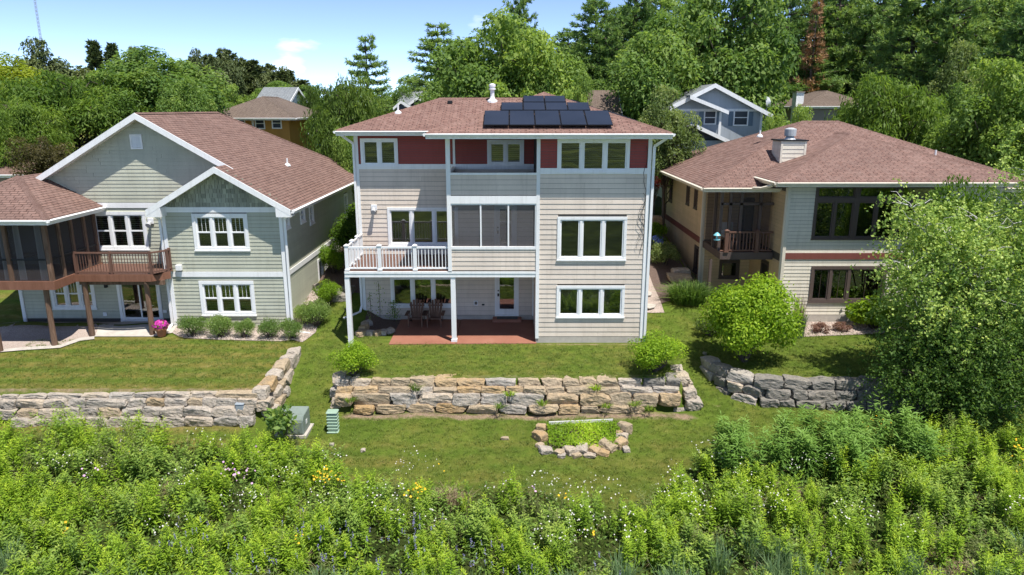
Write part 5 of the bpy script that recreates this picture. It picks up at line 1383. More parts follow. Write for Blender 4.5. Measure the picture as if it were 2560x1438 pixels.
box('chimney', M['white'], hc, X(2001, 250, Y), X(2020, 250, Y), Y + 1, Y + 2, 3, Z(231, Y + 1)); box('chimney_cap', M['greybrown'], hc, X(2000, 250, Y) - .05, X(2021, 250, Y), Y + .9, Y + 2.1, Z(231, Y + 1), Z(229, Y + 1))
Y = 64
far_house('house', 'dark brown roofed house low between the trees at the far right', X(2270, 320, Y), X(2440, 320, Y), Y, Y + 9, 3, Z(335, Y), 'greybrown', 'shingle_far', 'hip', .35, [], over=.5)
Y = 60
far_house('house', 'pale house glimpsed low between the green house and the tan house', X(790, 380, Y), X(890, 380, Y), Y, Y + 8, 2.5, Z(335, Y), 'bluegrey', 'shingle_far', 'hip', .4, [(*wz(830, 355, Y), 1.1, 1.2)], over=.4)
far_house('house', 'low brown neighbour house with hip roof at the left edge', -46, -31.2, 47, 57, 2.5, 5.2, 'greybrown', 'shingle_l', 'hip', .30, [], over=.8)
# radio mast
ms = thing('radio_mast', 'thin guyed radio mast rising above the far wood', 'radio mast', (X(103, 105, 420), 420, 3))
mz = 125; mx0, mx1 = X(103, 105, 420), X(88, 0, 420)
for k in range(3):
    a = k * 2.094; MB().tube([(mx0 + .6 * math.cos(a), 420 + .6 * math.sin(a), 3), (mx0 + .6 * math.cos(a), 420 + .6 * math.sin(a), mz)], .13, 4).build('mast_leg', M['mast'], ms)
mb = MB()
for i in range(60):
    z = 5 + i * 2; f_ = (z - 3) / (mz - 3); cx = mx0
    for k in range(3):
        a, b = k * 2.094, (k + 1) * 2.094; mb.bar((cx + .6 * math.cos(a), 420 + .6 * math.sin(a), z), (cx + .6 * math.cos(b), 420 + .6 * math.sin(b), z + 2), .1, .1)
mb.build('lattice', M['mast'], ms)

# ------------------------------------------------------------------ foliage
def unit(v): return v / np.maximum(np.linalg.norm(v, axis=-1, keepdims=True), 1e-9)
def leaves(name, pos, nrm, length, width, rnd, mat, tang=None, rng=None, curl=0.0):
    """diamond leaves: pos (N,3) at leaf centre"""
    N = len(pos); rng = rng or np.random.default_rng(1)
    if tang is None: tang = np.cross(nrm, rng.normal(size=(N, 3)))
    tang = unit(tang); bi = unit(np.cross(nrm, tang)); nr = np.cross(tang, bi)
    L = np.broadcast_to(np.asarray(length, float), (N,))[:, None] / 2; W = np.broadcast_to(np.asarray(width, float), (N,))[:, None] / 2
    v = np.empty((N, 4, 3))
    v[:, 0] = pos - tang * L; v[:, 1] = pos + bi * W - tang * L * .1 + nr * curl * W; v[:, 2] = pos + tang * L - nr * curl * L; v[:, 3] = pos - bi * W - tang * L * .1 + nr * curl * W
    m = bpy.data.meshes.new(name); m.materials.append(mat)
    np_mesh(m, v.reshape(-1, 3), np.arange(4 * N).reshape(N, 4), faceattrs={'rnd': np.clip(rnd, 0, 1)})
    return m
def tubes_mesh(name, chains, mat, n=5):
    mb = MB()
    for pts, rad in chains: mb.tube(pts, rad, n, cap=False)
    return mb.mesh(name, mat, True)
def limb(rng, a, b, r0, r1, k=5, wob=.08):
    a, b = np.array(a, float), np.array(b, float); L = np.linalg.norm(b - a); t = np.linspace(0, 1, k)[:, None]
    p = a + (b - a) * t; p[1:-1] += rng.normal(size=(k - 2, 3)) * wob * L; p[:, 2] += np.sin(t[:, 0] * math.pi) * .06 * L
    return [tuple(q) for q in p], list(np.linspace(r0, r1, k))

def broadleaf(seed, mat, nl=46, nleaf=24000, leafsz=.30, rx=4.2, rz=4.3, zc=6.3, lobe=1.25, droop=0.0, aspect=.55, shape='round', inner=.35, bark='bark', trunk_r=.22, top=None):
    """crown about 10 m tall at unit scale; lobes of leaves around limb ends"""
    rng = np.random.default_rng(seed)
    ga = math.pi * (3 - math.sqrt(5)); C = []; Rr = []
    for i in range(nl):
        f = (i + .5) / nl; cz = 1 - 1.85 * f; rr = math.sqrt(max(0, 1 - cz * cz)); a = i * ga + rng.normal() * .4
        sh = rng.uniform(.55, .92) if rng.random() < .75 else rng.uniform(.2, .5)
        if shape == 'cone': rr *= (1 - .45 * (cz + 1) / 2)
        C.append((rr * math.cos(a) * rx * sh, rr * math.sin(a) * rx * sh, zc + cz * rz * sh)); Rr.append(lobe * rng.uniform(.5, 1.5))
    C = np.array(C); Rr = np.array(Rr)
    pr = Rr ** 2 / (Rr ** 2).sum(); li = rng.choice(nl, nleaf, p=pr)
    d = unit(rng.normal(size=(nleaf, 3))); d[:, 2] += .18; d = unit(d)
    rad = Rr[li] * (inner + (1.12 - inner) * rng.random(nleaf) ** .55)
    # break each lobe into sprays
    spray = rng.integers(0, 9, nleaf); sd = unit(rng.normal(size=(nl, 9, 3))); sd[..., 2] = np.abs(sd[..., 2]) * .6 + sd[..., 2] * .4
    d2 = unit(d * .75 + sd[li, spray] * .85)
    pos = C[li] + d2 * rad[:, None] * np.array([1, 1, .78])
    if droop: pos[:, 2] -= droop * rng.random(nleaf) * (.3 + np.linalg.norm(pos[:, :2], axis=1) / rx)
    nr = unit(d2 * .7 + np.array([0, 0, .75]) + rng.normal(size=(nleaf, 3)) * .55)
    tang = None
    if droop: tang = d2 * .5 + np.array([0, 0, -1.0]) * .8 + rng.normal(size=(nleaf, 3)) * .4
    lobe_r = rng.random(nl); rnd = .45 * lobe_r[li] + .55 * rng.random(nleaf) - .12 * (spray % 3 == 0)
    sz = leafsz * rng.uniform(.4, 1.35, nleaf)
    crown = leaves('crown', pos, nr, sz, sz * aspect, rnd, mat, tang, rng, .25)
    ch = []; base = zc - rz * .95
    tp = [(0, 0, -.3), (.05, .02, base * .6), (rng.normal() * .15, rng.normal() * .15, base + rz * .5), (rng.normal() * .3, rng.normal() * .3, zc + rz * .55)]
    ch.append((tp, [trunk_r * 1.2, trunk_r, trunk_r * .7, trunk_r * .2]))
    for i in range(0, nl):
        z0 = min(max(base * .8, C[i][2] - 1.6), zc + rz * .3); ch.append(limb(rng, (0, 0, z0), C[i], trunk_r * .32, .03))
    return crown, tubes_mesh('trunk', ch, M[bark])
def pine(seed, mat, whorls=26, H=10.0, spread=2.5, tufts=9, per=9, needle=.34, openn=.25, layered=True, bare=.14, taper=1.0, bark='bark', up=.25, width=.10):
    rng = np.random.default_rng(seed); P_ = []; N_ = []; T_ = []; Q_ = []; chains = []
    chains.append(([(0, 0, -.3), (0, 0, H * .5), (0, 0, H * .98)], [.2, .13, .02]))
    for w in range(whorls):
        f = (w + .5) / whorls; z = H * (bare + (1 - bare) * f); Lw = spread * ((1 - f) ** taper * .92 + .10) * rng.uniform(.78, 1.15)
        nb = rng.integers(4, 7); a0 = rng.uniform(0, 6.28)
        for b in range(nb):
            if rng.random() < openn * .5: continue
            a = a0 + b * 6.283 / nb + rng.normal() * .25; L = Lw * rng.uniform(.6, 1.2)
            dirv = np.array([math.cos(a), math.sin(a), 0.0]); lift = up * (f - .35) + rng.normal() * .07
            pts = []
            for s in (0, .35, .7, 1.0): pts.append(np.array([0, 0, z]) + dirv * L * s + np.array([0, 0, L * (lift * s + .16 * s * s)]))
            chains.append(([tuple(p) for p in pts], [.05, .035, .022, .008]))
            nt = max(3, int(tufts * L / spread + 2))
            for k in range(nt):
                s = .22 + .8 * (k + rng.random()) / nt; j = min(2, int(s / .34)); p = pts[0] + (pts[-1] - pts[0]) * s; p[2] = z + L * (lift * s + .16 * s * s)
                side = np.array([-dirv[1], dirv[0], 0]) * rng.normal() * .22 * L * (1.15 - s * .7); p = p + side + np.array([0, 0, rng.normal() * .06])
                m = per; dv = unit(np.tile(dirv * .9 + side * .8 + np.array([0, 0, .45]), (m, 1)) + rng.normal(size=(m, 3)) * .75)
                P_.append(p + dv * needle * .5); T_.append(dv); N_.append(unit(rng.normal(size=(m, 3)) + np.array([0, 0, 1.0]))); Q_.append(.35 * rng.random() + .5 * rng.random(m) + .15 * s)
    pos = np.concatenate(P_); n = len(pos)
    crown = leaves('crown', pos, np.concatenate(N_), needle * rng.uniform(.7, 1.25, n), width * rng.uniform(.7, 1.3, n), np.concatenate(Q_), mat, np.concatenate(T_), rng)
    return crown, tubes_mesh('trunk', chains, M[bark], 4)

KIND = {}
KIND['maple'] = [broadleaf(s, M['l_maple'], nl=44, nleaf=26000) for s in (1, 2)]
KIND['oak'] = [broadleaf(s, M['l_oak'], nl=44, nleaf=26000, leafsz=.30, lobe=1.4) for s in (3, 4)]
KIND['locust'] = [broadleaf(s, M['l_locust'], nl=58, nleaf=30000, leafsz=.36, aspect=.26, droop=1.1, lobe=1.15) for s in (5, 6)]
KIND['willow'] = [broadleaf(s, M['l_willow'], nl=58, nleaf=24000, leafsz=.38, aspect=.26, droop=1.2, lobe=1.05, inner=.5) for s in (7, 8)]
KIND['yellow'] = [broadleaf(9, M['l_yellow'], nl=50, nleaf=22000)]
KIND['grey'] = [broadleaf(10, M['l_grey'], nl=60, nleaf=22000, leafsz=.30, aspect=.4, lobe=1.0, rx=3.6)]
KIND['brown'] = [broadleaf(12, M['l_brown'], nl=50, nleaf=12000, leafsz=.30, aspect=.45, bark='twig', lobe=1.1)]
KIND['pine'] = [pine(s, M['l_pine'], whorls=30, spread=2.9, tufts=30, per=12, width=.055, taper=.66, needle=.26) for s in (21, 22, 23)]
KIND['whitepine'] = [pine(24, M['l_pine'], whorls=17, spread=2.9, tufts=36, per=13, up=.1, openn=.4, taper=.95, width=.055, needle=.28)]
KIND['spruce'] = [pine(s, M['l_darkpine'], whorls=24, spread=2.6, tufts=9, per=10, needle=.5, width=.16, taper=.95) for s in (25, 26)]
KIND['dead'] = [pine(27, M['l_dead'], whorls=22, spread=2.3, tufts=20, per=8, openn=.6, width=.05, needle=.28)]
KIND['darkwood'] = [broadleaf(s, M['l_darkpine'], nl=40, nleaf=11000, leafsz=.5, lobe=1.4) for s in (28, 29)]

rt = random.Random(77)
def tree(kind, px, top, wpx, Y, label, base=None, group=None, name=None, variant=None, width0=None):
    x = X(px, max(top, 0) + 60, Y); zb = hz(x, Y) if base is None else base; h = Z(top, Y) - zb
    vs = KIND[kind]; cr, tr = vs[variant if variant is not None else rt.randrange(len(vs))]
    con = kind in ('pine', 'whitepine', 'spruce', 'dead')
    w0 = 5.6 if con else 8.6
    wm = wpx / FPX * Y * (1.75 if kind in ('whitepine', 'dead') else 2.1 if kind == 'spruce' else 1.5 if kind == 'pine' else 1.0)
    sz = h / (10.2 if con else 10.9); sxy = wm / w0
    nm = name or {'pine': 'pine_tree', 'whitepine': 'white_pine_tree', 'spruce': 'spruce_tree', 'dead': 'dead_pine_tree', 'oak': 'oak_tree', 'maple': 'maple_tree', 'locust': 'locust_tree', 'willow': 'feathery_tree', 'yellow': 'lime_green_tree', 'grey': 'olive_tree', 'brown': 'purple_leaf_tree', 'darkwood': 'oak_tree'}[kind]
    e = thing(nm, label, 'tree', (x, Y, zb), rt.uniform(0, 6.28), group, absolute=False)
    e.scale = (sxy, sxy, sz)
    for n_, m in (('trunk', tr), ('crown', cr)):
        o = bpy.data.objects.new(n_, m); link(o, e)
    return e
T = [
 ('yellow', 0, 128, 260, 74, 'lime green tree at the far left edge of the photo'),
 ('locust', 175, 138, 340, 58, 'broad bright green feathery tree behind the left house gable'),
 ('oak', 395, 122, 290, 63, 'dark broad tree left of the ochre house'),
 ('maple', 300, 170, 240, 60, 'mid green tree between the broad feathery tree and the dark broad tree'),
 ('locust', 40, 205, 220, 50, 'low leafy tree at the left edge above the purple-leaved shrub'),
 ('brown', 105, 322, 170, 45, 'small purple-brown leaved tree left of the green gable'),
 ('oak', 470, 190, 130, 58, 'small dark tree touching the left side of the ochre roof'),
 ('maple', 572, 205, 105, 88, 'round green tree behind the ochre roof'),
 ('maple', 645, 212, 90, 90, 'small round green tree right of the round tree behind the ochre roof'),
 ('spruce', 240, 103, 60, 125, 'pointed spruce top above the left trees, left one of the pair'),
 ('spruce', 285, 110, 55, 125, 'pointed spruce top above the left trees, right one of the pair'),
 ('darkwood', 120, 108, 130, 110, 'dark spreading tree by the radio mast'),
 ('spruce', 340, 118, 50, 130, 'small pointed spruce top over the dark broad tree'),
 ('willow', 848, 142, 215, 50, 'tall drooping feathery tree between the green house and the tan house'),
 ('willow', 775, 190, 80, 80, 'shorter drooping tree covering the right side of the ochre house'),
 ('willow', 915, 208, 140, 54, 'drooping tree below the lone white pine'),
 ('maple', 865, 305, 90, 44, 'dark leafy tree squeezed beside the left corner of the tan house'),
 ('whitepine', 915, 82, 135, 74, 'lone white pine with tiered branches against the sky'),
 ('maple', 1005, 205, 130, 82, 'low green tree between the lone white pine and the big maple'),
 ('whitepine', 1095, 52, 170, 84, 'white pine at the left flank of the big maple'),
 ('maple', 1240, 14, 330, 59, 'big spreading maple behind the tan house roof'),
 ('maple', 1355, 55, 220, 57, 'maple leaning out right of the big spreading maple'),
 ('pine', 1300, -25, 130, 72, 'dark pine peeking over the big spreading maple'),
 ('pine', 1490, -5, 160, 82, 'tall pine just right of the sky gap above the solar roof'),
 ('pine', 1590, -50, 180, 84, 'tall pine cut by the top edge above the taupe gable'),
 ('pine', 1530, 60, 150, 79, 'shorter pine in front of the tall pine above the taupe gable'),
 ('maple', 1440, 168, 90, 48, 'small bright tree at the right end of the solar panels'),
 ('oak', 1650, 40, 260, 64, 'broad tree left of the large oak behind the blue-grey house'),
 ('oak', 1818, -80, 310, 66, 'large oak towering behind the blue-grey house'),
 ('maple', 1600, 195, 130, 72, 'dark low tree right of the taupe gable'),
 ('grey', 1672, 205, 180, 43, 'grey-green round tree beside the right end of the tan roof'),
 ('dead', 2040, -5, 120, 79, 'dead rust brown pine among green pines'),
 ('pine', 1955, -60, 160, 84, 'pine behind and left of the dead brown pine'),
 ('pine', 2095, -90, 190, 84, 'pine immediately right of the dead brown pine'),
 ('pine', 2195, -40, 170, 80, 'second pine right of the dead brown pine'),
 ('pine', 2290, -110, 220, 72, 'tall dense pine above the feathery tree on the right'),
 ('pine', 2390, -60, 200, 68, 'pine in the upper right, left of the corner pine'),
 ('pine', 2500, -120, 230, 70, 'corner pine at the top right of the photo'),
 ('pine', 2600, -60, 220, 62, 'pine half cut by the right edge of the photo'),
 ('pine', 2040, 140, 210, 80, 'low wide pine below the dead brown pine'),
 ('whitepine', 2135, 90, 200, 82, 'tiered pine between the dead brown pine and the feathery tree'),
 ('locust', 2222, 148, 290, 52, 'feathery bright green tree behind the cream house roof'),
 ('grey', 2415, 88, 170, 62, 'grey-green tree left of the maple on the right edge'),
 ('maple', 2500, 128, 250, 45, 'leafy maple at the right edge behind the birch'),
 ('maple', 1995, 252, 110, 53, 'small yellowish tree by the white chimney'),
 ('oak', 2370, 215, 150, 58, 'dark tree between the feathery tree and the right edge maple'),
 ('maple', 1930, 275, 90, 52, 'low dark tree right of the blue-grey house'),
 ('oak', 2330, 300, 170, 50, 'low tree behind the right end of the cream roof'),
]
for t_ in T: tree(*t_)
# trees deep in the wood, all alike
for i, (px, top, Y) in enumerate([(1420, 70, 88), (1540, 20, 92), (1650, -20, 90), (1740, -40, 92), (1900, -50, 92), (2020, -40, 90), (2130, -50, 95), (2240, -40, 92), (2340, -30, 95), (2450, -60, 92), (2560, -50, 95), (1160, 90, 90), (2660, -40, 90)]):
    tree('pine', px, top, 200, Y, 'dark pine deep in the wood behind the nearer trees', group='pines deep in the wood')
for i in range(26):
    px = 430 + i * 13 + rt.uniform(-6, 6); f = i / 25
    top = np.interp(px, [430, 500, 560, 620, 680, 740, 780], [165, 138, 128, 146, 165, 185, 200]) + rt.uniform(-8, 10)
    tree('spruce' if i % 3 else 'darkwood', px, top, 62, rt.uniform(138, 160), 'dark tree of the wooded ridge beyond the ochre house', group='wooded ridge trees')
for px, top, Y in ((30, 165, 100), (110, 170, 100), (200, 160, 105), (360, 150, 105), (450, 165, 110), (520, 175, 110)):
    tree('darkwood', px, top, 150, Y, 'dark tree filling in behind the left-hand trees', group='trees behind the left-hand trees')
for px, top, Y in ((960, 215, 95), (1060, 190, 92), (860, 215, 92), (700, 205, 120), (780, 210, 120), (1010, 232, 100)):
    tree('oak', px, top, 150, Y, 'low dark tree on the skyline behind the lone white pine', group='low skyline trees')
for px, top, Y in ((1130, 170, 74), (1250, 160, 74), (1360, 165, 74), (1470, 190, 76), (1560, 210, 76), (1680, 200, 76), (1780, 190, 78), (1960, 210, 78), (2060, 215, 80), (2160, 230, 80), (2260, 230, 80), (2350, 240, 80), (2460, 240, 80), (2570, 240, 70)):
    tree('oak', px, top, 170, Y, 'shaded undergrowth tree beneath the tall wood', group='undergrowth trees of the wood')

# ------------------------------------------------------------------ shrubs
def bush_mesh(seed, mat, n, rx, ry, rz, leafsz, aspect=.5, lobes=26, lobe=.34, up=.4, zc=None, inner=.5, tang_up=0.0):
    rng = np.random.default_rng(seed); zc = rz if zc is None else zc
    d = unit(rng.normal(size=(lobes, 3))); d[:, 2] = np.abs(d[:, 2]) * 1.0 - .35 * (rng.random(lobes) < .45); d = unit(d)
    C = d * np.array([rx, ry, rz]) * rng.uniform(.40, .95, (lobes, 1)) + np.array([0, 0, zc]); Rr = lobe * min(rx, rz) * rng.uniform(.75, 1.35, lobes) * 1.15
    li = rng.choice(lobes, n, p=Rr ** 2 / (Rr ** 2).sum()); dd = unit(rng.normal(size=(n, 3)) + np.array([0, 0, .25]))
    pos = C[li] + dd * (Rr[li] * (inner + (1.1 - inner) * rng.random(n) ** .6))[:, None]
    sp = rng.random(n) < .10; pos[sp] += dd[sp] * (rng.random(sp.sum()) * .22 * rx)[:, None]
    pos[:, 2] = np.maximum(pos[:, 2], .03)
    nr = unit(dd * .7 + np.array([0, 0, up]) + rng.normal(size=(n, 3)) * .5); sz = leafsz * rng.uniform(.6, 1.3, n)
    tang = None
    if tang_up: tang = dd * .6 + np.array([0, 0, tang_up]) + rng.normal(size=(n, 3)) * .35
    rnd = .4 * rng.random(lobes)[li] + .6 * rng.random(n)
    cr = leaves('foliage', pos, nr, sz, sz * aspect, rnd, mat, tang, rng, .2)
    ch = [limb(rng, (rng.normal() * .04, rng.normal() * .04, -.05), C[i] , .035 * rx + .006, .008) for i in range(0, lobes, 2)]
    return cr, tubes_mesh('stems', ch, M['bark'], 4)
def shrub(name, label, ms, loc, rot=0, sc=(1, 1, 1), group=None, cat='shrub', z=None):
    e = thing(name, label, cat, (loc[0], loc[1], hz(*loc) if z is None else z), rot, group, absolute=False); e.scale = sc
    for n_, m in (('stems', ms[1]), ('foliage', ms[0])):
        if m is not None: link(bpy.data.objects.new(n_, m), e)
    return e
def gpx(px, py, z=0.0):
    for _ in range(4):
        p = G(px, py, z); z = hz(*p)
    return p
boxw = [bush_mesh(s, M['l_box'], 5200, .5, .45, .42, .055, .42, 34, .36, tang_up=.6) for s in (41, 42)]
for i, (px, py, s) in enumerate(((483, 842, 1.08), (552, 844, 1.1), (612, 845, .92), (676, 846, .98), (730, 848, 1.0))):
    shrub('boxwood_shrub', ['first', 'second', 'third', 'fourth', 'fifth'][i] + ' rounded boxwood from the left in the gravel bed of the green house', boxw[i % 2], gpx(px, py), i * 1.3, (s, s, s), 'boxwoods along the green house')
shrub('boxwood_shrub', 'pale round shrub at the corner of the green house, behind the boxwood row', boxw[0], gpx(766, 815), 2, (1.1, 1.1, 1.15)); shrub('boxwood_shrub', 'pale round shrub halfway along the side wall of the green house', boxw[1], gpx(790, 790), .5, (1.25, 1.25, 1.3))
vib = [bush_mesh(s, M['l_bright'], 9000, 1.0, .95, .95, .10, .55, 30, .36) for s in (43, 44)]
shrub('golden_shrub', 'bright green dome shrub on the left end of the golden wall', vib[0], (X(885, 920, 24.75), 24.75), .4, (.74, .72, .56))
shrub('golden_shrub', 'bright green dome shrub on the right end of the golden wall', vib[1], (X(1640, 920, 24.95), 24.95), 1.4, (.98, .92, .68))
mag = bush_mesh(45, M['l_bright'], 22000, 1.7, 1.6, 1.7, .16, .5, 30, .36)
e = shrub('leafy_tree', 'big bright green round shrub before the cream house', mag, (X(1862, 880, 26.4), 26.4), .2, (.86, .84, .90), cat='shrub')
hyd = bush_mesh(46, M['l_bright'], 7000, 1.1, .9, .6, .17, .7, 34, .38)
shrub('hydrangea', 'wide green leafy shrub under the lower brown window of the cream house', hyd, (X(2180, 812, 30.7), 30.7), 0, (1.15, 1, 1))
hf = bpy.data.objects.new('flower', leaves('flower', np.random.default_rng(5).normal(size=(60, 3)) * np.array([.09, .05, .07]), unit(np.random.default_rng(6).normal(size=(60, 3)) + np.array([0, -1, 1])), .07, .06, np.random.default_rng(7).random(60), M['p_white']))
hf.location = (-.2, -.75, .75); hf.parent = bpy.data.objects['hydrangea']; COL.objects.link(hf)
sed = bush_mesh(47, M['l_sedum'], 1800, .42, .36, .2, .06, .5, 24, .4)
shrub('sedum', 'low reddish sedum clump, left one under the cream house', sed, gpx(2050, 832), 0); shrub('sedum', 'low reddish sedum clump, right one under the cream house', sed, gpx(2103, 828), 2, (1, 1, .9))
spr = bush_mesh(48, M['l_grey'], 3500, .7, .6, .35, .10, .3, 30, .36, tang_up=.5)
shrub('juniper', 'low grey-green juniper left of the big bright shrub', spr, gpx(1775, 845), 0); shrub('juniper', 'grey-green juniper right of the big bright shrub', spr, gpx(1975, 838), 1.0, (.7, .7, .7))
sidev = bush_mesh(49, M['l_grey'], 5000, .75, .7, .55, .10, .45, 34, .36)
shrub('variegated_shrub', 'pale variegated shrub beside the gravel path of the cream house', sidev, (X(1661, 665, 36.5), 36.5), 0, (1.05, 1, 1))
shrub('golden_shrub', 'yellow-green fern-like shrub behind the blue hydrangea', bush_mesh(50, M['l_bright'], 2500, .6, .5, .45, .14, .3, 24, .36, tang_up=.6), (X(1640, 600, 40.5), 40.5))
bh_ = shrub('hydrangea', 'blue flowering hydrangea by the path right of the tan house', bush_mesh(51, M['l_shade'], 1600, .42, .4, .36, .1, .6, 20, .4), (X(1642, 622, 39.0), 39.0))
rg = np.random.default_rng(9); d_ = unit(rg.normal(size=(300, 3)) + np.array([0, -.4, .8])); link(bpy.data.objects.new('flower', leaves('flower', d_ * np.array([.40, .4, .34]) + np.array([0, 0, .38]), d_, .10, .09, rg.random(300), M['p_skyblue'])), bh_)
shrub('side_shrub', 'dense dark green shrub by the far side wall of the green house', bush_mesh(52, M['l_arbor'], 8000, 1.2, 1.1, 1.2, .14, .5, 40, .34), (-8.3, 37.2), 0, (1, 1.1, 1.1))
shrub('side_shrub', 'yellowish shrub just behind the dark one by the side wall of the green house', vib[0], (-8.3, 40.5), 0, (1.0, 1, 1.2))
shrub('red_leaf_shrub', 'red-leaved shrub glimpsed between the tan house and the cream house', bush_mesh(53, M['l_redleaf'], 4000, .8, .8, 1.3, .14, .5, 30, .36), (X(1632, 490, 49), 49), 0, (1.1, 1.1, 1.3), z=3.0)
for i, (px, py, s) in enumerate(((835, 712, .7), (850, 655, .6), (820, 745, .55))):
    shrub('side_shrub', ['small green shrub on the bank between the green and tan houses, middle one', 'small green shrub on the bank between the green and tan houses, topmost', 'small green shrub on the bank between the green and tan houses, lowest'][i], vib[1], gpx(px, py), i, (s, s, s))
# blade clumps
def blades(seed, n, h, spread, width, mat, lean=.5, bend=.5, rnd0=0.0, seg=2, name='blades', base_r=.3):
    rng = np.random.default_rng(seed); a = rng.uniform(0, 6.283, n); r = spread * base_r * np.sqrt(rng.random(n)); base = np.stack([r * np.cos(a), r * np.sin(a), np.zeros(n)], -1)
    a2 = a + rng.normal(size=n) * .8; out = np.stack([np.cos(a2), np.sin(a2), np.zeros(n)], -1); hh = h * rng.uniform(.55, 1.1, n)[:, None]; ln = (lean * rng.random(n) ** 1.2)[:, None] * spread
    return base, out, hh, ln, rng
def blade_mesh(name, base, out, hh, ln, width, mat, rng, rnd=None):
    n = len(base); side = unit(np.cross(out, np.array([0, 0, 1.0])) + rng.normal(size=(n, 3)) * .3); W = np.broadcast_to(np.asarray(width, float), (n,))[:, None] / 2; up = np.array([0, 0, 1.0])
    p1 = base + out * ln * .3 + up * hh * .62; p2 = base + out * ln + up * hh * (1 - .25 * np.minimum(1, ln / hh))
    v = np.empty((n, 5, 3)); v[:, 0] = base - side * W * .8; v[:, 1] = base + side * W * .8; v[:, 2] = p1 + side * W; v[:, 3] = p1 - side * W; v[:, 4] = p2
    i5 = np.arange(n)[:, None] * 5; q = np.concatenate([i5 + np.array([[0, 1, 2, 3]]), i5 + np.array([[3, 2, 4, 4]])], 1).reshape(n, 2, 4)
    m = bpy.data.meshes.new(name); m.materials.append(mat)
    co = v.reshape(-1, 3); tri = np.concatenate([i5 + np.array([[0, 1, 2]]), i5 + np.array([[0, 2, 3]]), i5 + np.array([[3, 2, 4]])], 0)
    r_ = rng.random(n) if rnd is None else rnd
    np_mesh(m, co, tri, faceattrs={'rnd': np.tile(r_, 3)}); return m
def grass_clump(seed, n, h, spread, width, mat, lean=.7, base_r=.3):
    b, o, hh, ln, rng = blades(seed, n, h, spread, width, mat, lean, base_r=base_r); return blade_mesh('blades', b, o, hh, ln, width, mat, rng)
gc = grass_clump(61, 1100, 1.0, 1.1, .03, M['l_shade'], 1.0, .6)
e = shrub('ornamental_grass', 'dark arching grass clump at the foot of the gravel path', (gc, None), (X(1718, 765, 32.0), 32.0), 0, (1.15, 1, 1), cat='grass clump')
fg = grass_clump(62, 500, 1.15, .7, .018, M['l_sedge'], .5, .4); fg2 = grass_clump(63, 160, 2.0, .7, .014, M['l_straw'], .35, .3)
e = shrub('ornamental_grass', 'feather reed grass with tan plumes by the cream house corner', (fg, fg2), gpx(1992, 842), cat='grass clump')
# potted petunia
pt = thing('flower_pot', 'terracotta pot of magenta flowers by the deck post of the green house', 'flower pot', (*gpx(405, 842), hz(*gpx(405, 842)) + .03), absolute=False)
MB().lathe((0, 0, 0), [(.15, 0), (.23, .30), (.27, .30), (.28, .38), (.25, .38), (.23, .34)], 16).build('pot', M['terracotta'], pt)
rg = np.random.default_rng(71); d_ = unit(rg.normal(size=(700, 3)) + np.array([0, 0, .5])); ps = d_ * np.array([.30, .30, .2]) * rg.uniform(.6, 1.05, (700, 1)) + np.array([0, 0, .46])
link(bpy.data.objects.new('foliage', leaves('foliage', ps[:430], d_[:430], .09, .045, rg.random(430), M['l_bright'])), pt); link(bpy.data.objects.new('flower', leaves('flower', ps[430:] * np.array([1.12, 1.12, 1.06]), d_[430:], .10, .10, rg.random(270), M['p_magenta'])), pt)

# birch on the right, leaning stems and hanging twigs
def birch(seed, base, tips, centre, rad, strands, per, leafsz):
    rng = np.random.default_rng(seed); ch = []; samples = []
    for tp in tips:
        a = np.array(base) + np.array([rng.normal() * .12, rng.normal() * .12, -.3]); pts, rr = limb(rng, a, tp, .10, .01, 9, .025); ch.append((pts, rr))
        for i in range(2, 9):
            if i > 4: samples += [np.array(pts[i])] * 4
            for k in range(5):
                p = np.array(pts[i]); ang = rng.uniform(0, 6.28); L = rng.uniform(.8, 2.3) * (1.15 - i / 11); q = p + np.array([math.cos(ang) * L, math.sin(ang) * L, L * rng.uniform(.15, .8)])
                c_, r2 = limb(rng, p, q, .020, .005, 5, .06); ch.append((c_, r2)); samples += [np.array(s) for s in c_[1:]] + [np.array(c_[-1])] * 2 + [(np.array(c_[2]) + np.array(c_[3])) / 2]
    S = np.array(samples); N = strands * per
    st = S[rng.integers(0, len(S), strands)] + rng.normal(size=(strands, 3)) * .28
    dirs = unit(rng.normal(size=(strands, 3)) * .75 + np.array([-.05, -.1, -.75])); ln = rng.uniform(.4, 1.5, strands)
    t = rng.random((strands, per)); pos = st[:, None, :] + dirs[:, None, :] * (t * ln[:, None])[..., None] + rng.normal(size=(strands, per, 3)) * .055
    pos[..., 2] -= (t ** 2) * .15
    pos = pos.reshape(-1, 3); n = len(pos); pos = pos
    nr = unit(rng.normal(size=(n, 3)) + np.array([0, -.25, .55])); sz = leafsz * rng.uniform(.65, 1.3, n)
    rnd = np.repeat(rng.random(strands) * .45, per) + .55 * rng.random(n)
    return leaves('crown', pos, nr, sz, sz * .68, rnd, M['l_birch'], None, rng, .15), tubes_mesh('trunk', ch, M['birch'], 5)
bb = (16.75, 24.9)
bz = hz(*bb)
cr, tr = birch(81, (0, 0, 0), [(-3.0, -.6, 6.4), (-2.0, -1.0, 5.6), (-.5, -.4, 5.9), (1.5, -.6, 8.3), (-3.2, -1.2, 4.4), (2.9, 0, 9.0), (-2.3, .8, 4.9), (-1.0, -1.6, 4.9), (-2.6, -1.5, 3.0), (.6, -1.2, 5.2), (2.0, -1.2, 6.2)], None, None, 3300, 18, .115)
bt_ = thing('birch_tree', 'white-barked birch with hanging twigs filling the right side of the photo', 'tree', (bb[0], bb[1], bz), 0, absolute=False)
link(bpy.data.objects.new('trunk', tr), bt_); link(bpy.data.objects.new('crown', cr), bt_)
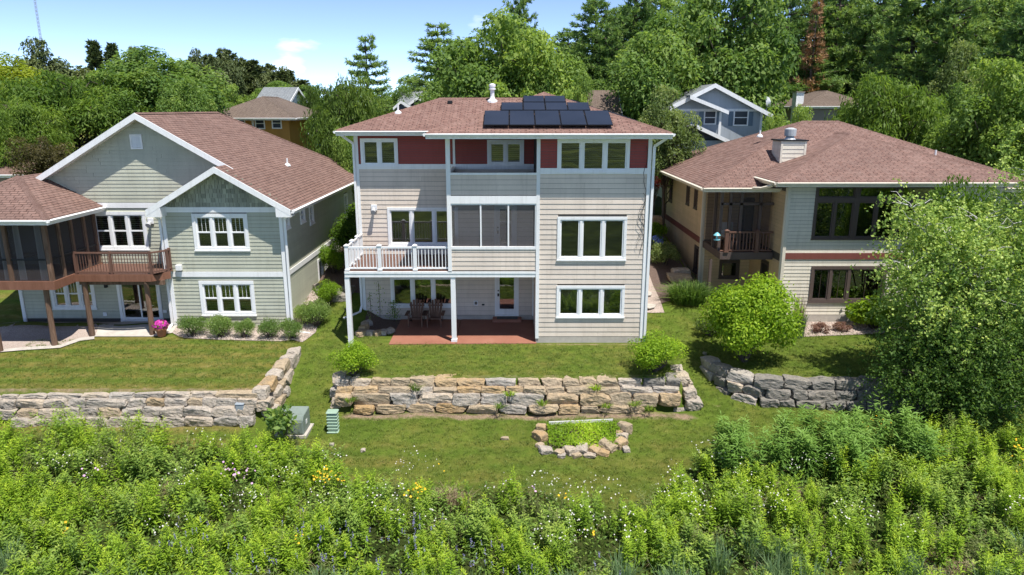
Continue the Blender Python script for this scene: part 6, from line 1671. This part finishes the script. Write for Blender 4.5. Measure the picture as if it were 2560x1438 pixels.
cr, tr = birch(83, (0, 0, 0), [(-2.2, -.3, 3.0), (-1.2, -.9, 3.6), (0, -.8, 3.8), (1.3, -.6, 3.6), (-2.6, -.6, 1.8), (2.2, -.8, 2.8), (-.8, -1.2, 2.4), (.8, -1.3, 2.2)], None, None, 2700, 17, .105)
cr.materials[0] = M['l_shade']
vt = thing('viburnum_thicket', 'dense dark leafy thicket under the birch', 'shrub', (16.1, 23.8, hz(16.1, 23.8)), 0, absolute=False)
link(bpy.data.objects.new('stems', tr), vt); link(bpy.data.objects.new('foliage', cr), vt); tr.materials[0] = M['bark']
arb = bush_mesh(85, M['l_arbor'], 22000, 1.5, 1.4, 3.3, .16, .45, 70, .36, zc=3.2, tang_up=.7)
shrub('arborvitae', 'dense bright evergreen cone standing behind the birch', arb, (X(2395, 600, 28.6), 28.6), 0, (.95, .95, 1.1), cat='tree')

# ------------------------------------------------------------------ meadow
rg = np.random.default_rng(101)
def stems(P_, h, nleaf, Llen, Lw, mat, name, label, lean=.10, tmin=.12, taper=.55, upt=.75, rnd_top=.55, plume=.0, whorl=False):
    """upright leafy stalks at P_ (N,3) of height h"""
    N = len(P_); t = np.linspace(tmin, 1.0, nleaf)[None, :] + rg.uniform(-.02, .02, (N, nleaf)); t = np.clip(t, .05, 1.02)
    ang = rg.uniform(0, 6.283, N)[:, None] + np.arange(nleaf)[None, :] * (2.399) + rg.normal(size=(N, nleaf)) * .3
    ld = rg.normal(size=(N, 2)) * lean; H = h[:, None] * t
    base = np.stack([P_[:, 0, None] + ld[:, 0, None] * H * t, P_[:, 1, None] + ld[:, 1, None] * H * t, P_[:, 2, None] + H], -1)
    upc = (-.15 + upt * t ** 2 + rg.normal(size=(N, nleaf)) * .22)
    out = np.stack([np.cos(ang), np.sin(ang), upc], -1); out = unit(out)
    L = Llen * (1 - taper * t ** 3) * rg.uniform(.75, 1.2, (N, nleaf)) * np.minimum(1, (h / h.mean()))[:, None]
    pos = base + out * (L * .55)[..., None]
    nr = unit(np.cross(np.cross(out, np.array([0, 0, 1.0])), out) + rg.normal(size=(N, nleaf, 3)) * .28)
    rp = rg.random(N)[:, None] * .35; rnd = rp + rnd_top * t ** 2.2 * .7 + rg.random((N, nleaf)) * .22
    m = leaves(name, pos.reshape(-1, 3), nr.reshape(-1, 3), L.ravel(), (L * Lw).ravel(), rnd.ravel(), mat, out.reshape(-1, 3), rg, .15)
    o = bpy.data.objects.new(name, m); COL.objects.link(o); tag(o, label, kind='stuff'); return o
def lownoise(x, y, s, o):
    return np.array([noise.noise(Vector((a * s + o, b * s - o, o))) for a, b in zip(x, y)])
nc = 2600
cx = rg.uniform(-18.5, 18.5, nc); cy = rg.uniform(12.6, 22.8, nc)
keep = (cy < edge(cx) + rg.normal(size=nc) * .18 - .15) & (np.abs(cx) < cy * .80 + 1.0)
cx, cy = cx[keep], cy[keep]; nc = len(cx)
n1 = lownoise(cx, cy, .42, 3.0); n2 = lownoise(cx, cy, .8, 9.0); n3 = lownoise(cx, cy, .35, 20.)
thin = (cx > -10.8) & (cx < -8.8) & (cy > 19.3) | (np.abs(cx - 2.6) < 1.3) & (cy > 17.6)
drop = ((n2 > .08) & (rg.random(nc) < .86)) | (thin & (rg.random(nc) < .6))
near_edge = sst(0, 1.2, edge(cx) - cy)
hc = .92 + .42 * n3 + rg.normal(size=nc) * .24 + .38 * (cx < -11) * (cy > 19) + .25 * (np.abs(cx + 7.4) < 1.2) * (cy > 19.5) + .2 * (cx > 9)
hc = np.clip(hc * (.6 + .4 * np.where(cx < -9.5, 1, near_edge)), .4, 1.65)
typ = np.where(n1 + .22 * rg.normal(size=nc) > .15, 1, 0)
typ[(cy < 15.4 + 2.2 * n1) & (rg.random(nc) < .55)] = 3
typ[(cx > 6.2) & (cx < 13.0) & (cy > 19.7) & (rg.random(nc) < .85)] = 2
typ[(typ < 2) & (rg.random(nc) < .13)] = 4
cnt = rg.integers(2, 9, nc); cnt[drop] = 0
ci = np.repeat(np.arange(nc), cnt); ns = len(ci)
aa = rg.uniform(0, 6.283, ns); qq = np.sqrt(rg.random(ns)) * rg.uniform(.12, .50, nc)[ci]
x = cx[ci] + qq * np.cos(aa); y = cy[ci] + qq * np.sin(aa); P_ = np.stack([x, y, height(x, y)], -1)
ht = hc[ci] * (1.08 - .55 * qq) * rg.uniform(.82, 1.1, ns); tt = typ[ci]
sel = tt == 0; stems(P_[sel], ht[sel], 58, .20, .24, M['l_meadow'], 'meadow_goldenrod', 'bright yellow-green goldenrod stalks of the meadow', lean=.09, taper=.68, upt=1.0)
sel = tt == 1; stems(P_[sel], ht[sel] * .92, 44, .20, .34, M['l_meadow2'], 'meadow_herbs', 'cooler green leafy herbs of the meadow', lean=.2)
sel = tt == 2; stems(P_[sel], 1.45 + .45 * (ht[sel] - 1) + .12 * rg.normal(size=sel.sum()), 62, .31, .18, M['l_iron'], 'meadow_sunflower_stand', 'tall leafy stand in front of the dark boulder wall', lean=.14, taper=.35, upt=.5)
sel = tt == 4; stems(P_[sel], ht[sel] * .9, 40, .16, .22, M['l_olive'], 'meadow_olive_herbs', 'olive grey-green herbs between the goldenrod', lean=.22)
sedge = tt == 3
# low filler between stalks
nf = 6500; xf = rg.uniform(-18, 18, nf); yf = rg.uniform(12.6, 22.4, nf); kf = (yf < edge(xf) - .1) & (np.abs(xf) < yf * .8 + 1); xf, yf = xf[kf], yf[kf]; nf = len(xf)
pos = np.stack([xf, yf, height(xf, yf) + rg.uniform(.03, .42, nf)], -1)
pos = np.repeat(pos, 7, 0) + rg.normal(size=(nf * 7, 3)) * np.array([.12, .12, .07]); pos[:, 2] = np.maximum(pos[:, 2], height(pos[:, 0], pos[:, 1]) + .02)
nrn = unit(rg.normal(size=pos.shape) * .6 + np.array([0, 0, 1.0])); rr_ = np.repeat(rg.random(nf) * .3, 7) + rg.random(nf * 7) * .3
o = bpy.data.objects.new('meadow_understorey', leaves('meadow_understorey', pos, nrn, .12 * rg.uniform(.6, 1.3, len(pos)), .05, rr_, M['l_meadow2'], None, rg, .1)); COL.objects.link(o); tag(o, 'low leafy understorey of the meadow', kind='stuff')
def blade_field(name, label, X_, Y_, per, h, spread, width, mat, lean=.5):
    N = len(X_); b = np.repeat(np.stack([X_, Y_, height(X_, Y_)], -1), per, 0); n = N * per; a = rg.uniform(0, 6.283, n)
    out = np.stack([np.cos(a), np.sin(a), np.zeros(n)], -1); b = b + out * (rg.random(n) * spread * .35)[:, None]; hh = (h * rg.uniform(.5, 1.1, n))[:, None]; ln = (rg.random(n) ** 1.3 * lean)[:, None] * h
    rnd = np.repeat(rg.random(N) * .5, per) + rg.random(n) * .5
    o = bpy.data.objects.new(name, blade_mesh(name, b, out, hh, ln, width, mat, rg, rnd)); COL.objects.link(o); tag(o, label, kind='stuff'); return o
s_ = sedge; blade_field('meadow_sedge', 'upright sedge and iris blades along the near edge of the meadow', x[s_], y[s_], 24, .95, .4, .018, M['l_sedge'], .55)
idx = rg.random(len(x)) < .16; blade_field('meadow_straw', 'dry tan stalks among the meadow plants', x[idx], y[idx], 10, .65, .5, .012, M['l_straw'], .8)
for (px, py, r_) in ((1959, 1246, .6), (2377, 1400, .9), (1120, 1240, .3), (400, 1230, .4)):
    cx, cy = G(px, py, -1.7); k_ = int(60 * r_); a = rg.uniform(0, 6.28, k_); q = r_ * np.sqrt(rg.random(k_)); blade_field('dead_grass', 'flattened mat of dead tan grass in the meadow', cx + q * np.cos(a), cy + q * np.sin(a), 26, .38, .5, .014, M['l_straw'], 1.6)
# flowers
def flowers(name, label, mat, patches, n, r, size, dz=0.0, spike=0.0, stalk=True):
    Ps = []; chains = []
    for (px, py, f) in patches:
        cx, cy = G(px, py, -.95 + dz); m = int(n * f); a = rg.uniform(0, 6.283, m); q = r * (f ** .5) * np.sqrt(rg.random(m)); xx, yy = cx + q * np.cos(a), cy + q * np.sin(a); zz = -.95 + dz + rg.normal(size=m) * .10
        if spike:
            for k in range(9): Ps.append(np.stack([xx + rg.normal(size=m) * .012, yy + rg.normal(size=m) * .012, zz - spike * k / 9], -1))
        else:
            Ps.append(np.stack([xx, yy, zz], -1))
        for i in range(m): chains.append((xx[i], yy[i], zz[i]))
    pos = np.concatenate(Ps); k = len(pos); sz = size * rg.uniform(.6, 1.3, k)
    m = leaves(name, pos, unit(rg.normal(size=(k, 3)) * .5 + np.array([0, -.5, 1.0])), sz, sz * .9, rg.random(k), mat, None, rg)
    o = bpy.data.objects.new(name, m); COL.objects.link(o); tag(o, label, kind='stuff')
    c = np.array(chains); g0 = c.copy(); g0[:, 2] = height(c[:, 0], c[:, 1]); hh = (c[:, 2] - g0[:, 2])[:, None]
    sm = bpy.data.objects.new('flower_stems', blade_mesh('flower_stems', g0, np.zeros_like(g0) + np.array([1, 0, 0]), np.maximum(hh, .1), np.zeros((len(c), 1)), .010, M['l_meadow2'], rg)); link(sm, o)
W_ = [(148, 1151, .8), (232, 1171, .4), (598, 1252, 1), (416, 1299, .7), (289, 1084, .8), (450, 1191, .8), (640, 1240, .5), (969, 1225, 1.2), (1043, 1151, 1.2), (821, 1225, .8), (830, 1140, .6), (1412, 1218, 1), (1514, 1215, 1.2), (1419, 1323, 1.2), (1457, 1295, .8), (1563, 1309, 1.1), (1240, 1211, .5), (1345, 1200, .7), (1000, 1280, .5), (1090, 1290, .4), (1340, 1350, .4),
      (1780, 1119, 1), (1713, 1218, 1.6), (1762, 1260, .8), (1913, 1239, 1.6), (2142, 1281, 1.2), (2040, 1130, .8), (2535, 1253, .7), (1700, 1185, .7), (2280, 1320, .3), (1990, 1165, .4), (1860, 1180, .5), (710, 1180, .5), (490, 1080, .3), (545, 1100, .3), (360, 1110, .2)]
flowers('fleabane_flowers', 'loose white daisy-like flower sprays across the meadow', M['p_white'], W_, 28, .65, .048, dz=.06)
flowers('yellow_flowers', 'small yellow flowers dotted in the meadow', M['p_yellow'], [(811, 1179, 1), (842, 1190, 1), (806, 1190, .7), (1032, 1225, 1), (1060, 1222, .5), (2187, 1060, 2.2), (2160, 1075, 1), (1470, 1330, .4), (330, 1140, .3), (150, 1335, .3), (755, 1345, .3), (1400, 1240, .3), (1100, 1170, .2)], 14, .36, .068, dz=.08)
flowers('vervain_flowers', 'violet blue vervain spikes in the near meadow', M['p_blue'], [(979, 1316, 1), (1067, 1320, 1), (825, 1341, .8), (1225, 1341, .6), (1208, 1383, .8), (965, 1411, .8), (453, 1336, 1), (766, 1302, .8), (605, 1373, .6), (786, 1353, .8), (1010, 1370, .6), (850, 1390, .6), (700, 1400, .5), (620, 1420, .5), (1300, 1400, .4), (1540, 1395, .5), (2120, 1410, .4), (480, 1320, .6)], 11, .75, .028, dz=.10, spike=.16)
flowers('coneflowers', 'pale pink coneflowers left of centre in the meadow', M['p_pink'], [(584, 1178, 1), (618, 1191, 1), (560, 1165, .6), (640, 1130, .5), (228, 1180, .4), (1330, 1230, .3)], 12, .35, .075, dz=.08)
flowers('orange_lilies', 'orange lilies at the right edge of the meadow', M['p_yellow'], [(2550, 1112, .7), (2552, 1166, .8), (2540, 1140, .3)], 9, .25, .10)
# broad-leaved plant beside the transformer
bl = bush_mesh(111, M['l_oak'], 330, .45, .42, .7, .22, .55, 18, .5, zc=.85, tang_up=.1)
shrub('milkweed', 'broad-leaved dark milkweed-like plant in front of the transformer', bl, gpx(708, 1122), 0, cat='plant')

# ------------------------------------------------------------------ lawn blades
def lawn_pts(n, x0, x1, y0, y1):
    x = rg.uniform(x0, x1, n); y = rg.uniform(y0, y1, n); k = (y > edge(x) - .3)
    def out(a, b, c, d): return ~((x > a) & (x < b) & (y > c) & (y < d))
    k &= out(-5.6, 5.45, 27.9, 50) & out(-7.2, -4.8, 29.4, 50) & out(-30, -8.4, 28.4, 50) & out(9.0, 30, 29.9, 50) & out(5.3, 9, 31, 50)
    k &= out(-6.6, 6.7, 23.5, 24.5) & out(-30, -8.9, 22.8, 23.7) & ~((x > 7.6) & (np.abs(y - right_edge(x)) < .35)) & out(1.0, 5.4, 27.6, 28.1) & ~((np.abs(x + 8.75) < .35) & (y < 27.6))
    return x[k], y[k]
lx_, ly_ = lawn_pts(26000, -20, 18, 18.5, 32)
blade_field('lawn_blades', 'short mown grass blades of the lawns', lx_, ly_, 9, .075, .30, .012, M['l_lawn'], .9)

# weeds in the wall joints
for i, (px, py, Yw) in enumerate(((1040, 972, 23.9), (1275, 985, 23.75), (876, 1000, 23.7), (1355, 1008, 23.65), (1590, 1010, 23.6), (1515, 1015, 23.6), (1250, 1015, 23.6), (1490, 970, 23.9), (1620, 1020, 23.6))):
    xx, zz = X(px, py, Yw), Z(py, Yw)
    e = thing('wall_weed', ['tuft of grass', 'small weed', 'leafy weed', 'thin weed', 'weed sprig', 'tiny weed', 'low weed', 'green tuft', 'last weed'][i] + ' growing from a joint of the golden wall, ' + ['third stone from the left', 'near the middle foot', 'at its left end', 'right of the middle', 'near its right end', 'below the right dome shrub side', 'centre of the lowest course', 'upper joint right of the middle', 'lowest course at the right'][i], 'weed', (xx, Yw - .02, zz - .06), absolute=False)
    s_ = .8 if i else 1.3
    m = grass_clump(200 + i, 60, .22 * s_, .35, .022, M['l_bright'] if i % 2 else M['l_locust'], 1.0, .4); link(bpy.data.objects.new('leaves', m), e)
# pebbles on the gravel beds
def pebbles(poly, n, size, label, lift=.03):
    from mathutils.geometry import intersect_point_tri_2d
    xs = [p[0] for p in poly]; ys = [p[1] for p in poly]; pts = []
    def inside(x, y):
        c = False; j = len(poly) - 1
        for i in range(len(poly)):
            if (poly[i][1] > y) != (poly[j][1] > y) and x < (poly[j][0] - poly[i][0]) * (y - poly[i][1]) / (poly[j][1] - poly[i][1]) + poly[i][0]: c = not c
            j = i
        return c
    while len(pts) < n:
        x, y = rg.uniform(min(xs), max(xs)), rg.uniform(min(ys), max(ys))
        if inside(x, y): pts.append((x, y, hz(x, y) + lift))
    c = np.array(pts); s = size * rg.uniform(.5, 1.4, (n, 1, 1)) * np.array([[[1, .8, .55]]]); oct_ = np.array([(1, 0, 0), (0, 1, 0), (-1, 0, 0), (0, -1, 0), (0, 0, 1), (0, 0, -1)], float)
    a = rg.uniform(0, 6.28, n); v = oct_[None] * s; v = v + rg.normal(size=v.shape) * size * .15; vx = v[..., 0] * np.cos(a)[:, None] - v[..., 1] * np.sin(a)[:, None]; vy = v[..., 0] * np.sin(a)[:, None] + v[..., 1] * np.cos(a)[:, None]
    v = np.stack([vx, vy, v[..., 2]], -1) + c[:, None]; tri = np.array([(0, 1, 4), (1, 2, 4), (2, 3, 4), (3, 0, 4), (1, 0, 5), (2, 1, 5), (3, 2, 5), (0, 3, 5)])
    m = bpy.data.meshes.new('pebbles'); m.materials.append(M['pebble']); np_mesh(m, v.reshape(-1, 3), (np.arange(n)[:, None, None] * 6 + tri[None]).reshape(-1, 3), faceattrs={'rnd': np.repeat(rg.random(n), 8)})
    o = bpy.data.objects.new('pebbles', m); COL.objects.link(o); tag(o, label, kind='stuff')
pebbles(bed_poly, 3200, .035, 'pinkish river pebbles of the bed along the green house')
rbed = [gpx(1960, 846), gpx(2030, 842), gpx(2130, 838), gpx(2260, 832), (17.5, 31.65), (12.35, 31.65)]
drape('gravel_border', rbed, M['gravel'], .02, label='gravel bed along the cream house'); pebbles(rbed, 1500, .035, 'pale pebbles of the bed along the cream house')

# side bed and path right of the tan house
drape('mulch_bed', [(6.7, 31.6), (8.3, 32.6), (9.7, 33.6), (9.75, 45), (7.6, 45), (7.2, 40), (6.9, 36)], M['mulch'], .02, label='brown mulch bank beside the cream house')
pathp = [(5.6, 30.9), (6.9, 30.9), (6.95, 33), (7.0, 36.5), (7.2, 40), (7.4, 45), (6.2, 45), (5.9, 40), (5.75, 36)]
drape('gravel_path', pathp, M['gravel'], .025, label='narrow gravel path between the tan and cream houses')
for i in range(7):
    y_ = 31.6 + i * 1.25; st = MB(); cx_ = 6.3 + .08 * i * .5; pts = []
    for k in range(7):
        a = k * 6.283 / 7; pts.append((cx_ + .40 * math.cos(a) * rs.uniform(.85, 1.1), y_ + .52 * math.sin(a) * rs.uniform(.85, 1.1), hz(cx_, y_) + .0))
    lab = 'flat grey stepping stone number in the gravel path'
    st.prism(pts, (0, 0, .07)).build('stepping_stone', M['concrete'], None, label=['nearest', 'second nearest', 'third', 'fourth', 'fifth', 'second farthest', 'farthest'][i] + ' flat stepping stone of the narrow gravel path', cat='stepping stone', group='stepping stones of the gravel path', bevel=.02)
def boulder(label, c, size, kind='gold', rot=0):
    o = put_stone(kind, None, c, size, rot, name='boulder'); tag(o, label, 'boulder'); return o
boulder('flat golden boulder on the mulch bank below the variegated shrub', (8.35, 34.5, hz(8.35, 34.5) + .16), (1.2, .7, .36)); boulder('pale flat boulder just above the flat golden boulder on the mulch bank', (8.6, 35.3, hz(8.6, 35.3) + .16), (.9, .7, .36), 'grey')
boulder('wide tan boulder at the top of the gravel path', (8.5, 43.2, hz(8.5, 43.2) + .3), (1.5, .7, .7)); boulder('smaller tan boulder at the top of the gravel path', (7.2, 43.6, hz(7.2, 43.6) + .3), (1.1, .7, .7))
boulder('grey boulder at the foot of the tan house right wall', (5.8, 32.6, hz(5.8, 32.6) + .15), (.5, .9, .4), 'dark')
# bank between green and tan house
drape('mulch_bed', [(-8.6, 33.4), (-7.1, 32.8), (-6.95, 41), (-9.6, 44), (-9.6, 34.5)], M['mulch'], .02, label='brown planted bank between the green and tan houses')
for i, (px, py, w_) in enumerate(((822, 730, 1.2), (850, 720, .9), (805, 742, .8), (838, 690, .7), (868, 700, .8))):
    p_ = gpx(px, py); boulder(['widest', 'middle', 'lowest left', 'upper', 'rightmost'][i] + ' brown boulder on the bank between the green and tan houses', (p_[0], p_[1], hz(*p_) + .12), (w_, .6, .4), 'dark', .3 * i)
# stone edged bed under the deck
drape('mulch_bed', [(-6.6, 31.2), (-4.9, 31.2), (-4.75, 29.4), (-5.6, 29.1), (-6.5, 29.5)], M['mulch'], .03, label='small planting bed beside the patio under the deck')
bed = thing('stone_edging', 'ring of tan stones edging the planting bed under the deck', 'stone edging', (-5.8, 29.2, 0))
for px, py, w_ in ((903, 838, .5), (910, 822, .5), (925, 838, .4), (945, 838, .45), (960, 836, .4), (975, 832, .4), (912, 806, .45), (918, 796, .4)):
    p_ = gpx(px, py); put_stone('gold' if w_ > .42 else 'grey', bed, (p_[0], p_[1], hz(*p_) + .08), (w_, w_ * .75, .26), rs.uniform(0, 3))
for i, (px, py, h_) in enumerate(((927, 800, 1.3), (950, 800, 1.7), (985, 805, .9))):
    p_ = gpx(px, py); pl = thing('bed_plant', ['thin twiggy plant in the deck bed, leftmost', 'tall single-stemmed plant in the middle of the deck bed', 'leafy plant in the deck bed beside the patio'][i], 'plant', (p_[0], p_[1], hz(*p_) + .03), absolute=False)
    n_ = 60 if i < 2 else 240; t = rg.random(n_); pos = np.stack([rg.normal(size=n_) * .07 * (1 + i * .6), rg.normal(size=n_) * .07 * (1 + i * .6), .1 + t * h_], -1)
    link(bpy.data.objects.new('leaves', leaves('leaves', pos, unit(rg.normal(size=(n_, 3)) + np.array([0, -.3, .6])), .09, .04, rg.random(n_), M['l_maple'])), pl); MB().tube([(0, 0, -.05), (.03, 0, h_ * .5), (.0, .02, h_)], .012, 5).build('stem', M['twig'], pl)

# ------------------------------------------------------------------ utilities and raised bed
p_ = gpx(834, 1080); ped = thing('cable_pedestal', 'pale green ribbed cable pedestal on the lower lawn', 'pedestal', (p_[0], p_[1], hz(*p_) - .02), absolute=False)
MB().box(-.17, .17, -.15, .15, 0, .72).build('body', M['pedestal'], ped, bevel=.03); MB().box(-.20, .20, -.18, .18, .72, .78).build('lid', M['pedestal'], ped, bevel=.03); MB().box(-.20, .20, -.18, .18, 0, .05).build('foot', M['pedestal'], ped, bevel=.02)
for k in range(5): MB().box(-.185, .185, -.165, .165, .14 + k * .115, .18 + k * .115).build('rib', M['pedestal'], ped, bevel=.012)
p_ = gpx(733, 1085); tf = thing('transformer', 'grey-green pad-mounted electrical transformer beside the left wall end', 'transformer', (p_[0], p_[1] + .15, hz(*p_) - .03), absolute=False)
MB().box(-.55, .55, -.5, .5, 0, .1).build('pad', M['concrete'], tf)
mb = MB(); mb.prism([(-.45, -.42, .1), (-.45, -.42, .62), (-.45, -.30, .76), (-.45, .42, .80), (-.45, .42, .1)], (.9, 0, 0)); mb.build('cabinet', M['transformer'], tf, bevel=.025)
MB().box(-.42, .42, -.455, -.42, .16, .58).build('door_panel', M['transformer'], tf, bevel=.01); MB().box(.452, .458, -.1, .06, .35, .5).build('warning_label', M['vinyl'], tf); MB().box(-.03, .03, -.475, -.455, .3, .42).build('latch', M['black'], tf)
p_ = gpx(607, 1080); gb = thing('cable_pedestal', 'slim blue-grey utility pedestal in front of the left stone wall', 'pedestal', (p_[0], p_[1], hz(*p_) - .02), absolute=False)
MB().box(-.15, .15, -.1, .1, 0, .72).build('body', M['greybox'], gb, bevel=.03); MB().box(-.165, .165, -.115, .115, .70, .76).build('lid', M['greybox'], gb, bevel=.03); MB().box(-.02, .02, -.112, -.1, .45, .52).build('latch', M['black'], gb)
rb = thing('stone_edging', 'rough stones edging the raised herb bed on the lower lawn', 'stone edging', (*gpx(1455, 1110), hz(*gpx(1455, 1110))))
for px, py, w_, h_ in ((1350, 1098, .5, .42), (1352, 1075, .35, .3), (1350, 1118, .3, .2), (1365, 1132, .45, .26), (1398, 1136, .35, .22), (1425, 1132, .5, .3), (1455, 1130, .5, .34), (1488, 1134, .45, .28), (1520, 1126, .6, .36), (1552, 1120, .42, .42), (1555, 1100, .4, .34), (1560, 1082, .5, .5), (1548, 1092, .3, .3), (1405, 1142, .3, .18), (1440, 1142, .35, .18), (1475, 1143, .4, .18), (1510, 1140, .4, .2), (1565, 1130, .3, .2)):
    p_ = gpx(px, py); put_stone('grey' if px % 2 else 'gold', rb, (p_[0], p_[1], hz(*p_) + h_ * .22), (w_, w_ * .8, h_ * .8), rs.uniform(0, 3), (rs.uniform(-.15, .15), rs.uniform(-.15, .15)))
a, b = gpx(1372, 1068), gpx(1532, 1063)
bd = MB().bar((a[0], a[1], hz(*a) + .12), (b[0], b[1], hz(*b) + .12), .04, .10).build('bed_board', M['curtain'], rb)
ca_, cb_ = gpx(1365, 1125), gpx(1545, 1070)
n_ = 5200; hx_ = rg.uniform(ca_[0] + .1, cb_[0], n_); hy_ = rg.uniform(ca_[1] + .05, cb_[1] - .0, n_); hpos = np.stack([hx_, hy_, height(hx_, hy_) + rg.uniform(.06, .22, n_) + .04 * np.sin(hx_ * 5) * np.sin(hy_ * 6)], -1)
hb = thing('herb_bed', 'low green herbs filling the stone edged raised bed', 'herb bed', ((ca_[0] + cb_[0]) / 2, (ca_[1] + cb_[1]) / 2, hz((ca_[0] + cb_[0]) / 2, (ca_[1] + cb_[1]) / 2)))
link(bpy.data.objects.new('herbs', leaves('herbs', hpos, unit(rg.normal(size=(n_, 3)) * .6 + np.array([0, -.2, 1])), .07 * rg.uniform(.6, 1.4, n_), .045, .5 * (np.sin(hx_ * 3) * .5 + .5) + .5 * rg.random(n_), M['l_bright'], None, rg)), hb)
MB().prism([(x_, y_, hz(x_, y_) - .25) for x_, y_ in ((ca_[0] + .08, ca_[1] + .1), (cb_[0] - .02, ca_[1] + .1), (cb_[0] - .02, cb_[1] - .03), (ca_[0] + .08, cb_[1] - .03))], (0, 0, .30)).build('soil', M['mulch'], hb)
# scattered small stones on the lower lawn
for i, (px, py) in enumerate(((1262, 1101), (830, 1115), (908, 1132), (1760, 920))):
    p_ = gpx(px, py); boulder(['small tan stone lying alone on the lower lawn', 'small pale stone near the green pedestal', 'white pebble on the lawn at the meadow edge', 'small white stone on the lawn between the two right walls'][i], (p_[0], p_[1], hz(*p_) + .03), (.28 if i == 0 else .16, .15, .1), 'gold' if i == 0 else 'grey')
